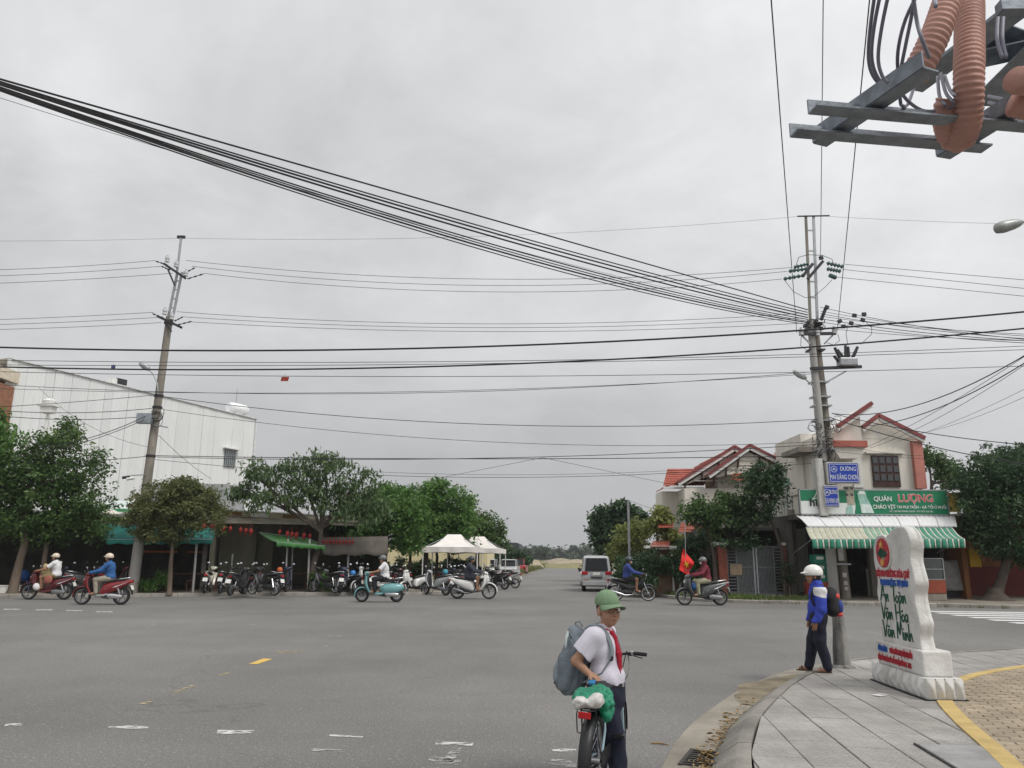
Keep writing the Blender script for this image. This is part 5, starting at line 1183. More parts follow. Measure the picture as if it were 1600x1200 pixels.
tree('street_tree', 'taller dark street tree with branching trunk above the gate', (P(1226, 900, Y).x, Y, 0.12), [Vector((P(1226, 900, Y).x, Y, 0.12)), P(1222, 860, Y), P(1210, 825, Y), P(1200, 805, Y)],
   [B(1190, 745, Y, 30, 24), B(1170, 765, Y, 26, 22), B(1205, 770, Y, 22, 24), B(1180, 795, Y, 34, 18), B(1210, 735, Y, 14, 12), B(1160, 820, Y, 26, 12), B(1150, 845, Y, 34, 8)], L_dark, m_bark2, tr=0.09, dens=17, size=0.17)
bush('potted shrub against the brick pillar of the gate', 1233, 910, 32.2, [B(1232, 900, 32.2, 9, 18)], L_dark, 0.12)
q = G(1556, 938, 0.12); Y = q.y
tree('shade_tree', 'large dark shade tree with flared trunk on the right pavement', q, [q, P(1562, 915, Y), P(1572, 880, Y), P(1580, 850, Y)],
   [B(1528, 790, Y, 44, 40), B(1535, 750, Y, 44, 36), B(1590, 740, Y, 50, 40), B(1560, 800, Y, 60, 44), B(1528, 832, Y, 34, 22), B(1620, 800, Y, 50, 50), B(1550, 850, Y, 44, 18), B(1600, 860, Y, 44, 20), B(1498, 760, Y, 20, 16)], L_dark, m_bark2, tr=0.22, dens=15, size=0.17, nper=34)
b = MB(); b.lathe([(0.75, 0.0), (0.5, 0.1), (0.3, 0.3), (0.24, 0.5)], 12, (0, 0, 0)); b.build('root_flare', m_bark2, loc=(q.x, q.y, 0.10), smooth=60, label='flared roots at the foot of the large shade tree', cat='roots')
Y = 48.0
tree('garden_tree', 'green tree top rising behind the pink pilaster', (P(1455, 860, Y).x, Y, 0), [Vector((P(1455, 860, Y).x, Y, 0)), P(1455, 790, Y), P(1456, 750, Y)], [B(1445, 715, Y, 20, 20), B(1470, 728, Y, 24, 20), B(1490, 745, Y, 26, 20)], L_mid, m_bark2, tr=0.15, dens=14, size=0.22)
Y = 52.0
tree('garden_tree', 'tree top far behind the shade tree', (P(1580, 860, Y).x, Y, 0), [Vector((P(1580, 860, Y).x, Y, 0)), P(1580, 790, Y), P(1580, 750, Y)], [B(1560, 715, Y, 40, 20), B(1600, 710, Y, 36, 18)], L_dark, m_bark2, tr=0.15, dens=12, size=0.25)
# open land at the end of the road: rough grass, sand heaps, far trees
m_field = mat('rough_grass', (0.17, 0.17, 0.075), 0.95, 0.35, 0.09, 0.4, 2, col2=(0.26, 0.23, 0.12))
m_sand = mat('sand', (0.30, 0.25, 0.18), 0.95, 0.2, 0.6, 0.2, 6)
b = MB()
def fld(u, v):
  x = -60+200*u; y = 100+260*v*v+20*v
  rd = sidex(y)+2.5
  hgt = (0.9+0.7*math.sin(x*0.21+y*0.05)+0.5*math.sin(x*0.53-y*0.13)+1.0*v)*min(1, max(0, (abs(x-rd)-6.5)/10 if y < 132 else 1))*min(1, (y-98)/25)
  return Vector((x, y, -0.02+max(0, hgt*0.45)))
b.grid(fld, 110, 60); b.build('terrain', m_field, smooth=180, kind='structure')
for px, Y, w, h in ((824, 118, 5, 1.2), (868, 150, 8, 0.9), (892, 160, 10, 1.0), (884, 200, 14, 1.2)):
  c = P(px, 880, Y); sh = MB()
  sh.grid(lambda u, v: Vector(((u-0.5)*w, (v-0.5)*w*0.7, h*max(0, math.sin(PI*u)*math.sin(PI*v))**0.8*(1+0.25*math.sin(u*13+v*7)))), 16, 12); sh.build('sand_heap', m_sand, loc=(c.x, Y, 0.3), smooth=180, label={118: 'pale sand heap by the parked red car', 150: 'low sand heap at the end of the road', 160: 'wide sand heap beyond the road end', 200: 'farthest broad sand heap before the tree line'}[Y], cat='sand heap')
def gp():
  Y = 72+abs(random.gauss(0, 1))*45; x = sidex(Y)-1.7-random.random()**1.5*(10+Y*0.1); return (x, Y, 0.12 if Y < 128 else 0.3)
grass('grass', gp, 14000, 0.55, leafmat('tall_grass', (0.13, 0.15, 0.04), (0.27, 0.24, 0.10), 0.3), 'tall rough grass on the open land left of the side road', 'grass')
wc = []; wr = []
for i in range(150):
  Y = random.uniform(300, 420); x = random.uniform(-40, 110); wc.append((x, Y, random.uniform(0.6, 2.2))); wr.append(random.uniform(2.0, 4.5))
for k in range(22):
  Y = 310; c = P(random.uniform(805, 960), 868, Y); wc.append((c.x, Y, 3.0+random.random()*2)); wr.append(random.uniform(3, 5.5))
V4 = leaves(wc, wr, 70, 1.6, 0.2, 0.7, 0.62)
tag(inst('far_wood', leaf_mesh('far_wood', V4, leafmat('hazed_far_leaf', (0.085, 0.11, 0.075), (0.15, 0.18, 0.12)))), 'low grey green wood along the horizon beyond the fields', 'wood', kind='stuff')  # leaf colour greyed to imitate the fading of distant haze
for px, py, Y, h, w, lab in ((824, 872, 230, 4.6, 3.0, 'feathery pine like tree on the horizon'), (845, 874, 220, 4.4, 4.6, 'round topped lone tree on the horizon beside the feathery one')):
  c = P(px, py, Y); bs = Vector((c.x, Y, 0))
  tree('lone_tree', lab, bs, [bs, bs+Vector((0, 0, h*0.3)), bs+Vector((0, 0, h*0.6))], [(bs+Vector((0, 0, h*0.62)), (w*0.4, w*0.4, h*0.3)), (bs+Vector((w*0.25, 0, h*0.75)), (w*0.35, w*0.35, h*0.2)), (bs+Vector((-w*0.2, 0, h*0.8)), (w*0.3, w*0.3, h*0.2))], MATS['hazed_far_leaf'], m_bark2, tr=0.25, dens=5, fill=1.8, size=0.45, cr=0.6, nper=26)
Y = 80.0
for px, lab in ((792, 'dark leafy tree beyond the cargo truck'), (806, 'smaller tree right of the cargo truck')):
  c = P(px, 890, Y+px-792); bs = Vector((c.x, Y+px-792, 0.1)); z = P(px, 858 if px < 800 else 865, Y+px-792).z
  tree('roadside_tree', lab, bs, [bs, bs+Vector((0, 0, 1)), bs+Vector((0, 0, z*0.6))], [(bs+Vector((0, 0, z*0.75)), (1.4, 1.4, z*0.28)), (bs+Vector((-1.2, 0, z*0.55)), (1.2, 1.2, z*0.25)), (bs+Vector((1.0, 0, z*0.5)), (1.0, 1.0, z*0.22))], L_dark, m_bark2, tr=0.12, dens=9, size=0.35, cr=0.5)
# ================================================================ poles and cables
m_wire = mat('black_cable', (0.016, 0.016, 0.018), 0.6, 0.1)
m_wireg = mat('bare_conductor', (0.10, 0.10, 0.105), 0.5, 0.1, metal=0.4)
m_porc = mat('brown_porcelain', (0.55, 0.56, 0.56), 0.25, 0.1)
m_gins = mat('green_glass_insulator', (0.045, 0.11, 0.095), 0.12, 0.1, spec=0.8)
def wirepts(a, c, sag, n=22):
  a = Vector(a); c = Vector(c)
  return [a.lerp(c, i/n)-Vector((0, 0, 4*sag*(i/n)*(1-i/n))) for i in range(n+1)]
def wire(a, c, mid=None, r=0.012, m=None, name='cable', parent=None, n=22, **k):
  """a, c: (px, py, Y); mid: pixel row that the middle of the span passes"""
  A_ = P(*a); C_ = P(*c); M_ = (A_+C_)/2
  sag = 0.0
  if mid is not None:
    # the pixel column of the middle point, then its height at that row
    d = M_-Vector((0, 0, CAMH)); px = 800+FPX*d.x/(d.y*math.cos(PITCH)+d.z*math.sin(PITCH))
    sag = M_.z-P(px, mid, M_.y).z
  b = MB(); b.tube(wirepts(A_, C_, sag, n), r, 5, cap=False); return b.build(name, m or m_wire, parent, **k)
YL = 32.6; YP = 31.4
# ---- leaning pole on the left
pl0 = Vector((P(206, 930, YL).x, YL, 0.1)); plm = P(265, 495, YL); plt = P(283, 372, YL)
poleL = thing('utility_pole', 'leaning concrete utility pole with steel top in front of the white warehouse', 'utility pole', pl0)
def L(p): return Vector(p)-pl0
def onL(py):   # axis point of the pole at a pixel row
  lo, hi = 0.0, 1.2
  for _ in range(40):
    mid = (lo+hi)/2; p = pl0.lerp(plm, mid); d = p-Vector((0, 0, CAMH)); up = d.z*math.cos(PITCH)-d.y*math.sin(PITCH); fw = d.y*math.cos(PITCH)+d.z*math.sin(PITCH)
    if 600-FPX*up/fw > py: lo = mid
    else: hi = mid
  return p
b = MB(); b.tube([L(pl0)-Vector((0, 0, 0.1)), L(pl0.lerp(plm, 0.5)), L(plm)], [0.215, 0.175, 0.145], 14); b.build('shaft', m_conc, poleL, smooth=60)
b = MB(); b.tube([L(pl0.lerp(plm, 0.04)), L(pl0.lerp(plm, 0.26))], [0.218, 0.202], 14); b.build('painted_band', mat('flaking_white_paint', (0.50, 0.49, 0.46), 0.9, 0.4, 7, col2=(0.30, 0.28, 0.26)), poleL, smooth=60)
ax_ = (plt-plm).normalized()
for s in (-1, 1):
  o_ = Vector((0.10*s, 0, 0)); b = MB(); b.bar(L(plm)-ax_*0.8+o_, L(P(281, 425, YL))+o_, 0.06, 0.10); b.build('steel_channel', m_galv, poleL)
b = MB(); b.tube([L(P(275, 440, YL)), L(plt)], 0.055, 8); b.build('top_tube', m_galv, poleL)
b = MB()
for k in range(5): b.box(L(plm.lerp(P(281, 425, YL), k/5.0)), (0.22, 0.05, 0.04))
b.build('rung', m_galv, poleL, kind='stuff')
b = MB(); b.box(L(plt)+Vector((0, 0, 0.05)), (0.35, 0.1, 0.12)); b.build('top_cap', m_dkmetal, poleL)
def armset(pxs, Y, parent, Lf, tilt=0.3):
  for (x0, y0, x1, y1) in pxs:
    b = MB(); b.bar(Lf(P(x0, y0, Y-0.16)), Lf(P(x1, y1, Y-0.16)), 0.10, 0.10); b.build('crossarm', m_dkmetal, parent)
armset([(256, 412, 290, 435), (246, 494, 284, 512)], YL, poleL, L)
for a in ((262, 420, 273, 446), (258, 505, 268, 518)):
  b = MB(); b.bar(L(P(a[0], a[1], YL-0.2)), L(P(a[2], a[3], YL-0.2)), 0.06, 0.06); b.build('brace', m_dkmetal, poleL)
def pin_ins(p, parent, Lf, h=0.34, m=None):
  b = MB(); b.lathe([(0.02, 0), (0.10, 0.02), (0.10, 0.10), (0.06, 0.12), (0.10, 0.15), (0.10, 0.24), (0.05, 0.27), (0.05, h)], 10, Lf(p)); b.build('insulator', m or m_porc, parent, smooth=50)
for a in ((261, 410), (275, 418), (290, 432), (257, 492), (268, 500)): pin_ins(P(a[0], a[1], YL-0.16), poleL, L)
def strain(p, q, parent, Lf, m, r=0.07, nd=5):
  p = Lf(P(*p)); q = Lf(P(*q)); d = (q-p); b = MB(); pts = []; rs = []
  for k in range(nd*2+1): pts.append(p+d*(k/(nd*2))); rs.append(r if k % 2 else r*0.35)
  b.tube(pts, rs, 8); b.build('strain_insulator', m, parent, smooth=50)
for a in (((262, 414), (243, 408)), ((266, 422), (252, 416)), ((256, 497), (238, 490)), ((286, 428), (305, 418)), ((292, 436), (318, 428)), ((276, 508), (300, 502)), ((272, 502), (286, 495))):
  strain((*a[0], YL-0.15), (*a[1], YL), poleL, L, m_dkmetal, 0.04, 3)
# lamp on a curved arm
def lamp(parent, Lf, pts, head0, head1, Y, r=0.03):
  b = MB(); b.tube([Lf(P(*p, Y-0.15)) for p in pts], r, 8); b.build('lamp_arm', m_galv, parent, smooth=60)
  a = Lf(P(*head0, Y-0.15)); c = Lf(P(*head1, Y-0.15)); d = c-a; b = MB(); n = 8
  b.tube([a, a+d*0.15, a+d*0.5, a+d*0.85, c], [0.04, 0.11, 0.15, 0.11, 0.03], 10)
  o = b.build('lamp_head', mat('lamp_grey', (0.40, 0.41, 0.42), 0.4, metal=0.3), parent, smooth=60)
lamp(poleL, L, [(247, 618), (246, 600), (240, 585), (231, 576)], (234, 578), (218, 566), YL)
# cabinet, wire coils, brackets, camera arm
def jbox(a, c, Y, parent, Lf, nm, m, d=0.3):
  p0, p1 = P(*a, Y), P(*c, Y); b = MB(); b.box(Lf((p0+p1)/2), (p1.x-p0.x, d, p0.z-p1.z)); return b.build(nm, m, parent, bevel=0.02)
jbox((216, 646), (236, 662), YL-0.4, poleL, L, 'junction_box', mat('box_blue_grey', (0.26, 0.29, 0.32), 0.5))
def coil(c, Y, r, n, parent, Lf, jit=0.12, m=None, name='wire_coil'):
  c0 = Lf(P(*c, Y)); b = MB()
  for k in range(n):
    o_ = Vector((random.uniform(-1, 1), random.uniform(-0.5, 0.5), random.uniform(-1, 1)))*jit; rr = r*random.uniform(0.7, 1.25); a0 = random.uniform(0, 6); fl = random.uniform(0.6, 1.3)
    b.tube([c0+o_+Vector((math.cos(a0+t*0.42)*rr, math.sin(a0*3+t)*0.05, math.sin(a0+t*0.42)*rr*fl)) for t in range(15)], 0.011, 4)
  b.build(name, m or m_wire, parent, kind='stuff')
coil((243, 650), YL-0.35, 0.22, 9, poleL, L, 0.16)
for py in (622, 640, 716, 508, 762):
  p = onL(py); b = MB(); b.lathe([(0.20, -0.05), (0.20, 0.05)], 14, L(p)); b.build('clamp_band', m_dkmetal, poleL)
b = MB(); b.bar(L(onL(668))+Vector((0, -0.25, 0)), L(P(262, 668, YL-0.25)), 0.05, 0.05); b.build('bracket', m_galv, poleL)
b = MB(); b.tube([L(onL(746))+Vector((0, -0.25, 0)), L(P(204, 743, YL-0.3))], 0.022, 6); b.build('camera_arm', m_galv, poleL)
for dx, dy in ((-2, 4), (5, 6)):
  c = L(P(200+dx, 742+dy, YL-0.3)); b = MB(); b.tube([c+Vector((-0.16, -0.05, -0.02)), c+Vector((0.12, 0.02, 0.03))], 0.06, 8); b.build('camera', m_dkmetal if dx < 0 else m_wht, poleL, smooth=60)
# ---- pair of poles on the right corner
YQ = YP
pr0 = Vector((P(1324, 938, YQ).x, YQ+0.15, 0.1)); pr0b = Vector((P(1302, 938, YQ).x, YQ-0.15, 0.1))
prm = P(1272, 500, YQ+0.15); prmb = P(1266, 500, YQ-0.15)
poleR = thing('utility_pole', 'tall pair of concrete utility poles carrying the blue street name boards', 'utility pole', pr0)
def Q(p): return Vector(p)-pr0
b = MB(); b.tube([Q(pr0)-Vector((0, 0, 0.1)), Q(pr0.lerp(prm, 0.5)), Q(prm)], [0.22, 0.185, 0.145], 14); b.build('shaft', m_conc, poleR, smooth=60)
b = MB(); b.tube([Q(pr0b)-Vector((0, 0, 0.1)), Q(pr0b.lerp(prmb, 0.5)), Q(prmb)], [0.205, 0.175, 0.135], 14); b.build('shaft', mat('pale_concrete', (0.35, 0.34, 0.32), 0.9, 0.2, 3, 0.3, 30, streak=0.3), poleR, smooth=60)
for px0, px1 in ((1260, 1271), ):
  for s, (a, c) in enumerate((((1266, 500), (1259, 337)), ((1277, 500), (1271, 337)))):
    b = MB(); b.bar(Q(P(*a, YQ)), Q(P(*c, YQ)), 0.08, 0.10); b.build('steel_channel', m_galv if s else m_conc, poleR)
for py in (360, 392, 440, 465): b = MB(); b.bar(Q(P(1260+(py-337)*0.04, py, YQ)), Q(P(1273+(py-337)*0.04, py, YQ)), 0.05, 0.05); b.build('rung', m_galv, poleR)
b = MB(); b.bar(Q(P(1246, 338, YQ-0.06)), Q(P(1296, 337, YQ-0.06)), 0.05, 0.05); b.build('top_bar', m_dkmetal, poleR)
for k, (x0, y0, x1, y1) in enumerate(((1254, 432, 1270, 412), (1262, 436, 1286, 408), (1249, 522, 1306, 521), (1283, 500, 1290, 482), (1266, 576, 1346, 573))):
  b = MB(); b.bar(Q(P(x0, y0, YQ-0.35)), Q(P(x1, y1, YQ-0.35)), 0.10, 0.12); b.build('crossarm', m_dkmetal, poleR)
for a in ((1253, 524, 1266, 537), (1301, 524, 1288, 537), (1322, 580, 1290, 598)): b = MB(); b.bar(Q(P(a[0], a[1], YQ-0.3)), Q(P(a[2], a[3], YQ-0.3)), 0.06, 0.06); b.build('brace', m_galv, poleR)
for a in ((1264, 412, 1240, 418), (1262, 420, 1232, 424), (1258, 430, 1224, 436), (1292, 411, 1318, 417), (1292, 420, 1314, 424), (1296, 430, 1306, 434)):
  strain((a[0], a[1], YQ-0.3), (a[2], a[3], YQ-0.1), poleR, Q, m_gins, 0.10, 5)
for a in ((1252, 520), (1278, 521), (1304, 518)): pin_ins(P(a[0], a[1]+4, YQ-0.35), poleR, Q)
b = MB(); b.tube([Q(P(x, y, YQ-0.35)) for x, y in ((1243, 418), (1248, 402), (1262, 398), (1285, 399), (1300, 405), (1303, 414))], 0.014, 5); b.build('jumper', m_wire, poleR)
b = MB(); b.tube([Q(P(x, y, YQ-0.35)) for x, y in ((1226, 438), (1240, 456), (1258, 465), (1272, 463), (1290, 448), (1300, 437))], 0.012, 5); b.build('jumper', m_wire, poleR)
for x, y in ((1283, 403), (1292, 480), (1312, 502), (1335, 493), (1350, 491), (1348, 500), (1330, 505), (1318, 510)): b = MB(); p = Q(P(x, y, YQ-0.4)); b.box(p, (0.18, 0.10, 0.16), ry=random.uniform(-0.5, 0.5)); b.build('clamp', m_dkmetal, poleR, bevel=0.02)
for pts in ([(1350, 500), (1362, 512), (1362, 522), (1345, 538)], [(1325, 507), (1322, 522), (1325, 540)], [(1252, 525), (1251, 540), (1262, 548), (1272, 546)], [(1309, 522), (1312, 532), (1303, 539), (1290, 535)]):
  b = MB(); b.tube([Q(P(x, y, YQ-0.4)) for x, y in pts], 0.012, 5); b.build('jumper', m_wire, poleR)
# recloser on the bracket arm
p0, p1 = P(1309, 560, YQ-0.35), P(1338, 573, YQ-0.35)
b = MB(); b.box(Q((p0+p1)/2), (p1.x-p0.x, 0.45, p0.z-p1.z)); b.build('switch_tank', m_galv, poleR, bevel=0.05)
for a in ((1313, 560, 1304, 543), (1318, 560, 1308, 546), (1322, 560, 1321, 540), (1326, 560, 1325, 542), (1332, 560, 1340, 542), (1312, 566, 1303, 556)): b = MB(); b.tube([Q(P(a[0], a[1], YQ-0.35)), Q(P(a[2], a[3], YQ-0.35))], [0.08, 0.06], 8); b.build('bushing', m_dkmetal, poleR, smooth=60)
lamp(poleR, Q, [(1274, 612), (1270, 603), (1258, 592)], (1260, 592), (1239, 579), YQ-0.1)
for py in (505, 512, 545, 595, 618, 632, 655, 700, 845, 878):
  f = (938-py)/(938-500.0); p = pr0.lerp(prm, f*1.0)
  lo, hi = 0.0, 1.3
  for _ in range(40):
    md = (lo+hi)/2; p = pr0.lerp(prm, md); d = p-Vector((0, 0, CAMH)); up = d.z*math.cos(PITCH)-d.y*math.sin(PITCH); fw = d.y*math.cos(PITCH)+d.z*math.sin(PITCH)
    if 600-FPX*up/fw > py: lo = md
    else: hi = md
  pb = pr0b.lerp(prmb, md); c = (p+pb)/2; b = MB(); b.box(Q(c), ((p-pb).length+0.36-0.14*md, 0.50, 0.06 if py > 520 else 0.12)); b.build('clamp_band', m_galv if py > 560 else m_dkmetal, poleR)
coil((1288, 690), YQ-0.35, 0.2, 14, poleR, Q, 0.28); coil((1300, 665), YQ-0.3, 0.14, 9, poleR, Q, 0.25); coil((1290, 712), YQ-0.35, 0.28, 7, poleR, Q, 0.1); coil((1318, 806), YQ-0.3, 0.22, 4, poleR, Q, 0.05); coil((1272, 668), YQ-0.3, 0.16, 5, poleR, Q, 0.2); coil((1275, 505), YQ-0.3, 0.2, 10, poleR, Q, 0.2)
# meter box and posters
p0, p1 = P(1319, 760, YQ-0.35), P(1334, 790, YQ-0.35); b = MB(); b.box(Q((p0+p1)/2), (p1.x-p0.x, 0.25, p0.z-p1.z)); mb_ = b.build('meter_box', mat('meter_beige', (0.38, 0.34, 0.27), 0.6), poleR, bevel=0.02)
for x, y in ((1323, 763), (1331, 763), (1323, 773), (1331, 773)): b = MB(); b.box(Q(P(x, y, YQ-0.48)), (0.11, 0.02, 0.09)); b.build('meter_window', m_win, mb_)
for (x0, y0, x1, y1) in ((1307, 826, 1315, 836), (1308, 852, 1319, 876), (1316, 895, 1323, 902), (1318, 908, 1324, 914), (1319, 917, 1325, 922)):
  p0, p1 = P(x0, y0, YQ-0.12), P(x1, y1, YQ-0.12); b = MB(); b.box(Q((p0+p1)/2)-Vector((0, 0.02, 0)), (p1.x-p0.x, 0.015, p0.z-p1.z)); b.build('paper_notice', mat('paper_notice', (0.55, 0.55, 0.53), 0.9, 0.2, 6), poleR)
# pale plank post carrying the boards
p0, p1 = P(1270, 717, YQ-0.5), P(1290, 806, YQ-0.5)
b = MB(); b.bar(Q(P(1276, 717, YQ-0.5)), Q(P(1286, 806, YQ-0.5)), 0.30, 0.38, up=(0, 1, 0)); b.build('sign_bracket_post', mat('weathered_white', (0.46, 0.45, 0.42), 0.9, 0.3, 5, streak=0.2), poleR, bevel=0.01)
# street name boards
m_sblue = mat('street_sign_blue', (0.012, 0.045, 0.36), 0.4, 0.1, 2)
def streetsign(a, c, lines, label, rz=0.0, Y=YQ-0.75):
  p0, p1 = P(*a, Y), P(*c, Y); w = p1.x-p0.x; h = p0.z-p1.z; t = thing('street_name_board', label, 'street sign', ((p0.x+p1.x)/2, Y, (p0.z+p1.z)/2), rz)
  b = MB(); b.box((0, 0.06, 0), (w*1.12, 0.18, h*1.14)); b.build('case', MATS['weathered_white'], t, bevel=0.015)
  b = MB(); b.box((0, -0.045, 0), (w, 0.02, h)); b.build('face', m_sblue, t)
  b = MB()
  for z in (-1, 1): b.box((0, -0.058, z*h*0.45), (w*0.94, 0.006, h*0.02))
  for x in (-1, 1): b.box((x*w*0.465, -0.058, 0), (w*0.012, 0.006, h*0.9))
  b.build('border', m_swhite, t, kind='stuff')
  text(lines[0], h*0.30, m_swhite, t, (w*0.15, -0.058, h*0.2), xs=lines[3]); text(lines[1], h*0.36, m_swhite, t, (0, -0.058, -h*0.24), xs=lines[2], off=0.0)
  e = MB(); n_ = 20; e.lathe([(h*0.145, -0.004), (h*0.165, -0.004), (h*0.165, 0.004), (h*0.145, 0.004), (h*0.145, -0.004)], 20, (-w*0.32, -0.058, h*0.19), 'y'); e.build('emblem_ring', m_swhite, t)
  e = MB(); e.prism([(-w*0.32-h*0.09, h*0.13), (-w*0.32, h*0.28), (-w*0.32+h*0.09, h*0.13), (-w*0.32+h*0.05, h*0.13), (-w*0.32, h*0.21), (-w*0.32-h*0.05, h*0.13)], -0.062, -0.054, 'y'); e.build('emblem_peak', m_swhite, t)
  return t
streetsign((1293, 724), (1342, 754), ('ĐƯỜNG', 'MAI ĐĂNG CHƠN', 0.50, 0.75), 'larger blue street name board with white frame on the right pole pair')
streetsign((1288, 760), (1310, 791), ('ĐƯỜNG', 'CHU MẠNH LAM', 0.235, 0.33), 'smaller blue street name board turned aside below the larger one', R(-12), YQ-0.8)

# ---- cables: each conductor is a thing of its own
gE = 'thin earth wire strung along the very top of both poles'
mv = 'bare upper conductor on the top crossarms of the two poles'; lv = 'bare lower conductor on the second crossarms of the two poles'
def cab(a, c, mid, r, label, group, m=None, name='power_line', n=22): return wire(a, c, mid, r, m, name, n=n, label=label, cat='cable', group=group)
cab((283, 372, YL), (1250, 338, YQ), 369, 0.006, gE, 'earth wires', m_wireg); cab((-80, 376, YL-1), (283, 372, YL), 376, 0.006, gE, 'earth wires', m_wireg); cab((1292, 338, YQ), (1700, 352, YQ-4), 347, 0.006, gE, 'earth wires', m_wireg)
for i, (a, c, m_) in enumerate((((243, 407), (1236, 418), 436), ((252, 416), (1230, 424), 446), ((270, 427), (1222, 436), 456))):
  cab((a[0]+48, a[1], YL), (*c, YQ), m_, 0.011, mv, 'upper conductors', m_wireg)
  cab((-80, a[1]+16+i, YL-1.5), (a[0], a[1], YL), a[1]+11, 0.011, mv, 'upper conductors', m_wireg)
for a, c in (((1320, 413), (1700, 446)), ((1316, 421), (1700, 461)), ((1308, 433), (1700, 473))): cab((*a, YQ), (*c, YQ-5), None, 0.011, mv, 'upper conductors', m_wireg)
for i, (a, c, m_) in enumerate((((276, 487), (1246, 490), 506), ((286, 495), (1250, 497), 512), ((300, 503), (1254, 505), 518))):
  cab((*a, YL), (*c, YQ), m_, 0.011, lv, 'lower conductors', m_wireg); cab((-80, a[1]+15-i, YL-1.5), (240+6*i, a[1]+1, YL), a[1]+9, 0.011, lv, 'lower conductors', m_wireg)
cab((-300, 530, 29), (1900, 455, 27), 541, 0.036, 'thick twisted black service cable crossing the whole junction', None, n=60, name='service_cable')
cab((-300, 561, 29.5), (1900, 480, 27), 570, 0.032, 'second thick twisted black cable just below the thickest one', None, n=60, name='service_cable')
for a, c, m_ in (((-300, 556, 30), (1900, 526, 29), 564), ((-300, 572, 30), (1900, 560, 29), 588), ((-300, 566, 30.2), (1900, 534, 28), 568)):
  cab(a, c, m_, 0.012, 'thin black telephone cable running across below the thick twisted cables', 'telephone cables', n=40, name='telephone_cable')
lw = 'drooping black cable strung from the leaning pole to the pole pair'
for a, c, m_, r in (((-80, 596, YL), (1268, 581, YQ-.3), 615, .012), ((-80, 604, YL), (1270, 584, YQ-.3), 613, .010), ((258, 620, YL-.3), (1278, 655, YQ-.3), 663, .014), ((256, 640, YL-.3), (1282, 690, YQ-.3), 690, .010),
          ((244, 712, YL-.3), (1284, 712, YQ-.3), 717, .016), ((244, 714, YL-.3), (1286, 694, YQ-.3), 716, .014), ((242, 718, YL-.3), (1288, 722, YQ-.3), 746, .010)):
  cab(a, c, m_, r, lw, 'cables between the two poles', name='telephone_cable')
ll = 'slack black cable leaving the leaning pole over the green trees'
for a, c, m_, r in (((-80, 640, YL-3), (245, 617, YL-.3), 630, .012), ((-80, 634, YL-3), (238, 638, YL-.3), 645, .014), ((-80, 640, YL-3), (236, 650, YL-.3), 655, .014), ((60, 700, YL-4), (238, 645, YL-.3), 680, .016), ((20, 715, YL-4), (238, 650, YL-.3), 690, .014), ((-80, 716, YL-2), (238, 712, YL-.3), 722, .014), ((60, 605, YL+6), (240, 700, YL-.2), 665, .008), ((248, 680, YL-.2), (330, 748, YL+9), 722, .010)):
  cab(a, c, m_, r, ll, 'slack cables left of the leaning pole', name='telephone_cable')
for a, c, m_ in (((690, 746, 36), (848, 715, YQ), None), ((848, 715, YQ), (1054, 758, 37), None), ((540, 735, 36), (1240, 722, YQ+4), 741), ((983, 782, 40), (1100, 812, 36), 800)):
  cab(a, c, m_, 0.008, 'thin house service wire dropping from the cables across the side road', 'house service wires', name='service_wire')
# bundle coming over from the near left
bl = 'black cable of the loose bundle sweeping down from the near left to the pole pair'
for i, (y0, ym, y1, r) in enumerate(((92, 362, 484, 0.023), (93, 377, 488, 0.020), (95, 382, 492, 0.026), (96, 388, 496, 0.026), (98, 400, 499, 0.020), (99, 404, 502, 0.017), (100, 408, 504, 0.026), (102, 413, 507, 0.017))):
  cab((-110, y0, 13), (1262, y1, YQ-.3), ym, r, bl, 'loose bundle of cables', n=50, name='bundle_cable')
cab((-110, 118, 13.5), (1262, 496, YQ-.3), 396, 0.006, 'thinnest wire hanging just below the loose cable bundle', None, n=50, name='bundle_wire')
# fan of cables leaving the pole pair to the right
rf = 'black cable fanning out from the pole pair towards the right'
for i, (y0, y1, r) in enumerate(((480, 540, .012), (486, 532, .010), (490, 536, .012), (494, 526, .010), (498, 538, .014), (503, 541, .012), (512, 534, .010))):
  cab((1282, y0, YQ-.3), (1720, y1, YQ-9), (y0+y1)/2+4, r, rf, 'cables fanning right', name='telephone_cable')
for a, c, m_, r in (((1300, 646, YQ-.3), (1700, 490, 17), 628, .016), ((1340, 666, YQ+1), (1700, 500, 17), 636, .016), ((1340, 705, YQ+1.5), (1700, 490, 17), 640, .008), ((1360, 700, YQ+1.5), (1700, 500, 17), 645, .008), ((1400, 690, YQ+2), (1720, 545, 17), 650, .006), ((1420, 680, YQ+2), (1720, 560, 17), 652, .006)):
  cab(a, c, m_, r, 'slack cable rising from the restaurant front to the upper right', 'slack rising cables', name='service_cable')
for a, c, m_, r in (((1300, 646, YQ-.3), (1720, 702, YQ-7), 682, .016), ((1296, 652, YQ-.3), (1600, 725, YQ-3), 694, .018), ((1300, 690, YQ-.3), (1440, 712, YQ), 706, .008), ((1300, 705, YQ-.3), (1640, 722, YQ-3), 718, .007)):
  cab(a, c, m_, r, 'cable running from the pole pair down past the restaurant gable', 'cables past the gable', name='service_cable')
# three line wires running from the pole pair over the camera to the transformer pole
for (xt, xb, yb, yt) in ((1205, 1245, 520, 0), (1286, 1282, 404, 0), (1358, 1308, 518, 0)):
  a = P(xb, yb, YQ-.35); d = ray(xt, yt); t = (a.z-0.4-CAMH)/d.z; c = Vector((0, 0, CAMH))+d*t; e = a+(c-a)*1.45
  b = MB(); b.tube(wirepts(a, e, 0.05, 12), 0.012, 5, cap=False); b.build('line_wire', m_wire, label='black line wire running overhead from the pole pair to the near transformer pole', cat='cable', group='overhead line wires')
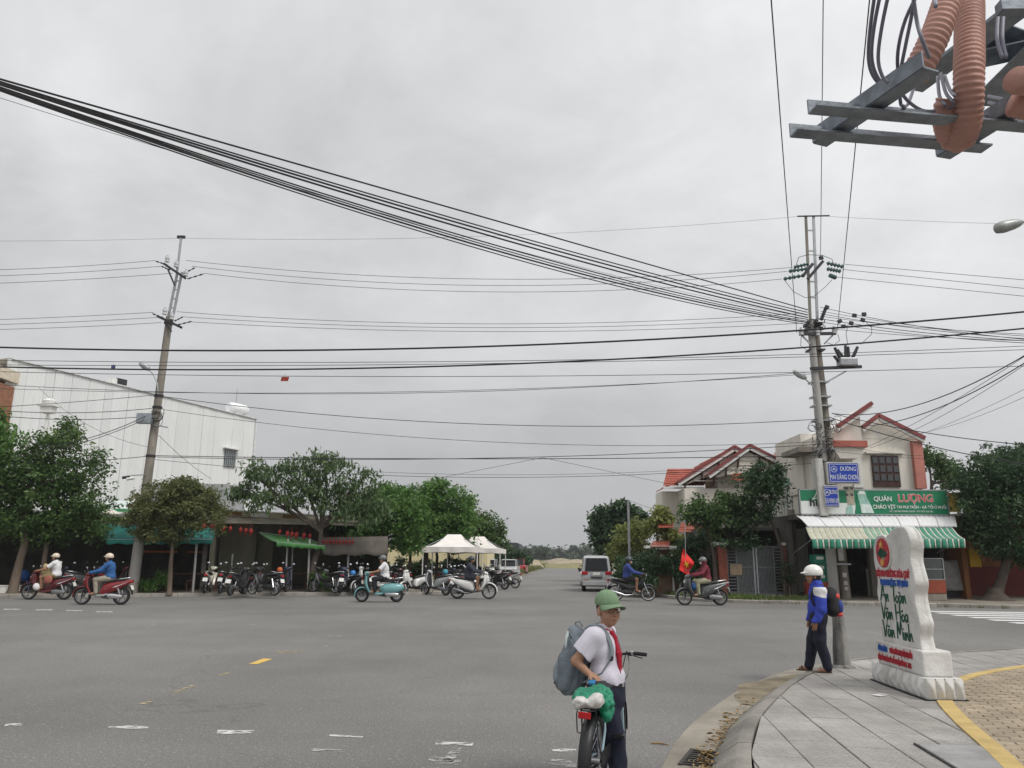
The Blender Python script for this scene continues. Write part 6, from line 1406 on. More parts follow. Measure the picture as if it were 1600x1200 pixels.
# small tags hanging on the cables
p = P(445, 592, 29.4); t = thing('cable_tag', 'red tag plate hanging from the telephone cable', 'tag', p); b = MB(); b.prism([(-0.16, -0.09), (0.13, -0.09), (0.17, 0.08), (-0.13, 0.08)], -0.008, 0.008, 'y'); b.build('plate', mat('tag_red', (0.28, 0.03, 0.015), 0.6), t); b = MB(); b.tube([(0, 0, 0.08), (0, 0, 0.2)], 0.006, 4); b.build('tie', m_wire, t)
p = P(177, 573, 29.5); t = thing('cable_tag', 'dark blue tag plate on the thick cable before the warehouse', 'tag', p); b = MB(); b.box((0, 0, 0), (0.16, 0.02, 0.14)); b.build('plate', mat('tag_blue', (0.05, 0.06, 0.16), 0.6), t); b = MB(); b.tube([(0, 0, 0.06), (0, 0, 0.14)], 0.006, 4); b.build('tie', m_wire, t)
# slim steel pole beyond the garden trees
c = P(984, 880, 40); t = thing('steel_pole', 'slim galvanised pole rising from the yellow green garden tree', 'pole', (c.x, 40, 0.1)); z = P(983, 781, 40).z-0.1
b = MB(); b.tube([(0, 0, 0), (0, 0, z)], [0.07, 0.06], 8); b.build('shaft', m_galv, t, smooth=60); b = MB(); b.box((-0.08, 0, z-0.05), (0.22, 0.08, 0.08)); b.build('bracket', m_dkmetal, t)

# ---- transformer frame overhead at the near corner (its pole stands outside the picture)
ZF = 3.75
def F(px, py, dz=0.0): return G(px, py, ZF+dz)
m_chan = mat('painted_steel_angle', (0.21, 0.235, 0.265), 0.55, 0.3, 8, metal=0.4, bump=0.2, bscale=40)
tp = Vector((3.45, 3.1, 0.15))
tr = thing('transformer_pole', 'near transformer pole with steel platform frame, orange conduits and cable loops', 'utility pole', tp)
T = lambda p: Vector(p)-tp
b = MB(); b.tube([(0, 0, -0.05), (0, 0, 9.5)], [0.19, 0.13], 14); b.build('shaft', m_conc, tr, smooth=60)
def angle_iron(a, c, w, nm='steel_angle', flip=1):
  a = T(a); c = T(c); b = MB(); b.bar(a, c, w, 0.010); d = (c-a).normalized(); y = Vector((0, 0, 1)).cross(d).normalized()
  b.bar(a+y*flip*w/2+Vector((0, 0, w*0.45)), c+y*flip*w/2+Vector((0, 0, w*0.45)), 0.010, w*0.9); b.build(nm, m_chan, tr)
angle_iron(F(1270, 170), F(1640, 202), 0.085); angle_iron(F(1241, 207), F(1542, 232), 0.085)
angle_iron(F(1281, 226, 0.03), F(1455, 108, 0.03), 0.09, flip=-1); angle_iron(F(1474, 246, 0.03), F(1660, 130, 0.03), 0.09, flip=-1)
angle_iron(F(1425, 140, 0.9), F(1585, 20, 0.9), 0.17, 'steel_beam'); angle_iron(F(1520, 95, 1.0), F(1680, 60, 1.0), 0.2, 'steel_beam'); angle_iron(F(1540, 165, 0.8), F(1660, 50, 0.8), 0.26, 'steel_beam'); angle_iron(F(1530, 45, 1.1), F(1680, 100, 1.1), 0.2, 'steel_beam')
b = MB(); b.bar(T(F(1560, 12, 0.25)), T(F(1680, 10, 0.25)), 0.05, 0.05); b.bar(T(F(1640, 202)), T(tp+Vector((0, 0, ZF))), 0.08, 0.08); b.build('steel_stay', m_chan, tr, kind='stuff')
m_cond = mat('orange_conduit', (0.47, 0.255, 0.205), 0.6, 0.18, 3, 0.2, 30)
def conduit(pts, r, nm='conduit'):
  # corrugated pipe: rings follow a smooth centre line
  pts = [T(p) for p in pts]; fine = []; n = len(pts)
  for i in range(n-1):
    p = [pts[max(0, min(n-1, i+d))] for d in (-1, 0, 1, 2)]
    for j in range(12):
      t = j/12; fine.append(0.5*((2*p[1])+(-p[0]+p[2])*t+(2*p[0]-5*p[1]+4*p[2]-p[3])*t*t+(-p[0]+3*p[1]-3*p[2]+p[3])*t**3))
  fine.append(pts[-1]); acc = [0]
  for i in range(1, len(fine)): acc.append(acc[-1]+(fine[i]-fine[i-1]).length)
  N_ = int(acc[-1]/0.0065); out = []; rs = []; j = 0
  for k in range(N_+1):
    s = acc[-1]*k/N_
    while j < len(acc)-2 and acc[j+1] < s: j += 1
    out.append(fine[j].lerp(fine[j+1], (s-acc[j])/(acc[j+1]-acc[j]+1e-9))); rs.append(r*(1+0.055*math.cos(2*PI*s/0.027)))
  b = MB(); b.tube(out, rs, 18); b.build(nm, m_cond, tr, smooth=180)
FY = F(1500, 200).y
conduit([F(1515, -60, 1.1), F(1515, 20, 0.62), F(1514, 110, 0.22), F(1512, 180, 0.02), F(1503, 214, -0.03), F(1488, 212, 0.0), F(1480, 180, 0.06), F(1486, 155, 0.12)], 0.068)
conduit([F(1500, -60, 0.75), F(1478, 10, 0.45), F(1455, 70, 0.25), F(1428, 120, 0.12)], 0.066)
conduit([F(1640, 120, 0.1), F(1600, 128, 0.05), F(1586, 122, 0.05)], 0.06); conduit([F(1640, 175, 0.0), F(1595, 165, 0.02), F(1580, 162, 0.03)], 0.06)
m_gcab = mat('grey_cable', (0.20, 0.20, 0.25), 0.45, 0.15, 4)
for pts in ([(1370, -30), (1360, 40), (1357, 90), (1364, 118), (1380, 133), (1405, 128), (1425, 112)], [(1380, -30), (1366, 40), (1362, 90), (1372, 122), (1390, 134), (1412, 126)], [(1393, -30), (1378, 40), (1372, 90), (1378, 118), (1388, 130)],
      [(1440, -20), (1415, 30), (1403, 80), (1404, 120), (1412, 150), (1440, 172), (1470, 172), (1492, 165)], [(1430, -30), (1425, 20), (1415, 70), (1406, 120), (1407, 160), (1412, 166)], [(1424, -30), (1432, 30), (1440, 60), (1452, 90)],
      [(1465, 120), (1468, 150), (1478, 165)], [(1470, 115), (1478, 145), (1490, 160)], [(1476, 118), (1484, 140), (1492, 150)], [(1430, 130), (1420, 160), (1412, 168)], [(1560, 20), (1558, 60), (1566, 90)], [(1568, 20), (1566, 60), (1572, 90)], [(1545, 150), (1570, 155), (1600, 158)], [(1545, 160), (1575, 166), (1600, 164)], [(1460, -20), (1462, 10)]):
  n = len(pts); b = MB(); P3 = [T(F(x, y, 0.30*(1-i/(n-1))**1.5+0.05)) for i, (x, y) in enumerate(pts)]
  sm = []
  for i in range(n-1):
    p = [P3[max(0, min(n-1, i+d))] for d in (-1, 0, 1, 2)]
    for j in range(5):
      t = j/5; sm.append(0.5*((2*p[1])+(-p[0]+p[2])*t+(2*p[0]-5*p[1]+4*p[2]-p[3])*t*t+(-p[0]+3*p[1]-3*p[2]+p[3])*t**3))
  b.tube(sm+[P3[-1]], 0.0085, 7); b.build('cable_loop', m_gcab, tr, smooth=180)
# street lamp reaching in from the right on its own pole outside the picture
YSL = 12.5; c = P(1720, 300, YSL); sp_ = thing('street_lamp', 'grey street lamp head on an arm reaching in above the crossing', 'street lamp', (c.x, YSL, 0.12))
SL = lambda p: Vector(p)-Vector((c.x, YSL, 0.12))
b = MB(); b.tube([(0, 0, 0), (0, 0, P(1720, 270, YSL).z)], [0.09, 0.06], 10); b.build('shaft', m_galv, sp_, smooth=60)
b = MB(); b.tube([SL(P(1720, 275, YSL)), SL(P(1660, 318, YSL)), SL(P(1600, 346, YSL)), SL(P(1590, 349, YSL))], 0.03, 8); b.build('arm', m_galv, sp_, smooth=60)
a, e = SL(P(1597, 347, YSL)), SL(P(1554, 358, YSL)); d = e-a
b = MB(); b.tube([a, a+d*0.12, a+d*0.35, a+d*0.7, a+d*0.92, e], [0.035, 0.07, 0.095, 0.11, 0.09, 0.03], 12); b.build('lamp_head', mat('lamp_body', (0.30, 0.31, 0.30), 0.4, metal=0.3), sp_, smooth=60)
# ================================================================ motorbikes and cars
m_chrome = mat('chrome', (0.55, 0.55, 0.56), 0.22, 0.05, metal=0.9)
m_plate = mat('licence_plate', (0.70, 0.70, 0.66), 0.5, 0.05)
m_mirror = mat('mirror_glass', (0.75, 0.77, 0.8), 0.08, 0.02, metal=0.6)
m_tail = mat('tail_light_red', (0.35, 0.01, 0.012), 0.2, 0.1)
m_alloy = mat('alloy_grey', (0.20, 0.20, 0.21), 0.4, 0.1, metal=0.5)
m_engine = mat('engine_dark', (0.035, 0.035, 0.037), 0.5, 0.2, metal=0.3)
m_lamp = mat('lamp_glass', (0.6, 0.62, 0.63), 0.12, 0.05, metal=0.2)
def paint(name, c): return mat('paint_'+name, c, 0.28, 0.06, 2, clear=0.5)
def wheel(parent, x, r, w, style, steer=0.0):
  b = MB(); rr = r-w*0.75
  b.lathe([(rr, -w*0.36), (r-w*0.3, -w*0.5), (r-0.006, -w*0.24), (r, 0), (r-0.006, w*0.24), (r-w*0.3, w*0.5), (rr, w*0.36), (rr, -w*0.36)], 26, (0, 0, 0), 'y')
  t = b.build('wheel', m_rub, parent, smooth=60); t.location = (x, 0, r); t.rotation_euler.z = steer
  b = MB(); b.lathe([(rr-0.025, -w*0.3), (rr+0.004, -w*0.36), (rr+0.004, w*0.36), (rr-0.025, w*0.3), (rr-0.025, -w*0.3)], 26, (0, 0, 0), 'y'); b.lathe([(0.015, -w*0.7), (0.05, -w*0.6), (0.05, w*0.6), (0.015, w*0.7)], 12, (0, 0, 0), 'y')
  ns = {'spoke': 18, 'alloy': 5, 'disc': 8}[style]
  for k in range(ns):
    a = 2*PI*k/ns; d = Vector((math.cos(a), 0, math.sin(a)))
    if style == 'spoke':
      b.tube([d*0.03+Vector((0, w*0.4*(1 if k % 2 else -1), 0)), d*(rr-0.01)], 0.004, 4)
    else: b.bar(d*0.03, d*(rr-0.01), 0.05 if style == 'alloy' else 0.06, 0.02, up=(d.z, 0, -d.x))
  b.build('rim', m_chrome if style == 'spoke' else m_alloy, t, smooth=50); return t
def scooter(label, loc, rz, col, col2=None, kind='scooter', r=0.265, group=None, steer=0.0, lean=0.0, seatc=None, name=None):
  nm = {'scooter': 'motor_scooter', 'vespa': 'motor_scooter', 'cub': 'motorcycle'}[kind]
  ridden = 'ridden' in label
  t = thing(name or nm, label, 'scooter' if kind != 'cub' else 'motorbike', loc, rz, group); t.rotation_euler.x = lean
  col2 = col2 or m_black; W2 = 0.64
  fx = {'scooter': 0.64, 'vespa': 0.62, 'cub': 0.62}[kind]
  st = {'scooter': 'alloy', 'vespa': 'disc', 'cub': 'spoke'}[kind]; tw = {'scooter': 0.09, 'vespa': 0.11, 'cub': 0.062}[kind]
  wheel(t, fx, r, tw, st, steer); wheel(t, -0.63, r, tw*1.15, st)
  # fork and front mudguard
  b = MB()
  for s in (-1, 1): b.tube([(fx, s*0.075, r), (fx-0.09, s*0.075, r+0.22), (fx-0.17, s*0.05, 0.72)], 0.02, 6)
  b.build('fork', m_chrome if kind == 'cub' else m_engine, t, smooth=60)
  b = MB(); secs = []; rg = r+0.045
  def gd(u, v):
    a = R(-8+ (128 if kind != 'vespa' else 150)*u)+ (0 if kind != 'vespa' else R(-8)); ww = (0.075 if kind != 'vespa' else 0.11)*(1-0.25*abs(u-0.5)*2)
    q = (v-0.5)*2; return Vector((fx+math.cos(a)*(rg-0.03*q*q*(1.6 if kind == 'vespa' else 1)), q*ww, r+math.sin(a)*(rg-0.03*q*q)))
  b.grid(gd, 14, 6); b.build('front_mudguard', col, t, smooth=180, solid=0.012)
  hx, hz = fx-0.17, 0.98
  if kind in ('scooter', 'vespa'):
    # leg shield: curved apron from the headset down to the foot board
    sw = 0.19 if kind == 'scooter' else 0.24
    b = MB()
    def ls(u, v):
      q = (u-0.5)*2; z = 0.93-0.60*v; xx = hx+0.06+0.04*math.sin(PI*v*0.9)-0.16*v*v; w = sw*(0.55+0.5*math.sin(PI*min(1, v*0.75+0.12)))
      return Vector((xx-0.10*q*q*(1 if kind == 'scooter' else 0.7), q*w, z))
    b.grid(ls, 10, 12); b.build('leg_shield', col, t, smooth=180, solid=0.05)
    b = MB(); b.loft([((hx-0.02, 0, 0.90), 0.06, 0.05, 0.2), ((hx+0.0, 0, 0.74), 0.12, 0.09, 1.2), ((hx-0.02, 0, 0.58), 0.15, 0.09, 1.3), ((hx-0.05, 0, 0.40), 0.15, 0.08, 1.4)]); b.build('inner_cowl', col2 if col2 != m_chrome else m_black, t, smooth=60)
    if kind == 'scooter':
      b = MB(); b.loft([((hx+0.02, 0, 0.96), 0.05, 0.04, 0.3), ((hx+0.09, 0, 0.84), 0.10, 0.09, 0.5), ((hx+0.12, 0, 0.70), 0.12, 0.09, 0.9), ((hx+0.10, 0, 0.58), 0.06, 0.04, 1.2)]); b.build('front_cowl', col, t, smooth=50)
    b = MB(); b.loft([((hx-0.06, 0, 0.36), 0.15, 0.05, 0), ((0.1, 0, 0.30), 0.16, 0.045, 0), ((-0.12, 0, 0.31), 0.15, 0.05, 0), ((-0.2, 0, 0.36), 0.12, 0.06, 0)], p=4); b.build('foot_board', col2 if kind == 'scooter' else col, t, smooth=50)
    b = MB()
    if kind == 'scooter':
      b.loft([((0.02, 0, 0.36), 0.13, 0.09, 0.6), ((-0.10, 0, 0.50), 0.16, 0.20, 0.35), ((-0.30, 0, 0.57), 0.18, 0.19, 0.2), ((-0.55, 0, 0.65), 0.155, 0.15, 0.15), ((-0.80, 0, 0.73), 0.10, 0.085, 0.15), ((-0.97, 0, 0.79), 0.045, 0.03, 0.15)])
    else:
      b.loft([((-0.06, 0, 0.42), 0.12, 0.13, 0.3), ((-0.2, 0, 0.47), 0.21, 0.19, 0.1), ((-0.45, 0, 0.49), 0.235, 0.20, 0), ((-0.68, 0, 0.50), 0.20, 0.17, 0), ((-0.85, 0, 0.53), 0.12, 0.10, 0), ((-0.92, 0, 0.55), 0.05, 0.04, 0)])
    body = b.build('body', col, t, smooth=60)
    if kind == 'scooter':
      b = MB()
      for s in (-1, 1): b.add([(-0.1, s*0.168, 0.5), (-0.5, s*0.160, 0.62), (-0.88, s*0.085, 0.765), (-0.5, s*0.172, 0.585)], [(0, 1, 2, 3)] if s < 0 else [(3, 2, 1, 0)])
      b.build('trim', m_chrome, body, kind='stuff')
  else:
    b = MB(); b.loft([((hx+0.03, 0, 0.80), 0.07, 0.06, -0.6), ((hx-0.12, 0, 0.64), 0.08, 0.08, -0.8), ((0.12, 0, 0.50), 0.08, 0.09, -0.5), ((-0.12, 0, 0.50), 0.10, 0.12, 0.1), ((-0.4, 0, 0.62), 0.11, 0.09, 0.3), ((-0.75, 0, 0.74), 0.07, 0.05, 0.3), ((-0.95, 0, 0.82), 0.03, 0.02, 0.3)]); b.build('body', col, t, smooth=60)
    b = MB()
    for s in (-1, 1): b.grid(lambda u, v, s=s: Vector((hx-0.02-0.28*v+0.10*u*(1-v), s*(0.09+0.09*u), 0.82-0.50*v)), 5, 8)
    b.build('leg_shield', col2, t, smooth=180, solid=0.015)
  # seat
  b = MB(); z = 0.76 if kind != 'vespa' else 0.75
  b.loft([((0.0, 0, z-0.03), 0.08, 0.03, 0.2), ((-0.12, 0, z), 0.13, 0.05, 0.1), ((-0.3, 0, z), 0.15, 0.055, 0), ((-0.42, 0, z+0.035), 0.15, 0.055, 0), ((-0.62, 0, z+0.05), 0.13, 0.05, 0), ((-0.74, 0, z+0.05), 0.09, 0.03, 0)], p=3.2); b.build('seat', seatc or m_black, t, smooth=50)
  # tail: lamp, plate, mudguard, grab rail
  b = MB(); b.box((-0.92 if kind != 'vespa' else -0.90, 0, 0.74 if kind != 'vespa' else 0.6), (0.07, 0.15, 0.07), ry=0.2); b.build('tail_light', m_tail, t, bevel=0.02)
  b = MB(); b.box((-0.955, 0, 0.56), (0.012, 0.19, 0.15), ry=0.35); b.build('licence_plate', m_plate, t)
  b = MB(); b.box((-0.945, 0, 0.55), (0.008, 0.15, 0.03), ry=0.35); b.build('plate_mark', m_ink, t)
  b = MB(); b.grid(lambda u, v: Vector((-0.63+math.cos(R(100+75*u))*(r+0.06), (v-0.5)*0.15, r+math.sin(R(100+75*u))*(r+0.06)+0.02)), 8, 2); b.build('rear_mudguard', m_black, t, smooth=180, solid=0.01)
  b = MB(); b.tube([(-0.55, 0.11, 0.84), (-0.85, 0.09, 0.88), (-0.9, 0, 0.885), (-0.85, -0.09, 0.88), (-0.55, -0.11, 0.84)], 0.013, 6); b.build('grab_rail', m_chrome, t, smooth=60)
  # engine, drive case and exhaust
  b = MB(); b.loft([((0.0, 0, 0.32), 0.10, 0.08, 0), ((-0.25, 0, 0.33), 0.12, 0.12, 0), ((-0.45, 0.02, 0.30), 0.10, 0.10, 0), ((-0.63, 0.02, 0.27), 0.06, 0.07, 0)]); b.build('engine', m_engine, t, smooth=50)
  if kind != 'cub':
    b = MB(); b.loft([((-0.22, 0.13, 0.30), 0.03, 0.06, 0), ((-0.35, 0.135, 0.29), 0.04, 0.085, 0), ((-0.58, 0.135, 0.27), 0.04, 0.075, 0), ((-0.70, 0.13, 0.27), 0.02, 0.04, 0)]); b.build('drive_case', m_chrome if kind == 'vespa' or col2 == m_chrome else m_alloy, t, smooth=50)
  b = MB(); b.tube([(0.02, -0.1, 0.24), (-0.3, -0.15, 0.22), (-0.42, -0.16, 0.26), (-0.75, -0.16, 0.36), (-0.9, -0.16, 0.40)] if kind == 'cub' else [(-0.1, -0.1, 0.24), (-0.35, -0.15, 0.25), (-0.45, -0.16, 0.30), (-0.72, -0.16, 0.38), (-0.8, -0.16, 0.4)], [0.02, 0.025, 0.05, 0.055, 0.03], 10); b.build('exhaust', m_chrome if kind != 'scooter' else m_alloy, t, smooth=60)
  b = MB()
  for s in (-1, 1): b.tube([(-0.63, s*0.12, r+0.02), (-0.5, s*0.12, 0.62)], 0.025, 6)
  b.build('shock_absorber', m_chrome, t, kind='stuff')
  b = MB(); b.tube([(-0.02, 0.14, 0.24), (0.1, 0.2, 0.0)] if not ridden else [(-0.02, 0.14, 0.24), (-0.3, 0.15, 0.19)], 0.012, 5); b.build('side_stand', m_engine, t)
  # headset, grips, mirrors, levers
  hb = MB(); hb.tube([(hx-0.06, 0.30, hz+0.03), (hx+0.0, 0.16, hz+0.03), (hx+0.02, 0, hz), (hx, -0.16, hz+0.03), (hx-0.06, -0.30, hz+0.03)], 0.014, 6); h = hb.build('handlebar', m_engine, t, smooth=60)
  for s in (-1, 1):
    b = MB(); b.tube([(hx-0.06, s*0.31, hz+0.03), (hx-0.03, s*0.21, hz+0.03)], 0.02, 7); b.build('grip', m_black, h, smooth=60)
    b = MB(); b.tube([(hx-0.01, s*0.19, hz+0.03), (hx+0.02, s*0.23, hz+0.18)], 0.007, 5); b.ell((hx+0.02, s*0.25, hz+0.22), (0.015, 0.06, 0.042), 10, 6); mi = b.build('mirror', m_black, t, smooth=60)
    b = MB(); b.ell((hx+0.008, s*0.25, hz+0.22), (0.008, 0.052, 0.036), 10, 5); b.build('mirror_glass', m_mirror, mi, smooth=60)
  if kind == 'vespa':
    b = MB(); b.loft([((hx-0.08, 0, hz+0.02), 0.10, 0.06, 0), ((hx, 0, hz+0.03), 0.14, 0.085, 0), ((hx+0.07, 0, hz+0.03), 0.09, 0.085, 0)]); b.build('headset', col, t, smooth=60)
    b = MB(); b.ell((hx+0.075, 0, hz+0.03), (0.035, 0.075, 0.075), 14, 8); b.build('headlight', m_lamp, t, smooth=60)
  else:
    b = MB(); b.loft([((hx-0.09, 0, hz+0.01), 0.09, 0.05, 0), ((hx, 0, hz+0.03), 0.15, 0.07, 0), ((hx+0.09, 0, hz), 0.10, 0.06, 0.2), ((hx+0.13, 0, hz-0.03), 0.05, 0.03, 0.2)]); b.build('headset', col if kind == 'scooter' else col2, t, smooth=60)
    b = MB(); b.ell((hx+0.10, 0, hz-0.01) if kind == 'cub' else (hx+0.155, 0, 0.80), (0.04, 0.09, 0.055) if kind == 'cub' else (0.03, 0.09, 0.06), 12, 7); b.build('headlight', m_lamp, t, smooth=60)
  return t
PA = {k: paint(k, c) for k, c in dict(red=(0.20, 0.012, 0.015), darkred=(0.10, 0.01, 0.015), teal=(0.16, 0.36, 0.37), white=(0.70, 0.69, 0.66), grey=(0.075, 0.078, 0.08), black=(0.015, 0.015, 0.016), silver=(0.36, 0.37, 0.37), cream=(0.55, 0.52, 0.42), navy=(0.02, 0.025, 0.06), brown=(0.12, 0.02, 0.02)).items()}
LEFT, RIGHT = PI, 0.0
def SG(px, py): q = G(px, py); return Vector((q.x, q.y, 0))
# ridden bikes
s_first = scooter('dark red motorbike laden with bags, ridden left past the tree', SG(72, 937), LEFT+R(3), PA['darkred'], PA['brown'], 'scooter', 0.29)
s_red = scooter('glossy red scooter ridden by the person in the blue jacket', SG(158, 945), LEFT+R(3), PA['red'], m_chrome, 'scooter', 0.285)
s_teal = scooter('pale teal classic scooter ridden by the man in white', SG(592, 941), LEFT+R(4), PA['teal'], None, 'vespa', 0.25)
s_white = scooter('white scooter heading right, ridden by the person in dark clothes', SG(739, 936), RIGHT-R(4), PA['white'], PA['grey'], 'scooter', 0.30)
s_blue = scooter('black motorbike with wire wheels ridden by the person in blue', SG(988, 939), RIGHT-R(6), PA['black'], PA['black'], 'cub', 0.30)
s_grey = scooter('grey scooter ridden left by the person in the dark red hood', SG(1098, 946), LEFT+R(2), PA['grey'], PA['black'], 'scooter', 0.285)
# parked bikes
def kerbz(x, y):
  return 0.12
def park(px, py, rz, col, label, kind='scooter', z=0.12, **k):
  py = max(py, 926.0) if z > 0.1 else py
  q = G(px, py, z); return scooter(label, (q.x, q.y, z), rz, col, kind=kind, lean=R(k.pop('lean', 5)), **k)
park(324, 922, R(100), PA['cream'], 'cream moped parked nose in beside the restaurant table', 'cub', r=0.28, col2=PA['cream'])
park(370, 930, R(85), PA['black'], 'black scooter parked tail to the street with round mirrors')
park(411, 930, R(150), PA['black'], 'black motorbike parked slantwise at the kerb before the restaurant', 'cub', r=0.29)
park(436, 926, R(80), PA['navy'], 'dark scooter with an orange helmet on its seat')
park(392, 927, R(75), PA['brown'], 'maroon motorbike standing behind the slantwise one', 'cub', r=0.28)
park(520, 928, R(160), PA['silver'], 'silver grey motorbike parked by the potted plants', 'scooter', z=0.0)
park(543, 930, R(140), PA['black'], 'black scooter parked beside the white one', z=0.0)
park(557, 929, R(215), PA['white'], 'white scooter parked with red tail light before the fascia banner', z=0.0)
park(580, 922, R(200), PA['white'], 'white classic scooter parked behind the teal rider', 'vespa', r=0.24)
park(648, 929, R(230), PA['white'], 'white scooter parked showing its front apron', z=0.0)
park(680, 930, R(140), PA['silver'], 'silver scooter parked tail on beside the tent leg', z=0.0)
park(700, 926, R(120), PA['navy'], 'dark blue motorbike parked under the tent edge', 'cub', z=0.0)
park(716, 927, R(100), PA['black'], 'black motorbike parked in the row under the tent', 'cub', z=0.0)
park(733, 925, R(110), PA['brown'], 'maroon motorbike parked in the row behind the white scooter', 'cub', z=0.0)
park(772, 921, R(150), PA['black'], 'black scooter parked at the right end of the row', z=0.0)
park(788, 919, R(160), PA['silver'], 'silver motorbike last in the row by the parked cars', 'cub', z=0.0)
park(783, 914, R(140), PA['darkred'], 'dark red motorbike parked beyond the end of the row', 'cub', z=0.0)
park(765, 912, R(120), PA['grey'], 'grey scooter parked under the rear tent', z=0.0)
park(750, 913, R(100), PA['black'], 'black scooter parked between the tents', z=0.0)
park(110, 917, R(20), PA['black'], 'black scooter parked in the dark shop front'); park(132, 914, R(60), PA['grey'], 'grey scooter with upright mirrors parked in the dark shop front')
park(178, 915, R(75), PA['darkred'], 'dark red scooter parked behind the rider in blue jacket'); park(92, 913, R(110), PA['navy'], 'dark blue scooter parked beside the red painted trunk')
park(1432, 926, R(190), PA['navy'], 'dark blue scooter parked behind the carved stone'); park(1545, 924, R(160), PA['black'], 'black scooter parked behind the shade tree'); park(1590, 926, R(120), PA['black'], 'black scooter with white plate parked right of the shade tree'); park(911, 905, R(95), PA['black'], 'black motorbike parked ahead of the silver van', 'cub', z=0.0)
for px_, py_, rz_, cc, kd, lab in ((506, 922, 150, 'black', 'cub', 'black motorbike half hidden by the potted plants'), (532, 921, 100, 'navy', 'scooter', 'dark blue scooter parked in the second row by the post'), (566, 924, 120, 'black', 'cub', 'black motorbike parked between the two white scooters'),
  (602, 922, 110, 'grey', 'scooter', 'grey scooter parked behind the man in white'), (616, 924, 95, 'black', 'cub', 'black motorbike parked right of the teal scooter tail'), (628, 922, 120, 'darkred', 'scooter', 'maroon scooter parked left of the white apron'), (664, 922, 100, 'black', 'scooter', 'black scooter parked behind the silver one'),
  (690, 920, 80, 'grey', 'cub', 'grey motorbike parked under the corner tent'), (707, 919, 100, 'navy', 'scooter', 'navy scooter deep under the corner tent'), (724, 918, 95, 'black', 'cub', 'black motorbike deep under the corner tent'), (744, 917, 110, 'silver', 'scooter', 'silver scooter parked where the tents meet'), (758, 917, 130, 'black', 'cub', 'black motorbike leaning by the rear tent leg'), (350, 926, 95, 'grey', 'cub', 'grey motorbike parked beside the cream moped')):
  park(px_, py_, R(rz_), PA[cc], lab, kd, z=0.0 if px_ > 595 else 0.12)
q = G(436, 926, 0.12); b = MB(); b.ell((0, 0, 0.06), (0.13, 0.12, 0.13), 12, 8, lo=-0.5); b.build('helmet', mat('helmet_orange', (0.45, 0.10, 0.03), 0.3), loc=(q.x+0.02, q.y-0.2, 0.99), smooth=60, label='orange helmet resting on the dark scooter seat', cat='helmet')
q = G(547, 930); b = MB(); b.ell((0, 0, 0.06), (0.13, 0.12, 0.13), 12, 8, lo=-0.5); b.build('helmet', mat('helmet_blue', (0.05, 0.22, 0.55), 0.3), loc=(q.x+0.1, q.y-0.1, 0.86), smooth=60, label='blue helmet resting on the parked black scooter', cat='helmet')
q = G(691, 928); b = MB(); b.ell((0, 0, 0.06), (0.13, 0.12, 0.13), 12, 8, lo=-0.5); b.build('helmet', mat('helmet_teal', (0.05, 0.28, 0.36), 0.3), loc=(q.x+0.1, q.y+0.2, 0.9), smooth=60, label='teal helmet on a parked motorbike under the tent', cat='helmet')

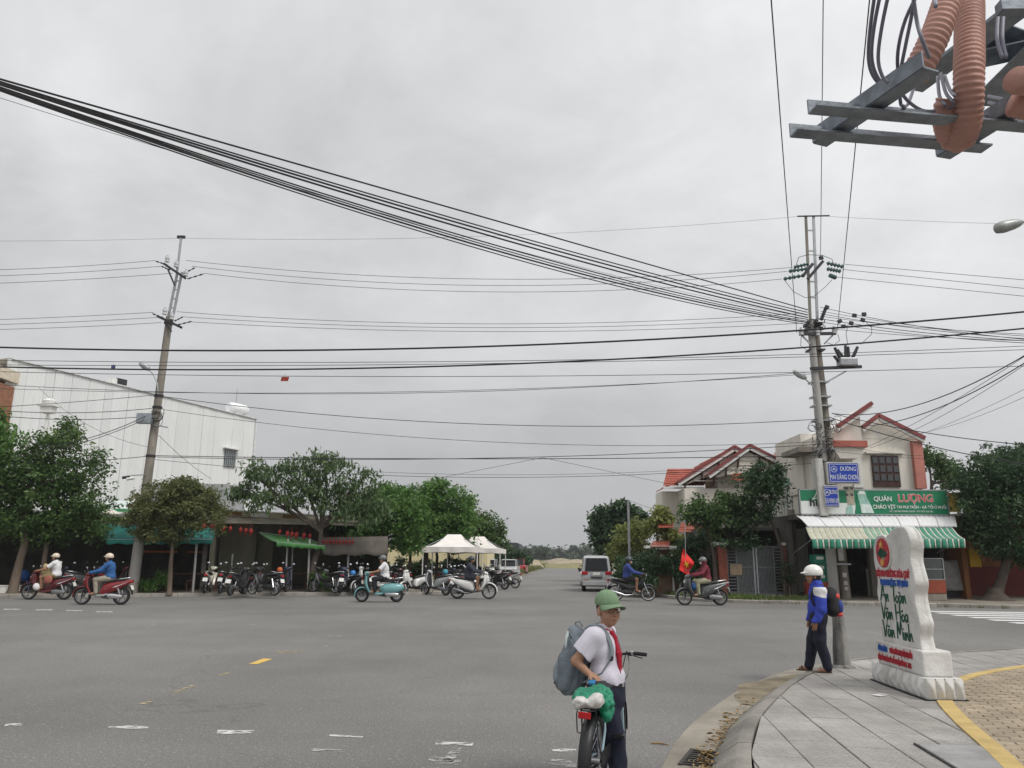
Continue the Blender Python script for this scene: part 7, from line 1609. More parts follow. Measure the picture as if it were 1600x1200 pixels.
# ---- cars
m_cglass = mat('car_glass', (0.012, 0.013, 0.015), 0.15, 0.1, spec=0.25)
def car(label, loc, rz, col, L_=4.1, Wd=1.68, H=1.48, van=False, truck=False, name='parked_car', cat='car'):
  t = thing(name, label, cat, loc, rz); hl = L_/2; hw = Wd/2; r = 0.30
  b = MB()
  if van:
    prof = [(-hl, 0.42), (-hl-0.03, 0.8), (-hl+0.02, 0.95), (-hl+0.16, H-0.12), (-hl+0.32, H-0.03), (hl-1.5, H), (hl-1.15, H-0.06), (hl-0.55, 1.05), (hl-0.08, 0.90), (hl, 0.7), (hl, 0.40), (hl-0.1, 0.28), (-hl+0.1, 0.28)]
  else: prof = [(-hl, 0.42), (-hl, 0.75), (-hl+0.1, 0.92), (hl-1.15, 0.92), (hl-0.3, 0.82), (hl-0.03, 0.66), (hl, 0.42), (hl-0.1, 0.25), (-hl+0.1, 0.25)]
  n = len(prof); secs = [(-hw, 0.90, 0.03), (-hw*0.96, 0.98, 0.0), (-hw*0.7, 1.0, 0), (0, 1.0, 0), (hw*0.7, 1.0, 0), (hw*0.96, 0.98, 0), (hw, 0.90, 0.03)]; vs = []
  for y, s, dz in secs:
    for x, z in prof:
      tumble = 1.0
      yy = y*(1-0.13*max(0, (z-0.85))/0.8) if van else y
      vs.append((x*(0.985 if abs(y) > hw*0.9 else 1), yy, 0.6+(z-0.6)*s))
  fs = [(i*n+j, i*n+(j+1) % n, (i+1)*n+(j+1) % n, (i+1)*n+j) for i in range(len(secs)-1) for j in range(n)]+[tuple(range(n)), tuple(range((len(secs)-1)*n, len(secs)*n))[::-1]]
  b.add(vs, fs); body = b.build('body', col, t, smooth=35, bevel=0.03)
  if not van:
    pr2 = [(-hl+0.25, 0.90), (-hl+0.65, H-0.03), (-hl+1.1, H), (0.25, H), (hl-1.75+0.35, H-0.08), (hl-1.0, 0.90)]
    b = MB(); b.prism(pr2, -hw*0.80, hw*0.80, 'y')
    b.v = [(x, y*(1-0.14*(z-0.9)/0.55), z) for x, y, z in b.v]; b.build('cabin', m_cglass, t, bevel=0.04)
    b = MB(); b.prism([(-hl+0.62, H-0.05), (-hl+1.1, H+0.012), (0.25, H+0.012), (0.75, H-0.05)], -hw*0.70, hw*0.70, 'y'); b.build('roof', col, t, bevel=0.03)
    for s in (-1, 1):
      b = MB(); b.bar((hl-1.02, s*hw*0.78, 0.9), (0.3, s*hw*0.70, H), 0.05, 0.05); b.bar((-0.25, s*hw*0.82, 0.9), (-0.3, s*hw*0.71, H), 0.05, 0.05); b.bar((-hl+0.3, s*hw*0.79, 0.9), (-hl+0.7, s*hw*0.71, H-0.02), 0.07, 0.06); b.build('pillar', col, t, kind='stuff')
  else:
    zs0, zs1 = 1.02, H-0.16
    b = MB(); b.add([(-hl-0.012, -hw*0.78, 1.0), (-hl-0.012, hw*0.78, 1.0), (-hl+0.125, hw*0.70, H-0.14), (-hl+0.125, -hw*0.70, H-0.14)], [(3, 2, 1, 0)]); rw = b.build('rear_window', m_cglass, t, solid=0.02)
    b = MB(); b.box((-hl+0.025, 0, 1.15), (0.01, 0.42, 0.20), ry=0.2); b.box((-hl+0.025, 0, 1.17), (0.01, 0.75, 0.05), ry=0.2); b.build('sticker', mat('sticker_grey', (0.22, 0.22, 0.24), 0.7), rw)
    for s in (-1, 1):
      b = MB(); b.add([(-hl+0.35, s*(hw*0.955), 1.0), (hl-1.1, s*(hw*0.955), 1.0), (hl-1.35, s*(hw*0.90), H-0.2), (-hl+0.45, s*(hw*0.90), H-0.2)], [(0, 1, 2, 3)] if s < 0 else [(3, 2, 1, 0)]); b.build('side_window', m_cglass, t, solid=0.02)
    b = MB(); b.add([(hl-0.60, -hw*0.8, 1.07), (hl-0.60, hw*0.8, 1.07), (hl-1.10, hw*0.7, H-0.12), (hl-1.10, -hw*0.7, H-0.12)], [(0, 1, 2, 3)]); b.build('windscreen', m_cglass, t, solid=0.02)
    for s in (-1, 1): b = MB(); b.tube([(-hl+0.5, s*hw*0.62, H+0.04), (-hl+0.55, s*hw*0.62, H+0.07), (0.6, s*hw*0.62, H+0.08), (0.7, s*hw*0.62, H+0.03)], 0.02, 6); b.build('roof_rail', m_alloy, t, smooth=60)
    b = MB(); b.box((-hl-0.035, 0, 0.84), (0.03, 0.62, 0.17)); b.build('tail_panel', m_chrome, t, bevel=0.01)
    b = MB(); b.box((-hl-0.05, 0, 0.88), (0.015, 0.34, 0.12)); b.build('licence_plate', m_plate, t)
    b = MB(); b.box((-hl-0.04, 0, 0.68), (0.015, 0.55, 0.07)); b.build('lettering_strip', m_ink, t)
    b = MB(); b.box((-hl-0.04, 0, 0.42), (0.10, Wd*0.96, 0.24)); b.build('bumper', col, t, bevel=0.03)
    for s in (-1, 1): b = MB(); b.box((-hl-0.045, s*hw*0.72, 0.55), (0.02, 0.28, 0.03)); b.build('reflector', m_tail, t)
  for s in (-1, 1):
    b = MB(); b.box((-hl-0.02, s*hw*0.80, 0.90 if van else 0.72), (0.06, 0.30 if van else 0.26, 0.16)); b.build('tail_light', m_tail, t, bevel=0.02)
    b = MB(); b.ell((hl-0.10, s*hw*0.72, 0.70), (0.10, 0.17, 0.08), 12, 7); b.build('headlight', m_lamp, t, smooth=60)
    b = MB(); b.box((hl-1.25, s*(hw+0.08), 0.98), (0.08, 0.16, 0.11)); b.build('door_mirror', m_black, t, bevel=0.02)
    for x in (-hl+0.75, hl-0.75):
      b = MB(); b.lathe([(0.16, -0.09), (r-0.03, -0.10), (r, -0.06), (r, 0.06), (r-0.03, 0.10), (0.16, 0.09), (0.16, -0.09)], 20, (x, s*(hw-0.10), r), 'y'); w = b.build('wheel', m_rub, t, smooth=50)
      b = MB(); b.lathe([(0.02, -0.07), (0.17, -0.06), (0.17, 0.06), (0.02, 0.07)], 14, (x, s*(hw-0.10), r), 'y'); b.build('rim', m_alloy, w, smooth=40)
  b = MB(); b.box((hl+0.01, 0, 0.55), (0.03, Wd*0.5, 0.16)); b.build('grille', m_black, t, bevel=0.01)
  b = MB(); b.box((hl+0.02, 0, 0.40), (0.02, 0.40, 0.10)); b.build('front_plate', m_plate, t)
  return t
HD = PI/2-math.atan(0.083)
q = G(938, 925); car('silver minivan parked at the right side of the road, rear window with a sticker', (q.x, q.y+2.0, 0), HD, PA['silver'], 3.9, 1.46, 1.76, van=True, name='parked_van', cat='van')
q = G(921, 917); car('white car parked ahead of the silver minivan', (q.x+0.55, q.y+2.6, 0), HD, PA['white'], 4.2, 1.66, 1.5)
q = G(798, 902); car('silver hatchback facing the camera in the row of parked cars', (q.x-0.15, q.y+2.0, 0), HD+PI, PA['silver'], 4.0, 1.66, 1.48)
q = G(811, 898); car('red car parked beside the grass at the road edge', (q.x, q.y+2.0, 0), HD, paint('carred', (0.32, 0.02, 0.03)), 4.0, 1.65, 1.5)
q = G(793, 897); car('white van parked behind the silver hatchback', (q.x, q.y+6, 0), HD+PI, PA['white'], 4.4, 1.7, 1.95, van=True, name='parked_van', cat='van')
q = G(777, 905); car('grey car parked under the edge of the rear tent', (q.x-0.8, q.y+2.0, 0), HD+PI, PA['silver'], 4.1, 1.66, 1.5)
# cargo truck with a dark canvas body
c = P(797, 897, 84); t = thing('cargo_truck', 'truck with dark grey canvas cargo body behind the parked vans', 'truck', (c.x, 84, 0), HD+PI)
b = MB(); b.loft([((1.6, 0, 1.35), 0.95, 0.75, 0), ((2.6, 0, 1.35), 0.95, 0.75, 0), ((3.0, 0, 1.05), 0.92, 0.5, 0)], p=6); b.build('cab', PA['white'], t, smooth=40)
b = MB(); b.loft([((-3, 0, 2.0), 1.1, 1.2, 0), ((1.45, 0, 2.0), 1.1, 1.2, 0)], p=7); b.build('canvas_body', mat('dark_canvas', (0.06, 0.065, 0.07), 0.85), t, smooth=40)
b = MB(); b.box((2.82, 0, 1.6), (0.05, 1.6, 0.55), ry=-0.5); b.build('windscreen', m_cglass, t)
b = MB(); b.box((-0.2, 0, 0.7), (6.0, 1.2, 0.2)); b.build('chassis', m_engine, t)
for x in (-2, 2.1):
  for s in (-1, 1): b = MB(); b.lathe([(0.1, -0.12), (0.42, -0.12), (0.42, 0.12), (0.1, 0.12)], 18, (x, s*0.85, 0.42), 'y'); b.build('wheel', m_rub, t, smooth=40)
# flag on its short staff beside the verge
m_fred = mat('flag_red', (0.62, 0.02, 0.015), 0.7, 0.1); m_fyel = mat('flag_star_yellow', (0.75, 0.50, 0.02), 0.7, 0.05)
YF = 29.6; f0 = P(1073, 925, YF); fl = thing('flag', 'red flag with a yellow star on a thin staff behind the grey scooter', 'flag', (f0.x, YF, 0.05))
FL = lambda p: Vector(p)-Vector((f0.x, YF, 0.05))
top = P(1070, 812, YF); b = MB(); b.tube([(0, 0, 0), FL(P(1071, 860, YF)), FL(top)], 0.016, 6); b.build('staff', m_galv, fl)
ca, cb_, cc_, cd_ = [P(*p, YF-0.05) for p in ((1068, 857), (1084, 879), (1076, 900), (1061, 891))]
def flagpt(u, v):
  p = ca.lerp(cb_, u).lerp(cd_.lerp(cc_, u), v); p.y += 0.07*math.sin(u*5+v*4)+0.04*math.sin(v*9+u*3); return FL(p)
MB().grid(flagpt, 14, 18).build('cloth', m_fred, fl, smooth=180, solid=0.006)
pts = []
for k in range(10):
  a = -PI/2+0.35+PI*k/5; rr = 0.26 if k % 2 == 0 else 0.10; pts.append((0.5+rr*math.cos(a)*1.05, 0.52+rr*math.sin(a)*0.78))
b = MB(); vs = [flagpt(*p)+Vector((0, -0.03, 0)) for p in pts]+[flagpt(0.5, 0.52)+Vector((0, -0.03, 0))]; b.add(vs, [(i, (i+1) % 10, 10) for i in range(10)]); b.build('star', m_fyel, fl)
# ================================================================ people: continuous surfaces from blended round cones
def _smin(a, b, k):
  h = np.maximum(k-np.abs(a-b), 0)/k; return np.minimum(a, b)-h*h*k*0.25
def cone(a, b, ra, rb=None, k=0.03, flat=False, sub=False): return ('c', np.array(a, float), np.array(b, float), ra, ra if rb is None else rb, k, flat, sub)
def elp(c, r, M=None, k=0.03, sub=False): return ('e', np.array(c, float), np.array(r, float), None if M is None else np.array(M, float), k, sub)
def cutp(p, n): return ('p', np.array(p, float), np.array(n, float)/np.linalg.norm(n))
def sdf_mesh(prims, res, grow=0.0, noise=0.0, nscale=30.0):
  lo = np.array([9e9]*3); hi = -lo
  for q in prims:
    if q[0] == 'c' and not q[7]:
      for p, r in ((q[1], q[3]), (q[2], q[4])): lo = np.minimum(lo, p-r-grow); hi = np.maximum(hi, p+r+grow)
    elif q[0] == 'e' and not q[5]: lo = np.minimum(lo, q[1]-q[2].max()-grow); hi = np.maximum(hi, q[1]+q[2].max()+grow)
  lo -= 3*res+0.01; hi += 3*res+0.01; n = np.ceil((hi-lo)/res).astype(int)+1
  f = np.full(n, 0.5, np.float32)
  axs = [lo[i]+res*np.arange(n[i]) for i in range(3)]
  def window(c0, c1, pad):
    i0 = np.clip(((c0-pad-lo)/res).astype(int), 0, n-1); i1 = np.clip(((c1+pad-lo)/res).astype(int)+2, 1, n); return i0, i1
  for q in prims:
    if q[0] == 'p':
      X, Y, Z = np.meshgrid(*axs, indexing='ij', sparse=True); d = (X-q[1][0])*q[2][0]+(Y-q[1][1])*q[2][1]+(Z-q[1][2])*q[2][2]; f = np.maximum(f, d.astype(np.float32)); continue
    if q[0] == 'c':
      _, a, b, ra, rb, k, flat, sub = q; pad = max(ra, rb)+grow+k+0.06; c0, c1 = np.minimum(a, b), np.maximum(a, b)
    else:
      _, c, r, M, k, sub = q; pad = r.max()+grow+k+0.06; c0 = c1 = c
    i0, i1 = window(c0, c1, pad); sl = tuple(slice(i0[i], i1[i]) for i in range(3))
    X, Y, Z = np.meshgrid(*[axs[i][i0[i]:i1[i]] for i in range(3)], indexing='ij'); p = np.stack([X, Y, Z], -1)
    if q[0] == 'c':
      ba = b-a; L2 = ba.dot(ba)+1e-9; t = np.clip(((p-a)@ba)/L2, 0, 1); d = np.linalg.norm(p-a-t[..., None]*ba, axis=-1)-(ra+(rb-ra)*t)-grow
      if flat: u = ba/np.sqrt(L2); d = np.maximum(d, (p-b)@u)
    else:
      v = p-c
      if M is not None: v = v@M
      rr = r+grow; k0 = np.linalg.norm(v/rr, axis=-1); k1 = np.linalg.norm(v/(rr*rr), axis=-1)+1e-9; d = k0*(k0-1)/k1
    d = d.astype(np.float32)
    if sub: f[sl] = -_smin(-f[sl], d, k)
    else: f[sl] = _smin(f[sl], d, k)
  if noise:
    X, Y, Z = np.meshgrid(*axs, indexing='ij', sparse=True)
    w = np.sin((X*0.45+Z*1.0+Y*0.3)*nscale+2.4*np.sin(Y*nscale*0.45+X*9)+1.2*np.sin(Z*11-X*7))+0.55*np.sin((X*1.1-Z*0.5)*nscale*1.4+1.9*np.sin(Z*nscale*0.6+Y*5))
    f = f+(noise*w).astype(np.float32)
  # surface nets
  ins = f < 0; c = [ins[i:ins.shape[0]-1+i, j:ins.shape[1]-1+j, k:ins.shape[2]-1+k] for i in (0, 1) for j in (0, 1) for k in (0, 1)]
  cnt = sum(x.astype(np.int8) for x in c); act = (cnt > 0) & (cnt < 8); idx = np.argwhere(act)
  if not len(idx): return MB()
  ids = np.full(act.shape, -1, np.int64); ids[tuple(idx.T)] = np.arange(len(idx)); acc = np.zeros((len(idx), 3)); num = np.zeros(len(idx))
  co = [(i, j, k) for i in (0, 1) for j in (0, 1) for k in (0, 1)]
  val = [f[idx[:, 0]+i, idx[:, 1]+j, idx[:, 2]+k] for i, j, k in co]
  for a in range(8):
    for b in range(a+1, 8):
      dd = np.array(co[b])-np.array(co[a])
      if np.abs(dd).sum() != 1: continue
      va, vb = val[a], val[b]; m = (va < 0) != (vb < 0); t = np.where(m, va/(va-vb+1e-12), 0)
      acc += np.where(m[:, None], np.array(co[a])+t[:, None]*dd, 0); num += m
  V = lo+res*(idx+acc/num[:, None]); F_ = []
  for ax in range(3):
    o = [0, 1, 2]; o.remove(ax); sl0 = [slice(1, -1)]*3; sl0[ax] = slice(0, -1); sl1 = [slice(1, -1)]*3; sl1[ax] = slice(1, None)
    A_, B_ = ins[tuple(sl0)], ins[tuple(sl1)]; e = np.argwhere(A_ != B_)
    if not len(e): continue
    base = e.copy(); base[:, o[0]] += 1; base[:, o[1]] += 1
    def cell(d0, d1):
      q = base.copy(); q[:, o[0]] -= d0; q[:, o[1]] -= d1; return ids[tuple(q.T)]
    quad = np.stack([cell(1, 1), cell(0, 1), cell(0, 0), cell(1, 0)], 1); flip = ~A_[tuple(e.T)]
    if ax == 1: flip = ~flip
    quad[flip] = quad[flip][:, ::-1]; F_.append(quad)
  F_ = np.concatenate(F_); F_ = F_[(F_ >= 0).all(1)]
  b = MB(); b.v = [tuple(v) for v in V]; b.f = [tuple(int(i) for i in q) for q in F_]; return b
def flesh(name, prims, m, parent, res, grow=0.0, noise=0.0, nscale=30.0): return sdf_mesh(prims, res, grow, noise, nscale).build(name, m, parent, smooth=180)
m_skin = mat('skin', (0.40, 0.22, 0.14), 0.55, 0.06, 6, sub=0.15); m_skin2 = mat('skin_tan', (0.30, 0.155, 0.09), 0.55, 0.08, 6, sub=0.12)
m_hair = mat('black_hair', (0.012, 0.011, 0.010), 0.5, 0.2, 40)
def fab(n, c, v=0.12): return mat('cloth_'+n, c, 0.85, v, 9, 0.25, 70)
C_ = {k: fab(k, c) for k, c in dict(blue=(0.025, 0.095, 0.26), royal=(0.03, 0.055, 0.36), white=(0.66, 0.65, 0.66), beige=(0.33, 0.30, 0.24), black=(0.018, 0.018, 0.022), navy=(0.010, 0.012, 0.024), maroon=(0.14, 0.018, 0.03), khaki=(0.30, 0.29, 0.20), dark=(0.035, 0.04, 0.055), tan=(0.42, 0.33, 0.17), rust=(0.30, 0.10, 0.07), short=(0.22, 0.17, 0.08), bluej=(0.035, 0.06, 0.22)).items()}
m_hcream = mat('helmet_cream', (0.62, 0.52, 0.40), 0.25, 0.05, clear=0.4); m_hwhite = mat('helmet_white', (0.72, 0.71, 0.67), 0.25, 0.05, clear=0.4); m_hgrey = mat('helmet_grey', (0.13, 0.14, 0.14), 0.3, 0.05, clear=0.4); m_hdark = mat('helmet_dark', (0.03, 0.045, 0.05), 0.3, 0.05, clear=0.4)
m_mask = fab('mask', (0.60, 0.61, 0.62)); m_sole = mat('sandal', (0.05, 0.035, 0.03), 0.8)
def head_prims(h, s=1.0, yaw=0.0, tilt=0.0):
  """h: centre of the head; returns primitives and the frame (forward x, left y, up z)"""
  M = np.array(rotm(0, tilt, yaw)); g_ = lambda v: np.array(h)+M@(np.array(v)*s)
  pr = [elp(g_((0.0, 0, 0.03)), np.array((0.098, 0.078, 0.098))*s, M), elp(g_((0.03, 0, -0.035)), np.array((0.066, 0.062, 0.080))*s, M, 0.03*s), elp(g_((0.055, 0, -0.085)), np.array((0.028, 0.034, 0.026))*s, M, 0.03*s),
      cone(g_((0.092, 0, 0.008)), g_((0.110, 0, -0.030)), 0.009*s, 0.0135*s, 0.012*s), elp(g_((0.086, 0, -0.062)), np.array((0.014, 0.026, 0.009))*s, M, 0.008*s), elp(g_((0.086, 0, -0.075)), np.array((0.014, 0.021, 0.008))*s, M, 0.008*s)]
  for y in (-1, 1):
    pr += [elp(g_((0.082, y*0.034, 0.012)), np.array((0.018, 0.020, 0.012))*s, M, 0.010*s, True), elp(g_((-0.005, y*0.082, -0.012)), np.array((0.024, 0.010, 0.034))*s, M, 0.008*s), elp(g_((0.060, y*0.042, -0.038)), np.array((0.034, 0.028, 0.034))*s, M, 0.025*s)]
  return pr, M, g_
def helmet(parent, h, M, g_, m, s=1.0, brim=True, name='helmet'):
  pr = [elp(g_((-0.008, 0, 0.052)), np.array((0.137, 0.122, 0.118))*s, M, 0.01), cutp(g_((0, 0, 0.012)), -(M@np.array((0.22, 0, 1.0))))]
  if brim: pr = [elp(g_((-0.008, 0, 0.052)), np.array((0.137, 0.122, 0.118))*s, M, 0.01), elp(g_((0.105, 0, 0.052)), np.array((0.085, 0.085, 0.014))*s, M, 0.012), cutp(g_((0, 0, 0.008)), -(M@np.array((-0.05, 0, 1.0))))]
  return flesh(name, pr, m, parent, 0.011)
def hand_prims(w, f, u, s=1.0, curl=0.6):
  """simple gripping hand: wrist w, forward f, up u (unit vectors)"""
  w = np.array(w, float); f = np.array(f, float); f /= np.linalg.norm(f); u = np.array(u, float); u -= f*u.dot(f); u /= np.linalg.norm(u); l = np.cross(u, f); pr = [elp(w+f*0.045*s, np.array((0.05, 0.04, 0.020))*s, np.stack([f, l, u], 1), 0.015*s)]
  for i, (o_, ln) in enumerate(((-0.030, 0.036), (-0.010, 0.041), (0.010, 0.039), (0.029, 0.031))):
    a = w+(f*0.085+l*o_)*s; d1 = f*math.cos(curl)-u*math.sin(curl); d2 = f*math.cos(curl*2.2)-u*math.sin(curl*2.2); b1 = a+d1*ln*s; pr += [cone(a, b1, 0.0095*s, 0.009*s, 0.006), cone(b1, b1+d2*ln*0.9*s, 0.009*s, 0.0075*s, 0.004)]
  a = w+(f*0.03-l*0.036)*s; b1 = a+(f*0.028-l*0.022-u*0.012)*s; pr += [cone(a, b1, 0.012*s, 0.0105*s, 0.01), cone(b1, b1+(f*0.026+u*-0.016+l*0.004)*s, 0.0105*s, 0.009*s, 0.004)]
  return pr
def rider(label, bike, top, bottom, hat, hatm, skin=None, sleeve='long', legs='long', lean=0.0, mask=None, res=0.018, hood=None, vest=None, name='person', head_dz=0.0, dx=0.0):
  """seated on a bike: x forward, feet on the board, hands on the grips"""
  skin = skin or m_skin2
  t = thing(name, label, 'person', bike.location, bike.rotation_euler.z)
  hip = np.array((-0.20+dx, 0, 0.88)); ch = np.array((-0.16+dx+lean*0.5, 0, 1.16)); nk = np.array((-0.13+dx+lean, 0, 1.36)); hd = np.array((-0.08+dx+lean*1.25, 0, 1.52+head_dz))
  sh = [np.array((-0.14+dx+lean, y*0.18, 1.31)) for y in (1, -1)]; hnd = [np.array((0.40, y*0.27, 1.03)) for y in (1, -1)]; el = [np.array((0.06+dx*0.4+lean*0.5, y*0.285, 1.10)) for y in (1, -1)]
  kn = [np.array((0.20, y*0.17, 0.82)) for y in (1, -1)]; an = [np.array((0.16, y*0.15, 0.42)) for y in (1, -1)]; toe = [np.array((0.30, y*0.16, 0.365)) for y in (1, -1)]
  hp, M, g_ = head_prims(hd, 1.0)
  torso = lambda k: [elp(hip, (0.15, 0.175, 0.13), None, 0.06), cone(hip+np.array((0.02, 0, 0.08)), ch, 0.135, 0.15, 0.06), elp(ch+np.array((0, 0, 0.06)), (0.12, 0.18, 0.15), None, 0.06), cone(sh[0], sh[1], 0.072, 0.072, 0.05)]
  arm = lambda ex: [c for i in (0, 1) for c in (cone(sh[i], el[i], 0.055+ex, 0.044+ex, 0.03), cone(el[i], hnd[i]-(hnd[i]-el[i])*0.16, 0.042+ex, 0.030+ex, 0.03))]
  leg = lambda ex: [c for i in (0, 1) for c in (cone(hip+np.array((0.02, (0.085 if i == 0 else -0.085), -0.02)), kn[i], 0.085+ex, 0.060+ex, 0.04), cone(kn[i], an[i], 0.056+ex, 0.036+ex, 0.03))]
  body = torso(0)+arm(0)+leg(0)+hp+[cone(nk-np.array((0, 0, 0.05)), hd-np.array((0.0, 0, 0.06)), 0.055, 0.052, 0.03)]
  for i in (0, 1):
    body += [cone(an[i], toe[i], 0.035, 0.028, 0.03), elp(toe[i]-np.array((0.03, 0, 0.01)), (0.075, 0.04, 0.026), None, 0.02)]
    d = (hnd[i]-el[i])/np.linalg.norm(hnd[i]-el[i]); body += hand_prims(hnd[i]-d*0.10, d, (0, 0, 1), 1.0, 0.75)
  flesh('body', body, skin, t, 0.0105)
  shirt = [elp(hip+np.array((0, 0, 0.02)), (0.150, 0.178, 0.12), None, 0.06)]+torso(0)[1:]
  if sleeve == 'long': shirt += arm(0.012)
  else: shirt += [cone(sh[i], sh[i]+(el[i]-sh[i])*0.72, 0.066, 0.062, 0.03, True) for i in (0, 1)]
  shirt += [cone(nk-np.array((0, 0, 0.08)), nk+np.array((0.0, 0, 0.02)), 0.07, 0.062, 0.03)]
  if hood: shirt += [elp(hd-np.array((0.025, 0, 0.0)), (0.105, 0.10, 0.125), M, 0.03), elp(hd+np.array((0.10, 0, -0.02)), (0.06, 0.055, 0.075), M, 0.02, True)]
  flesh('shirt' if sleeve != 'long' else 'jacket', shirt, top, t, res*0.8, 0.014, 0.0035, 26)
  if legs == 'long': tr_ = leg(0.018)
  else: tr_ = [cone(hip+np.array((0.02, y*0.085, -0.02)), kn[i]+(hip-kn[i])*0.18*np.array((1, 0.3, 1)), 0.098, 0.088, 0.04, True) for i, y in ((0, 1), (1, -1))]
  flesh('trousers' if legs == 'long' else 'shorts', [elp(hip-np.array((0, 0, 0.01)), (0.152, 0.18, 0.115), None, 0.05)]+tr_, bottom, t, res*0.8, 0.006, 0.003, 24)
  if hat: helmet(t, hd, M, g_, hatm)
  if mask: flesh('mask', [elp(g_((0.070, 0, -0.048)), (0.052, 0.062, 0.055), M)], mask, t, 0.012)
  flesh('hair', [elp(g_((-0.03, 0, -0.0)), (0.09, 0.088, 0.10), M), cutp(g_((0.02, 0, 0)), M@np.array((1, 0, 0.0)))], m_hair, t, 0.012)
  for i in (0, 1): b = MB(); b.box((toe[i][0]-0.05, toe[i][1], 0.333), (0.25, 0.09, 0.022)); b.build('sandal', m_sole, t, bevel=0.008)
  for y in (-1, 1):
    b = MB(); b.ell(g_((0.088, y*0.034, 0.012)), (0.006, 0.010, 0.006), 8, 5); b.build('eye', m_ink, t)
  return t
r1 = rider('person in white short sleeves and shorts riding the laden motorbike, cream helmet', s_first, C_['white'], C_['short'], True, m_hcream, sleeve='short', legs='short', dx=-0.06)
b = MB(); b.ell((0.08, 0, 1.00), (0.20, 0.19, 0.19), 14, 9); b.ell((0.16, 0.02, 1.18), (0.10, 0.10, 0.12), 10, 7)
o = b.build('carried_bag', C_['tan'], smooth=60, label='tan cloth bag carried on the lap of the laden rider', cat='bag'); o.location = s_first.location; o.rotation_euler.z = s_first.rotation_euler.z
b = MB(); b.ell((-0.1, 0.24, 0.72), (0.16, 0.07, 0.16), 12, 8); o = b.build('carried_bag', C_['rust'], smooth=60, label='rust coloured bag hanging at the side of the laden motorbike', cat='bag'); o.location = s_first.location; o.rotation_euler.z = s_first.rotation_euler.z
b = MB(); b.ell((0.32, 0.14, 0.46), (0.13, 0.12, 0.15), 10, 7, M=rotm(0, 0.7, 0)); o = b.build('carried_bag', C_['white'], smooth=60, label='white plastic bag on the foot board of the laden motorbike', cat='bag'); o.location = s_first.location; o.rotation_euler.z = s_first.rotation_euler.z
rider('person in blue jacket and beige trousers riding the red scooter, cream helmet', s_red, C_['blue'], C_['beige'], True, m_hcream)
rider('man in white shirt and dark trousers on the teal scooter, grey cap helmet', s_teal, C_['white'], C_['black'], True, m_hgrey, sleeve='short')
rider('person in dark jacket and shorts riding the white scooter', s_white, C_['dark'], C_['dark'], True, m_hdark, legs='short')
rider('person in blue jacket with white mask on the black motorbike', s_blue, C_['bluej'], C_['black'], True, m_hdark, legs='short', mask=m_mask)
rider('person in maroon hooded jacket and khaki trousers on the grey scooter', s_grey, C_['maroon'], C_['khaki'], True, m_hgrey, hood=True, mask=m_mask)
b = MB(); b.ell((0.28, 0.0, 0.66), (0.11, 0.16, 0.13), 12, 8); o = b.build('carried_bag', m_bplas, smooth=60, label='bright blue bag hung before the knees of the maroon rider', cat='bag'); o.location = s_grey.location; o.rotation_euler.z = s_grey.rotation_euler.z

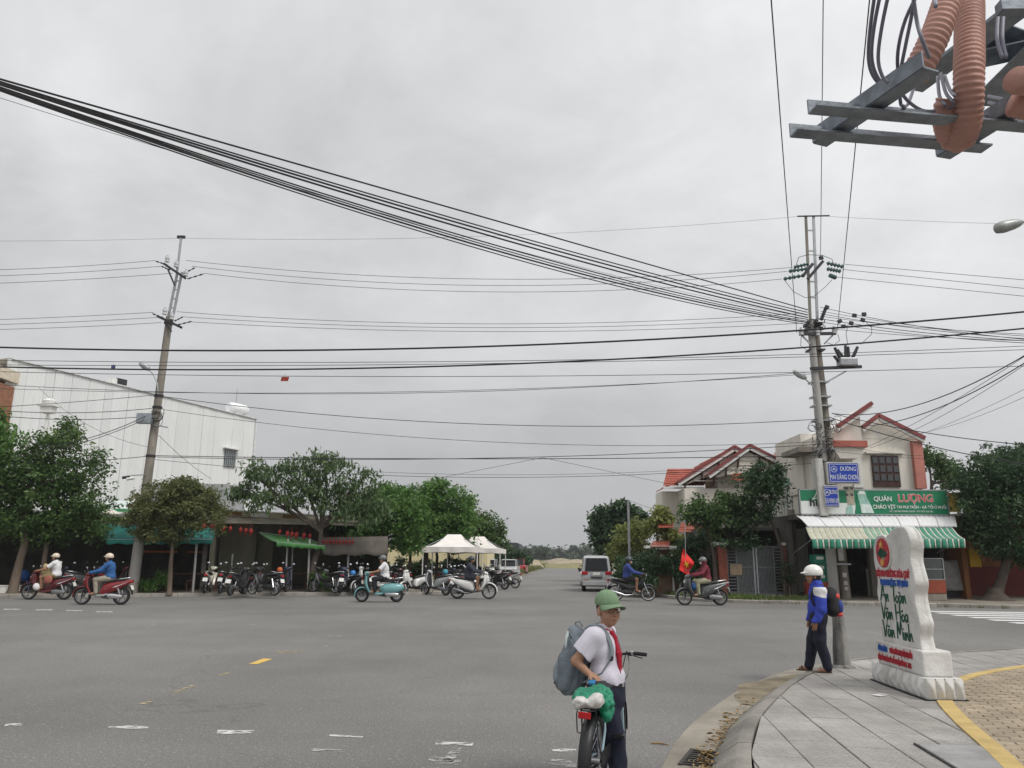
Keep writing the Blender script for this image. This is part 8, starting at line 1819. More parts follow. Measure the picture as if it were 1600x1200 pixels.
# ---- schoolchild standing at the kerb, seen from the side
def standing_child():
  q = G(1286, 1050, 0.15); t = thing('person', 'schoolchild in blue and white jacket with white helmet and black backpack at the kerb', 'person', (q.x, q.y, 0.15), R(166)); t.scale = (0.94, 0.94, 0.94)
  q2 = q
  Hh = 1.52-0.15; s = 0.93
  hd = np.array((0.03, 0.0, 1.315)); hp, M, g_ = head_prims(hd, 0.93, R(6), 0.05)
  hip = np.array((0, 0, 0.78)); ch = np.array((-0.02, 0, 1.03)); nk = np.array((0.0, 0, 1.17)); sh = [np.array((-0.03, y*0.165, 1.115)) for y in (1, -1)]
  el = [np.array((-0.02, 0.215, 0.86)), np.array((0.02, -0.21, 0.87))]; wr = [np.array((0.07, 0.215, 0.69)), np.array((0.10, -0.20, 0.70))]
  kn = [np.array((0.02, 0.085, 0.43)), np.array((0.09, -0.08, 0.43))]; an = [np.array((-0.06, 0.085, 0.075)), np.array((0.17, -0.085, 0.075))]
  leg = lambda e: [c for i, y in ((0, 1), (1, -1)) for c in (cone(hip+np.array((0, y*0.075, -0.02)), kn[i], 0.080+e, 0.058+e, 0.04), cone(kn[i], an[i]+np.array((0, 0, 0.0)), 0.056+e, 0.040+e, 0.03))]
  arm = lambda e: [c for i in (0, 1) for c in (cone(sh[i], el[i], 0.05+e, 0.042+e, 0.03), cone(el[i], wr[i], 0.042+e, 0.030+e, 0.03))]
  tor = [elp(hip, (0.11, 0.14, 0.12), None, 0.05), cone(hip+np.array((0, 0, .06)), ch, 0.105, 0.12, 0.05), elp(ch+np.array((0, 0, .03)), (0.10, 0.15, 0.13), None, 0.05), cone(sh[0], sh[1], 0.055, 0.055, 0.05)]
  body = tor+leg(0)+arm(0)+hp+[cone(nk-np.array((0, 0, .05)), hd-np.array((0, 0, .06)), 0.046, 0.045, 0.03)]
  for i in (0, 1):
    f = np.array((0.16, (0.1 if i == 0 else -0.1), 0)); body += [cone(an[i]-np.array((0.02, 0, 0.03)), an[i]+np.array((0.12, 0.01 if i == 0 else -0.01, -0.045)), 0.032, 0.024, 0.03)]
    body += hand_prims(wr[i], (0.25, 0, -1.0), (0, 1 if i == 0 else -1, 0.1), 0.85, 0.35)
  flesh('body', body, m_skin2, t, 0.0075)
  flesh('jacket', tor[1:]+[elp(hip+np.array((0, 0, 0.08)), (0.12, 0.15, 0.12), None, 0.05)]+arm(0.010)+[cone(nk-np.array((0, 0, .06)), nk+np.array((0, 0, 0.03)), 0.07, 0.07, 0.03), cutp((0, 0, 0.68), (0, 0, -1))], C_['royal'], t, 0.009, 0.016, 0.004, 30)
  flesh('shoulder_panel', tor[2:]+[cone(sh[i], sh[i]+(el[i]-sh[i])*0.45, 0.06, 0.055, 0.03, True) for i in (0, 1)]+[cutp((0, 0, 1.03), (0.25, 0, -1.0)), cutp((0, 0, 1.165), (0, 0, 1.0))], C_['white'], t, 0.009, 0.021, 0.003, 30)
  flesh('collar', [cone(nk-np.array((0, 0, .03)), nk+np.array((0, 0, 0.05)), 0.078, 0.072, 0.02, True)], fab('navyblue', (0.02, 0.03, 0.15)), t, 0.009)
  flesh('trousers', [elp(hip-np.array((0, 0, 0.02)), (0.118, 0.148, 0.12), None, 0.05)]+leg(0.016), C_['navy'], t, 0.009, 0.008, 0.004, 22)
  helmet(t, hd, M, g_, m_hwhite, 0.98)
  flesh('hair', [elp(g_((-0.022, 0, -0.005)), (0.088, 0.082, 0.095), M), cutp(g_((0.035, 0, 0)), M@np.array((1, 0, 0.0)))], m_hair, t, 0.01)
  b = MB(); b.tube([g_((0.01, y*0.088, 0.02)) for y in (1,)]+[g_((0.03, 0.07, -0.06)), g_((0.045, 0.03, -0.112)), g_((0.045, -0.03, -0.112)), g_((0.03, -0.07, -0.06)), g_((0.01, -0.088, 0.02))], 0.007, 5); b.build('chin_strap', m_black, t)
  for i in (0, 1):
    b = MB(); c = an[i]+np.array((0.055, 0, -0.066)); b.loft([((c[0]-0.10, c[1], c[2]), 0.03, 0.012, 0), ((c[0]-0.03, c[1], c[2]), 0.038, 0.013, 0), ((c[0]+0.07, c[1], c[2]), 0.044, 0.012, 0), ((c[0]+0.12, c[1], c[2]), 0.025, 0.009, 0)]); sn = b.build('sandal', mat('brown_sandal', (0.09, 0.05, 0.035), 0.8), t, smooth=50)
    b = MB(); b.tube([(c[0]+0.05, c[1]-0.045, c[2]), (c[0]+0.045, c[1], c[2]+0.05), (c[0]+0.05, c[1]+0.045, c[2])], 0.012, 6); b.tube([(c[0]-0.05, c[1]-0.04, c[2]), (c[0]-0.02, c[1], c[2]+0.075), (c[0]-0.05, c[1]+0.04, c[2])], 0.010, 6); b.build('strap', m_sole, sn, kind='stuff')
  for y in (-1, 1): b = MB(); b.ell(g_((0.087, y*0.034, 0.012)), (0.006, 0.010, 0.006), 8, 5); b.build('eye', m_ink, t)
  # backpack: black shell, blue pocket with red top and bottom
  bp = thing('backpack', 'black school backpack with blue and red pocket on the child at the kerb', 'backpack', t.location, t.rotation_euler.z); bp.scale = t.scale
  flesh('shell', [elp((-0.19, 0, 0.98), (0.10, 0.145, 0.19), None, 0.03), elp((-0.20, 0, 0.86), (0.11, 0.15, 0.11), None, 0.05), cutp((-0.095, 0, 1.0), (1, 0, 0.1))], fab('blackbag', (0.02, 0.02, 0.022)), bp, 0.009, 0, 0.002, 30)
  flesh('front_pocket', [elp((-0.285, 0, 0.90), (0.055, 0.125, 0.12), None, 0.03), cutp((0, 0, 0.82), (0, 0, -1)), cutp((0, 0, 0.975), (0, 0, 1))], fab('bagblue', (0.03, 0.05, 0.22)), bp, 0.009)
  m_br = fab('bagred', (0.50, 0.06, 0.05))
  flesh('red_panel', [elp((-0.245, 0, 1.035), (0.06, 0.12, 0.055), None, 0.03)], m_br, bp, 0.009); flesh('red_panel', [elp((-0.275, 0, 0.79), (0.055, 0.12, 0.035), None, 0.03)], m_br, bp, 0.009)
  for y in (1, -1): b = MB(); b.tube([(-0.14, y*0.10, 1.13), (-0.05, y*0.115, 1.195), (0.06, y*0.12, 1.14), (0.10, y*0.125, 1.02), (0.07, y*0.14, 0.92), (-0.08, y*0.145, 0.84)], 0.016, 8); b.build('strap', MATS['cloth_blackbag'], bp, smooth=180)
standing_child()
# weathered post stump behind the child
q = G(1316, 1042, 0.15); b = MB(); b.lathe([(0.19, 0), (0.16, 0.02), (0.115, 0.035), (0.112, 0.12), (0.105, 0.26), (0.09, 0.42), (0.082, 0.55), (0.08, 0.66), (0.06, 0.70), (0.0, 0.71)], 20)
b.build('post_stump', mat('stained_concrete', (0.10, 0.10, 0.095), 0.95, 0.6, 7, 0.6, 30, col2=(0.30, 0.29, 0.27), streak=0.15), loc=(q.x, q.y, 0.15), smooth=50, label='short weathered concrete post stump flaring at its foot behind the child', cat='post')
# ================================================================ carved stone on the corner
m_stone = mat('white_stone', (0.48, 0.465, 0.43), 0.8, 0.10, 2.2, 0.6, 14, col2=(0.66, 0.65, 0.63), world=True)
cN, cF, cR = G(1447, 1096, 0.15), G(1357, 1062, 0.15), G(1509, 1089, 0.15)
ud_ = Vector((cN.x-cF.x, cN.y-cF.y, 0)); BL = ud_.length; ua_ = math.atan2(ud_.y, ud_.x); BD = (cR-cN).length*0.72
cen = (cF+cN)/2+Vector((-math.sin(ua_), math.cos(ua_), 0))*BD/2
mon = thing('carved_stone', 'white carved stone slab on a stepped plinth with red, blue and green lettering', 'monument', (cen.x, cen.y, 0.15), ua_)
# plinth of rough cut stone: faces broken into diamonds
b = MB(); nx, ny = 7, 4; h0 = 0.22
def side(p0, p1, n, out):
  p0 = Vector(p0); p1 = Vector(p1); o_ = Vector(out)
  for k in range(n):
    a = p0.lerp(p1, k/n); c = p0.lerp(p1, (k+1)/n); mi = (a+c)/2+o_*0.055*random.uniform(0.6, 1.2)+Vector((0, 0, h0*random.uniform(0.45, 0.6)))
    q = [a, c, c+Vector((0, 0, h0)), a+Vector((0, 0, h0))]; e = [a+o_*random.uniform(0, 0.01), c]
    b.add([*q, mi], [(0, 1, 4), (1, 2, 4), (2, 3, 4), (3, 0, 4)])
x_, y_ = BL/2-0.04, BD/2-0.04
side((-x_, -y_, 0), (x_, -y_, 0), 8, (0, -1, 0)); side((x_, -y_, 0), (x_, y_, 0), 4, (1, 0, 0)); side((x_, y_, 0), (-x_, y_, 0), 8, (0, 1, 0)); side((-x_, y_, 0), (-x_, -y_, 0), 4, (-1, 0, 0))
b.add([(-x_, -y_, h0), (x_, -y_, h0), (x_, y_, h0), (-x_, y_, h0)], [(0, 1, 2, 3)]); b.build('plinth', m_stone, mon, bevel=0.012)
b = MB(); b.box((0, 0, 0.004), (BL*0.97, BD*0.95, 0.02)); b.build('base_layer', mat('dark_base_layer', (0.03, 0.03, 0.03), 1), mon)  # near-black layer, a dark rim round the foot of the plinth
L2, D2, h1_ = BL*0.80, BD*0.68, 0.27
b = MB(); b.box((0.0, 0, h0+h1_/2), (L2, D2, h1_)); b.build('step', m_stone, mon, bevel=0.02)
S0 = h0+h1_; SD = BD*0.34; sl_ = BL*0.64; SY = -BD*0.07; ZK = 0.79
out = [(0.0, 0), (-0.03, 0.22), (0.02, 0.45), (-0.04, 0.72), (0.01, 0.95), (-0.05, 1.2), (-0.02, 1.42), (0.06, 1.55), (0.18, 1.60), (0.34, 1.575), (0.45, 1.60), (0.58, 1.67), (0.74, 1.70), (0.90, 1.69), (1.00, 1.60), (1.03, 1.45), (0.98, 1.25), (1.03, 1.05), (1.05, 0.9), (0.99, 0.72), (1.03, 0.5), (1.07, 0.35), (1.02, 0.18), (1.05, 0.0)]
def smooth_closed(pts, k=4):
  r = []; n = len(pts)
  for i in range(n-1):
    p = [Vector(pts[max(0, min(n-1, i+d))]) for d in (-1, 0, 1, 2)]
    for j in range(k):
      t = j/k; r.append(tuple(0.5*((2*p[1])+(-p[0]+p[2])*t+(2*p[0]-5*p[1]+4*p[2]-p[3])*t*t+(-p[0]+3*p[1]-3*p[2]+p[3])*t**3)))
  return r+[pts[-1]]
poly = [((x-0.52)*sl_, S0+z*ZK-0.004) for x, z in smooth_closed(out)]
b = MB(); n = len(poly); lay = [(-SD/2, 1.0), (-SD/2+0.0, 1.0), (-SD*0.22, 1.012), (0.02, 0.995), (SD*0.25, 1.01), (SD/2, 0.985)]
cxm = 0.0
vs = []
for (y, s) in lay[1:]:
  for i, (x, z) in enumerate(poly): j = 0.012*math.sin(i*0.9+y*17); vs.append((x*(s+j*0.6), y+SY, S0+(z-S0)*(s if z > S0+0.3 else 1.0)))
K = len(lay)-1
b.add(vs, [tuple(range(n))]+[tuple(range((K-1)*n, K*n))[::-1]]+[(k*n+(i+1) % n, k*n+i, (k+1)*n+i, (k+1)*n+(i+1) % n) for k in range(K-1) for i in range(n)])
b.build('slab', m_stone, mon, smooth=40, bevel=0.02, seg=3)
m_tred = mat('letter_red', (0.42, 0.03, 0.045), 0.5); m_tblue = mat('letter_blue', (0.02, 0.10, 0.40), 0.5); m_tgrn = mat('letter_green', (0.012, 0.075, 0.045), 0.5)
fy = SY-SD/2-0.004
def mt(s_, x, z, size, m, xs=1.0, shear=0.0, off=0.0): return text(s_, size, m, mon, (x, fy, S0+z), ext=0.006, xs=xs, shear=shear, off=off)
mt('HỘI ND PHƯỜNG HÒA QUÝ', -0.04*sl_, 0.80, 0.115, m_tred, 0.72*sl_/1.15, off=0.001); mt('ĐOẠN ĐƯỜNG TỰ QUẢN', -0.03*sl_, 0.695, 0.10, m_tblue, 0.74*sl_/1.15, off=0.001)
# brush lettering: thick leaning strokes drawn one by one
def brush(strokes, x0, z0, s, m=m_tgrn):
  for st_ in strokes:
    n_ = len(st_); b = MB(); pts = [(x0+x*s, fy, z0+S0+z*s) for x, z in st_]
    sm = []
    for i in range(n_-1):
      p = [Vector(pts[max(0, min(n_-1, i+d))]) for d in (-1, 0, 1, 2)]
      for j in range(5):
        t = j/5; sm.append(0.5*((2*p[1])+(-p[0]+p[2])*t+(2*p[0]-5*p[1]+4*p[2]-p[3])*t*t+(-p[0]+3*p[1]-3*p[2]+p[3])*t**3))
    sm.append(Vector(pts[-1])); k = len(sm); b.tube(sm, [0.0045+0.0055*math.sin(PI*min(1, 0.15+i/k)) for i in range(k)], 6); b.build('brush_stroke', m, mon, smooth=180)
aA = [[(0, 0), (0.12, 0.32), (0.20, 0.58), (0.24, 0.30), (0.30, 0.0)], [(0.05, 0.2), (0.27, 0.22)]]
def sh(L_, dx, dz=0): return [[(x+dx, z+dz) for x, z in s_] for s_ in L_]
nn_ = [[(0, 0.26), (0.01, 0.0), (0.06, 0.2), (0.11, 0.24), (0.13, 0.12), (0.14, 0.02), (0.18, 0.02)]]
aa_ = [[(0.14, 0.22), (0.06, 0.25), (0.0, 0.12), (0.06, 0.0), (0.13, 0.12), (0.15, 0.25), (0.15, 0.05), (0.19, 0.02)]]
oo_ = [[(0.08, 0.24), (0.0, 0.12), (0.06, 0.0), (0.14, 0.1), (0.09, 0.24)]]
ii_ = [[(0, 0.25), (0.01, 0.04), (0.05, 0.01)]]
hh_ = [[(0.0, 0.55), (0.0, 0.0), (0.05, 0.2), (0.11, 0.24), (0.13, 0.1), (0.15, 0.01), (0.19, 0.03)]]
TT = [[(0, 0.50), (0.16, 0.55), (0.36, 0.56)], [(0.19, 0.54), (0.16, 0.25), (0.15, 0.0)]]
VV = [[(0, 0.55), (0.06, 0.3), (0.10, 0.0), (0.20, 0.32), (0.30, 0.62)]]
HH = [[(0.02, 0.56), (0.02, 0.28), (0.0, 0.0)], [(0.27, 0.60), (0.25, 0.3), (0.25, -0.02)], [(0.0, 0.26), (0.27, 0.30)]]
MM = [[(0, 0), (0.06, 0.56), (0.15, 0.16), (0.25, 0.60), (0.30, 0.0)]]
grave = [[(0, 0.36), (0.08, 0.31)]]; breve = [[(0, 0.38), (0.05, 0.33), (0.11, 0.38)]]; acute = [[(0, 0.31), (0.07, 0.37)]]; dot = [[(0, 0.36), (0.02, 0.355)]]
bs = 0.345; bx_ = -0.46*sl_
w1 = aA+sh(nn_, 0.33)+sh(TT, 0.66)+sh(oo_, 0.90)+sh(aa_, 1.08)+sh(grave, 1.10)+sh(nn_, 1.30)
w2 = VV+sh(aa_, 0.26)+sh(breve, 0.28)+sh(nn_, 0.48)+sh(HH, 0.82)+sh(oo_, 1.14)+sh(acute, 1.16)+sh(aa_, 1.32)
w3 = VV+sh(aa_, 0.26)+sh(breve, 0.28)+sh(nn_, 0.48)+sh(MM, 0.80)+sh(ii_, 1.15)+sh(dot, 1.15)+sh(nn_, 1.24)+sh(hh_, 1.46)
for w_, z in ((w1, 0.475), (w2, 0.27), (w3, 0.065)): brush([[(x*sl_/0.70, z_) for x, z_ in s_] for s_ in w_], bx_, z, bs)
def mt2(s_, x, z, size, m, xs): return text(s_, size, m, mon, (x, -D2/2-0.006, z), ext=0.006, xs=xs, off=0.001, align='LEFT')
x0 = -L2*0.44
mt2('CÔNG TRÌNH', x0, h0+0.185, 0.085, m_tblue, 0.52*L2/1.33); mt2('CHÀO MỪNG ĐẠI HỘI ĐẠI BIỂU', x0+0.27*L2, h0+0.185, 0.085, m_tred, 0.52*L2/1.33)
mt2('HỘI NÔNG DÂN CÁC CẤP NHIỆM KỲ 2023 - 2028', x0-0.02*L2, h0+0.075, 0.082, m_tred, 0.53*L2/1.33)
# round emblem: red top with star, green rays of a field, gear and ears below
ez, ex_, er = S0+1.05, -0.22*sl_, 0.175
def disc(prof, m, nm, dy): b = MB(); b.lathe(prof, 36, (ex_, fy-dy, ez), 'y'); return b.build(nm, m, mon, smooth=40)
disc([(0.0, -0.01), (er+0.035, -0.01), (er+0.035, 0.02), (0.0, 0.02)], m_stone, 'emblem_disc', 0.0)
disc([(er-0.03, -0.012), (er, -0.012), (er, 0.01), (er-0.03, 0.01), (er-0.03, -0.012)], m_tred, 'emblem_ring', 0.012)
def fan(a0, a1, r0, r1, m, nm, dy, cz=0.0, k=12):
  pts = [(ex_+r1*math.cos(R(a0+(a1-a0)*i/k)), ez+cz+r1*math.sin(R(a0+(a1-a0)*i/k))) for i in range(k+1)]+[(ex_+r0*math.cos(R(a1-(a1-a0)*i/k)), ez+cz+r0*math.sin(R(a1-(a1-a0)*i/k))) for i in range(k+1)]
  b = MB(); b.prism(pts, fy-dy-0.008, fy-dy+0.006, 'y'); b.build(nm, m, mon)
fan(12, 168, 0.001, er-0.04, m_tred, 'emblem_sky', 0.016); fan(192, 348, 0.09, er-0.03, m_tred, 'emblem_base', 0.016)
for k in range(7):
  a = 192+23*k; b = MB(); b.prism([(ex_+(er-0.05)*math.cos(R(a)), ez+(er-0.06)*math.sin(R(a))*0.5), (ex_+(er-0.05)*math.cos(R(a+13)), ez+(er-0.06)*math.sin(R(a+13))*0.5), (ex_+0.03*math.cos(R(a+6)), ez+0.05)], fy-0.034, fy-0.014, 'y'); b.build('emblem_ray', m_tgrn, mon)
pts = []
for k in range(10): a = PI/2+PI*k/5; rr = 0.065 if k % 2 == 0 else 0.026; pts.append((ex_+rr*math.cos(a), ez+0.095+rr*0.8*math.sin(a)))
b = MB(); b.prism(pts, fy-0.036, fy-0.014, 'y'); b.build('emblem_star', mat('emblem_orange', (0.60, 0.30, 0.08), 0.5), mon)
b = MB(); b.lathe([(0.0, -0.01), (0.042, -0.01), (0.042, 0.01), (0, 0.01)], 14, (ex_, fy-0.03, ez-0.115), 'y'); b.build('emblem_gear', MATS['emblem_orange'], mon)

# ================================================================ bicycle
m_bblack = mat('bike_black', (0.015, 0.015, 0.017), 0.35, 0.1); m_bframe = mat('bike_pale_blue', (0.30, 0.42, 0.48), 0.3, 0.1, clear=0.4)
bkr = Vector((0.555, 5.58, 0)); bkd = Vector((0.31, 0.951, 0)).normalized(); ba_ = math.atan2(bkd.y, bkd.x)
bike = thing('bicycle', 'black and pale blue bicycle with rear rack and red reflector held by the boy', 'bicycle', bkr, ba_); bike.rotation_euler.x = R(2); bike.scale = (0.86, 0.86, 0.86)
def bwheel(x, r, nm='wheel'):
  b = MB(); w = 0.055
  b.lathe([(r-0.045, -w*0.4), (r-0.02, -w*0.5), (r-0.004, -w*0.3), (r, 0), (r-0.004, w*0.3), (r-0.02, w*0.5), (r-0.045, w*0.4), (r-0.045, -w*0.4)], 44, (0, 0, 0), 'y'); t = b.build(nm, m_rub, bike, smooth=60); t.location = (x, 0, r)
  b = MB(); b.lathe([(r-0.065, -0.012), (r-0.042, -0.016), (r-0.042, 0.016), (r-0.065, 0.012), (r-0.065, -0.012)], 44, (0, 0, 0), 'y'); b.lathe([(0.008, -0.055), (0.025, -0.05), (0.02, 0), (0.025, 0.05), (0.008, 0.055)], 12, (0, 0, 0), 'y')
  for k in range(28): a = 2*PI*k/28; b.tube([(0.02*math.cos(a+0.5), 0.04*(1 if k % 2 else -1), 0.02*math.sin(a+0.5)), ((r-0.055)*math.cos(a), 0, (r-0.055)*math.sin(a))], 0.0016, 3)
  b.build('rim', m_chrome, t, smooth=50); return t
wr_ = 0.33; rw = bwheel(0.0, wr_); bwheel(1.0, wr_)
b = MB(); b.box((-0.02, 0.05, 0.15), (0.006, 0.015, 0.045)); b.ell((0.03, 0.03, 0.17), (0.03, 0.012, 0.02), 10, 6); b.build('wheel_reflector', mat('amber', (0.55, 0.16, 0.02), 0.3), rw)
def guard(x, a0, a1, r, w, nm):
  b = MB(); b.grid(lambda u, v: Vector((x+math.cos(R(a0+(a1-a0)*u))*(r-0.028*(2*v-1)**2), (v-0.5)*w, wr_+math.sin(R(a0+(a1-a0)*u))*(r-0.028*(2*v-1)**2))), 30, 8); return b.build(nm, m_bblack, bike, smooth=180, solid=0.004)
guard(0, 35, 205, 0.375, 0.10, 'rear_mudguard'); guard(1.0, -5, 135, 0.365, 0.07, 'front_mudguard')
b = MB(); b.box((-0.36, 0, 0.33), (0.012, 0.05, 0.05)); b.box((-0.378, 0, 0.30), (0.006, 0.03, 0.03)); b.build('mudguard_bolt', m_chrome, bike, kind='stuff')
def tubep(pts, r, m, nm, n=10): b = MB(); b.tube(pts, r, n); return b.build(nm, m, bike, smooth=60)
BB, ST, HT, HB = (0.42, 0, 0.30), (0.30, 0, 0.72), (0.86, 0, 0.82), (0.90, 0, 0.64)
tubep([BB, (0.36, 0, 0.5), ST], 0.016, m_bblack, 'seat_tube'); tubep([HB, (0.66, 0, 0.42), BB], 0.022, m_bframe, 'down_tube'); tubep([(0.885, 0, 0.72), (0.62, 0, 0.52), (0.37, 0, 0.48)], 0.017, m_bframe, 'top_tube'); tubep([HT, HB], 0.022, m_bframe, 'head_tube')
for s_ in (-1, 1):
  tubep([(0, s_*0.058, wr_), (0.18, s_*0.05, 0.52), (0.325, s_*0.012, 0.62)], 0.009, m_bframe, 'seat_stay'); tubep([(0, s_*0.058, wr_), (0.25, s_*0.05, 0.31), BB], 0.010, m_bframe, 'chain_stay'); tubep([HB, (0.95, s_*0.05, 0.58), (1.0, s_*0.055, wr_)], 0.012, m_bframe, 'fork_leg')
b = MB(); b.lathe([(0.03, -0.003), (0.085, -0.003), (0.085, 0.003), (0.03, 0.003), (0.03, -0.003)], 26, (0.42, -0.06, 0.30), 'y')
for k in range(5): a = 2*PI*k/5; b.bar((0.42, -0.06, 0.30), (0.42+0.08*math.cos(a), -0.06, 0.30+0.08*math.sin(a)), 0.012, 0.005, up=(0, 1, 0))
b.build('chainring', m_bblack, bike)
b = MB(); b.box((0.22, -0.065, 0.345), (0.50, 0.012, 0.11)); b.build('chain_guard', m_bblack, bike, bevel=0.02)
for s_ in (-1, 1):
  d = Vector((0.06*s_, 0, -0.15*s_)); c = Vector((0.42, s_*0.085, 0.30)); b = MB(); b.bar(c, c+d, 0.012, 0.02); b.box(c+d+Vector((0, s_*0.05, 0)), (0.085, 0.09, 0.022)); b.build('pedal', m_bblack, bike)
# saddle
tubep([ST, (0.265, 0, 0.815)], 0.0135, m_chrome, 'seat_post')
b = MB(); b.loft([((0.10, 0, 0.855), 0.05, 0.012, 0.1), ((0.13, 0, 0.853), 0.105, 0.030, 0.05), ((0.20, 0, 0.848), 0.100, 0.034, 0), ((0.27, 0, 0.846), 0.055, 0.028, 0), ((0.36, 0, 0.846), 0.026, 0.020, 0), ((0.395, 0, 0.842), 0.012, 0.010, 0)], n=18, p=2.2); sad = b.build('saddle', mat('saddle_black', (0.02, 0.02, 0.024), 0.6, 0.2, 12, 0.2, 80), bike, smooth=60)
b = MB(); b.loft([((0.098, 0.05, 0.872), 0.026, 0.008, 0), ((0.13, 0.055, 0.885), 0.03, 0.009, 0), ((0.19, 0.055, 0.883), 0.024, 0.008, 0)], n=12); b.build('blue_patch', mat('saddle_blue', (0.03, 0.19, 0.42), 0.5), sad, smooth=60)
for s_ in (-1, 1): b = MB(); b.tube([(0.12, s_*0.05, 0.825), (0.2, s_*0.03, 0.80), (0.34, s_*0.012, 0.83)], 0.005, 6); b.build('saddle_rail', m_chrome, sad)
for s_ in (-1, 1): b = MB(); b.lathe([(0.018, -0.03), (0.022, -0.015), (0.018, 0), (0.022, 0.015), (0.018, 0.03)], 10, (0.15, s_*0.05, 0.79), 'z'); b.build('saddle_spring', m_chrome, sad)
# handlebar with grips, levers, cable loops
tubep([HT, (0.83, 0, 1.005)], 0.014, m_chrome, 'stem')
hb = tubep([(0.76, 0.29, 1.050), (0.80, 0.16, 1.050), (0.83, 0, 1.020), (0.80, -0.16, 1.050), (0.76, -0.29, 1.050)], 0.0115, m_bblack, 'handlebar')
for s_ in (-1, 1):
  b = MB(); b.tube([(0.765, s_*0.295, 1.050), (0.785, s_*0.185, 1.050)], 0.0165, 12); b.build('grip', mat('grip_rubber', (0.02, 0.02, 0.022), 0.8, 0.2, 40), hb, smooth=60)
  b = MB(); b.tube([(0.786, s_*0.178, 1.050), (0.790, s_*0.158, 1.050)], 0.019, 12); b.build('clamp', m_chrome, hb, smooth=60)
  b = MB(); b.box((0.80, s_*0.145, 1.040), (0.04, 0.03, 0.028)); b.tube([(0.815, s_*0.145, 1.035), (0.83, s_*0.18, 1.023), (0.815, s_*0.25, 1.010)], 0.005, 6); b.build('brake_lever', m_bblack, hb)
for s_, y in ((-1, 0.0), (1, 0.0)):
  tubep([(0.815, s_*0.13, 1.040), (0.87, s_*0.10, 1.055), (0.93, s_*0.06, 0.92), (0.945, s_*0.03, 0.80), (0.91, s_*0.02, 0.70)], 0.0042, m_black, 'brake_cable', 6)
tubep([(0.82, -0.12, 1.035), (0.78, -0.145, 0.95), (0.74, -0.13, 0.86), (0.80, -0.05, 0.74)], 0.006, mat('cable_grey', (0.25, 0.24, 0.21), 0.5), 'brake_cable', 6)
# rear rack and reflector
RZ = 0.735
rk = tubep([(0.20, 0.045, RZ-0.02), (0.05, 0.055, RZ), (-0.25, 0.055, RZ), (-0.275, 0.03, RZ), (-0.275, -0.03, RZ), (-0.25, -0.055, RZ), (0.05, -0.055, RZ), (0.20, -0.045, RZ-0.02)], 0.006, m_bblack, 'rack')
for x in (-0.17, -0.06, 0.05): b = MB(); b.tube([(x, -0.055, RZ), (x, 0.055, RZ)], 0.005, 6); b.build('rack_bar', m_bblack, rk)
b = MB(); b.box((-0.02, 0, RZ+0.006), (0.44, 0.15, 0.006)); b.build('rack_plate', m_bblack, rk)
for s_ in (-1, 1): b = MB(); b.tube([(-0.23, s_*0.058, RZ), (-0.15, s_*0.062, 0.52), (-0.01, s_*0.062, wr_+0.02)], 0.005, 6); b.build('rack_strut', m_bblack, rk)
b = MB(); b.tube([(-0.28, 0.075, RZ), (-0.285, 0.080, RZ-0.03), (-0.285, 0.072, RZ-0.15), (-0.285, 0.055, RZ-0.162), (-0.285, 0.038, RZ-0.15), (-0.285, 0.035, RZ-0.03)], 0.005, 6); b.build('reflector_guard', m_bblack, rk, smooth=60)
b = MB(); b.box((-0.288, 0.018, RZ-0.032), (0.014, 0.098, 0.048)); b.build('reflector', mat('reflector_red', (0.42, 0.015, 0.02), 0.25, 0.1), rk, bevel=0.004)
# plastic bags on the rack
def crumple(name, prims, m, seed, label, cat):
  o = sdf_mesh(prims, 0.0075, 0, 0.0, 1)
  vs = np.array(o.v); rng = np.random.default_rng(seed); d = np.zeros(len(vs))
  for k in range(14):
    w = rng.normal(size=3)*rng.uniform(7, 19); d += np.abs(np.sin(vs@w+rng.uniform(0, 6)))*rng.uniform(0.4, 1.0)
  d2 = np.zeros(len(vs))
  for k in range(10): w = rng.normal(size=3)*rng.uniform(22, 48); d2 += np.abs(np.sin(vs@w+rng.uniform(0, 6)+1.5*np.sin(vs@rng.normal(size=3)*12)))
  d = (d-d.mean())/d.std()*0.009+(d2-d2.mean())/d2.std()*0.0042; c = vs.mean(0); nr = vs-c; nr /= np.linalg.norm(nr, axis=1)[:, None]; vs = vs+nr*d[:, None]; o.v = [tuple(v) for v in vs]
  q = o.build(name, m, smooth=32, label=label, cat=cat); q.location = bike.location; q.rotation_euler = bike.rotation_euler; q.scale = bike.scale; return q
crumple('plastic_bag', [elp((-0.05, 0.01, 0.80), (0.16, 0.135, 0.062), None, 0.03), elp((0.0, -0.10, 0.72), (0.12, 0.055, 0.105), None, 0.06), elp((0.03, -0.03, 0.81), (0.10, 0.10, 0.05), None, 0.04), elp((-0.06, 0.09, 0.80), (0.12, 0.06, 0.05), None, 0.04)], mat('green_plastic_bag', (0.01, 0.22, 0.12), 0.32, 0.2, 8), 3, 'crumpled green plastic bag tied on the bicycle rack', 'bag')
crumple('plastic_bag', [elp((-0.20, 0.02, 0.785), (0.085, 0.10, 0.040), None, 0.03), elp((-0.21, -0.05, 0.80), (0.055, 0.05, 0.055), rotm(0.6, 0, 0), 0.03), elp((-0.23, 0.09, 0.775), (0.05, 0.04, 0.035), None, 0.03)], mat('white_plastic_bag', (0.62, 0.60, 0.56), 0.4, 0.1, 8), 5, 'crumpled white plastic bag lying over the green one on the rack', 'bag')

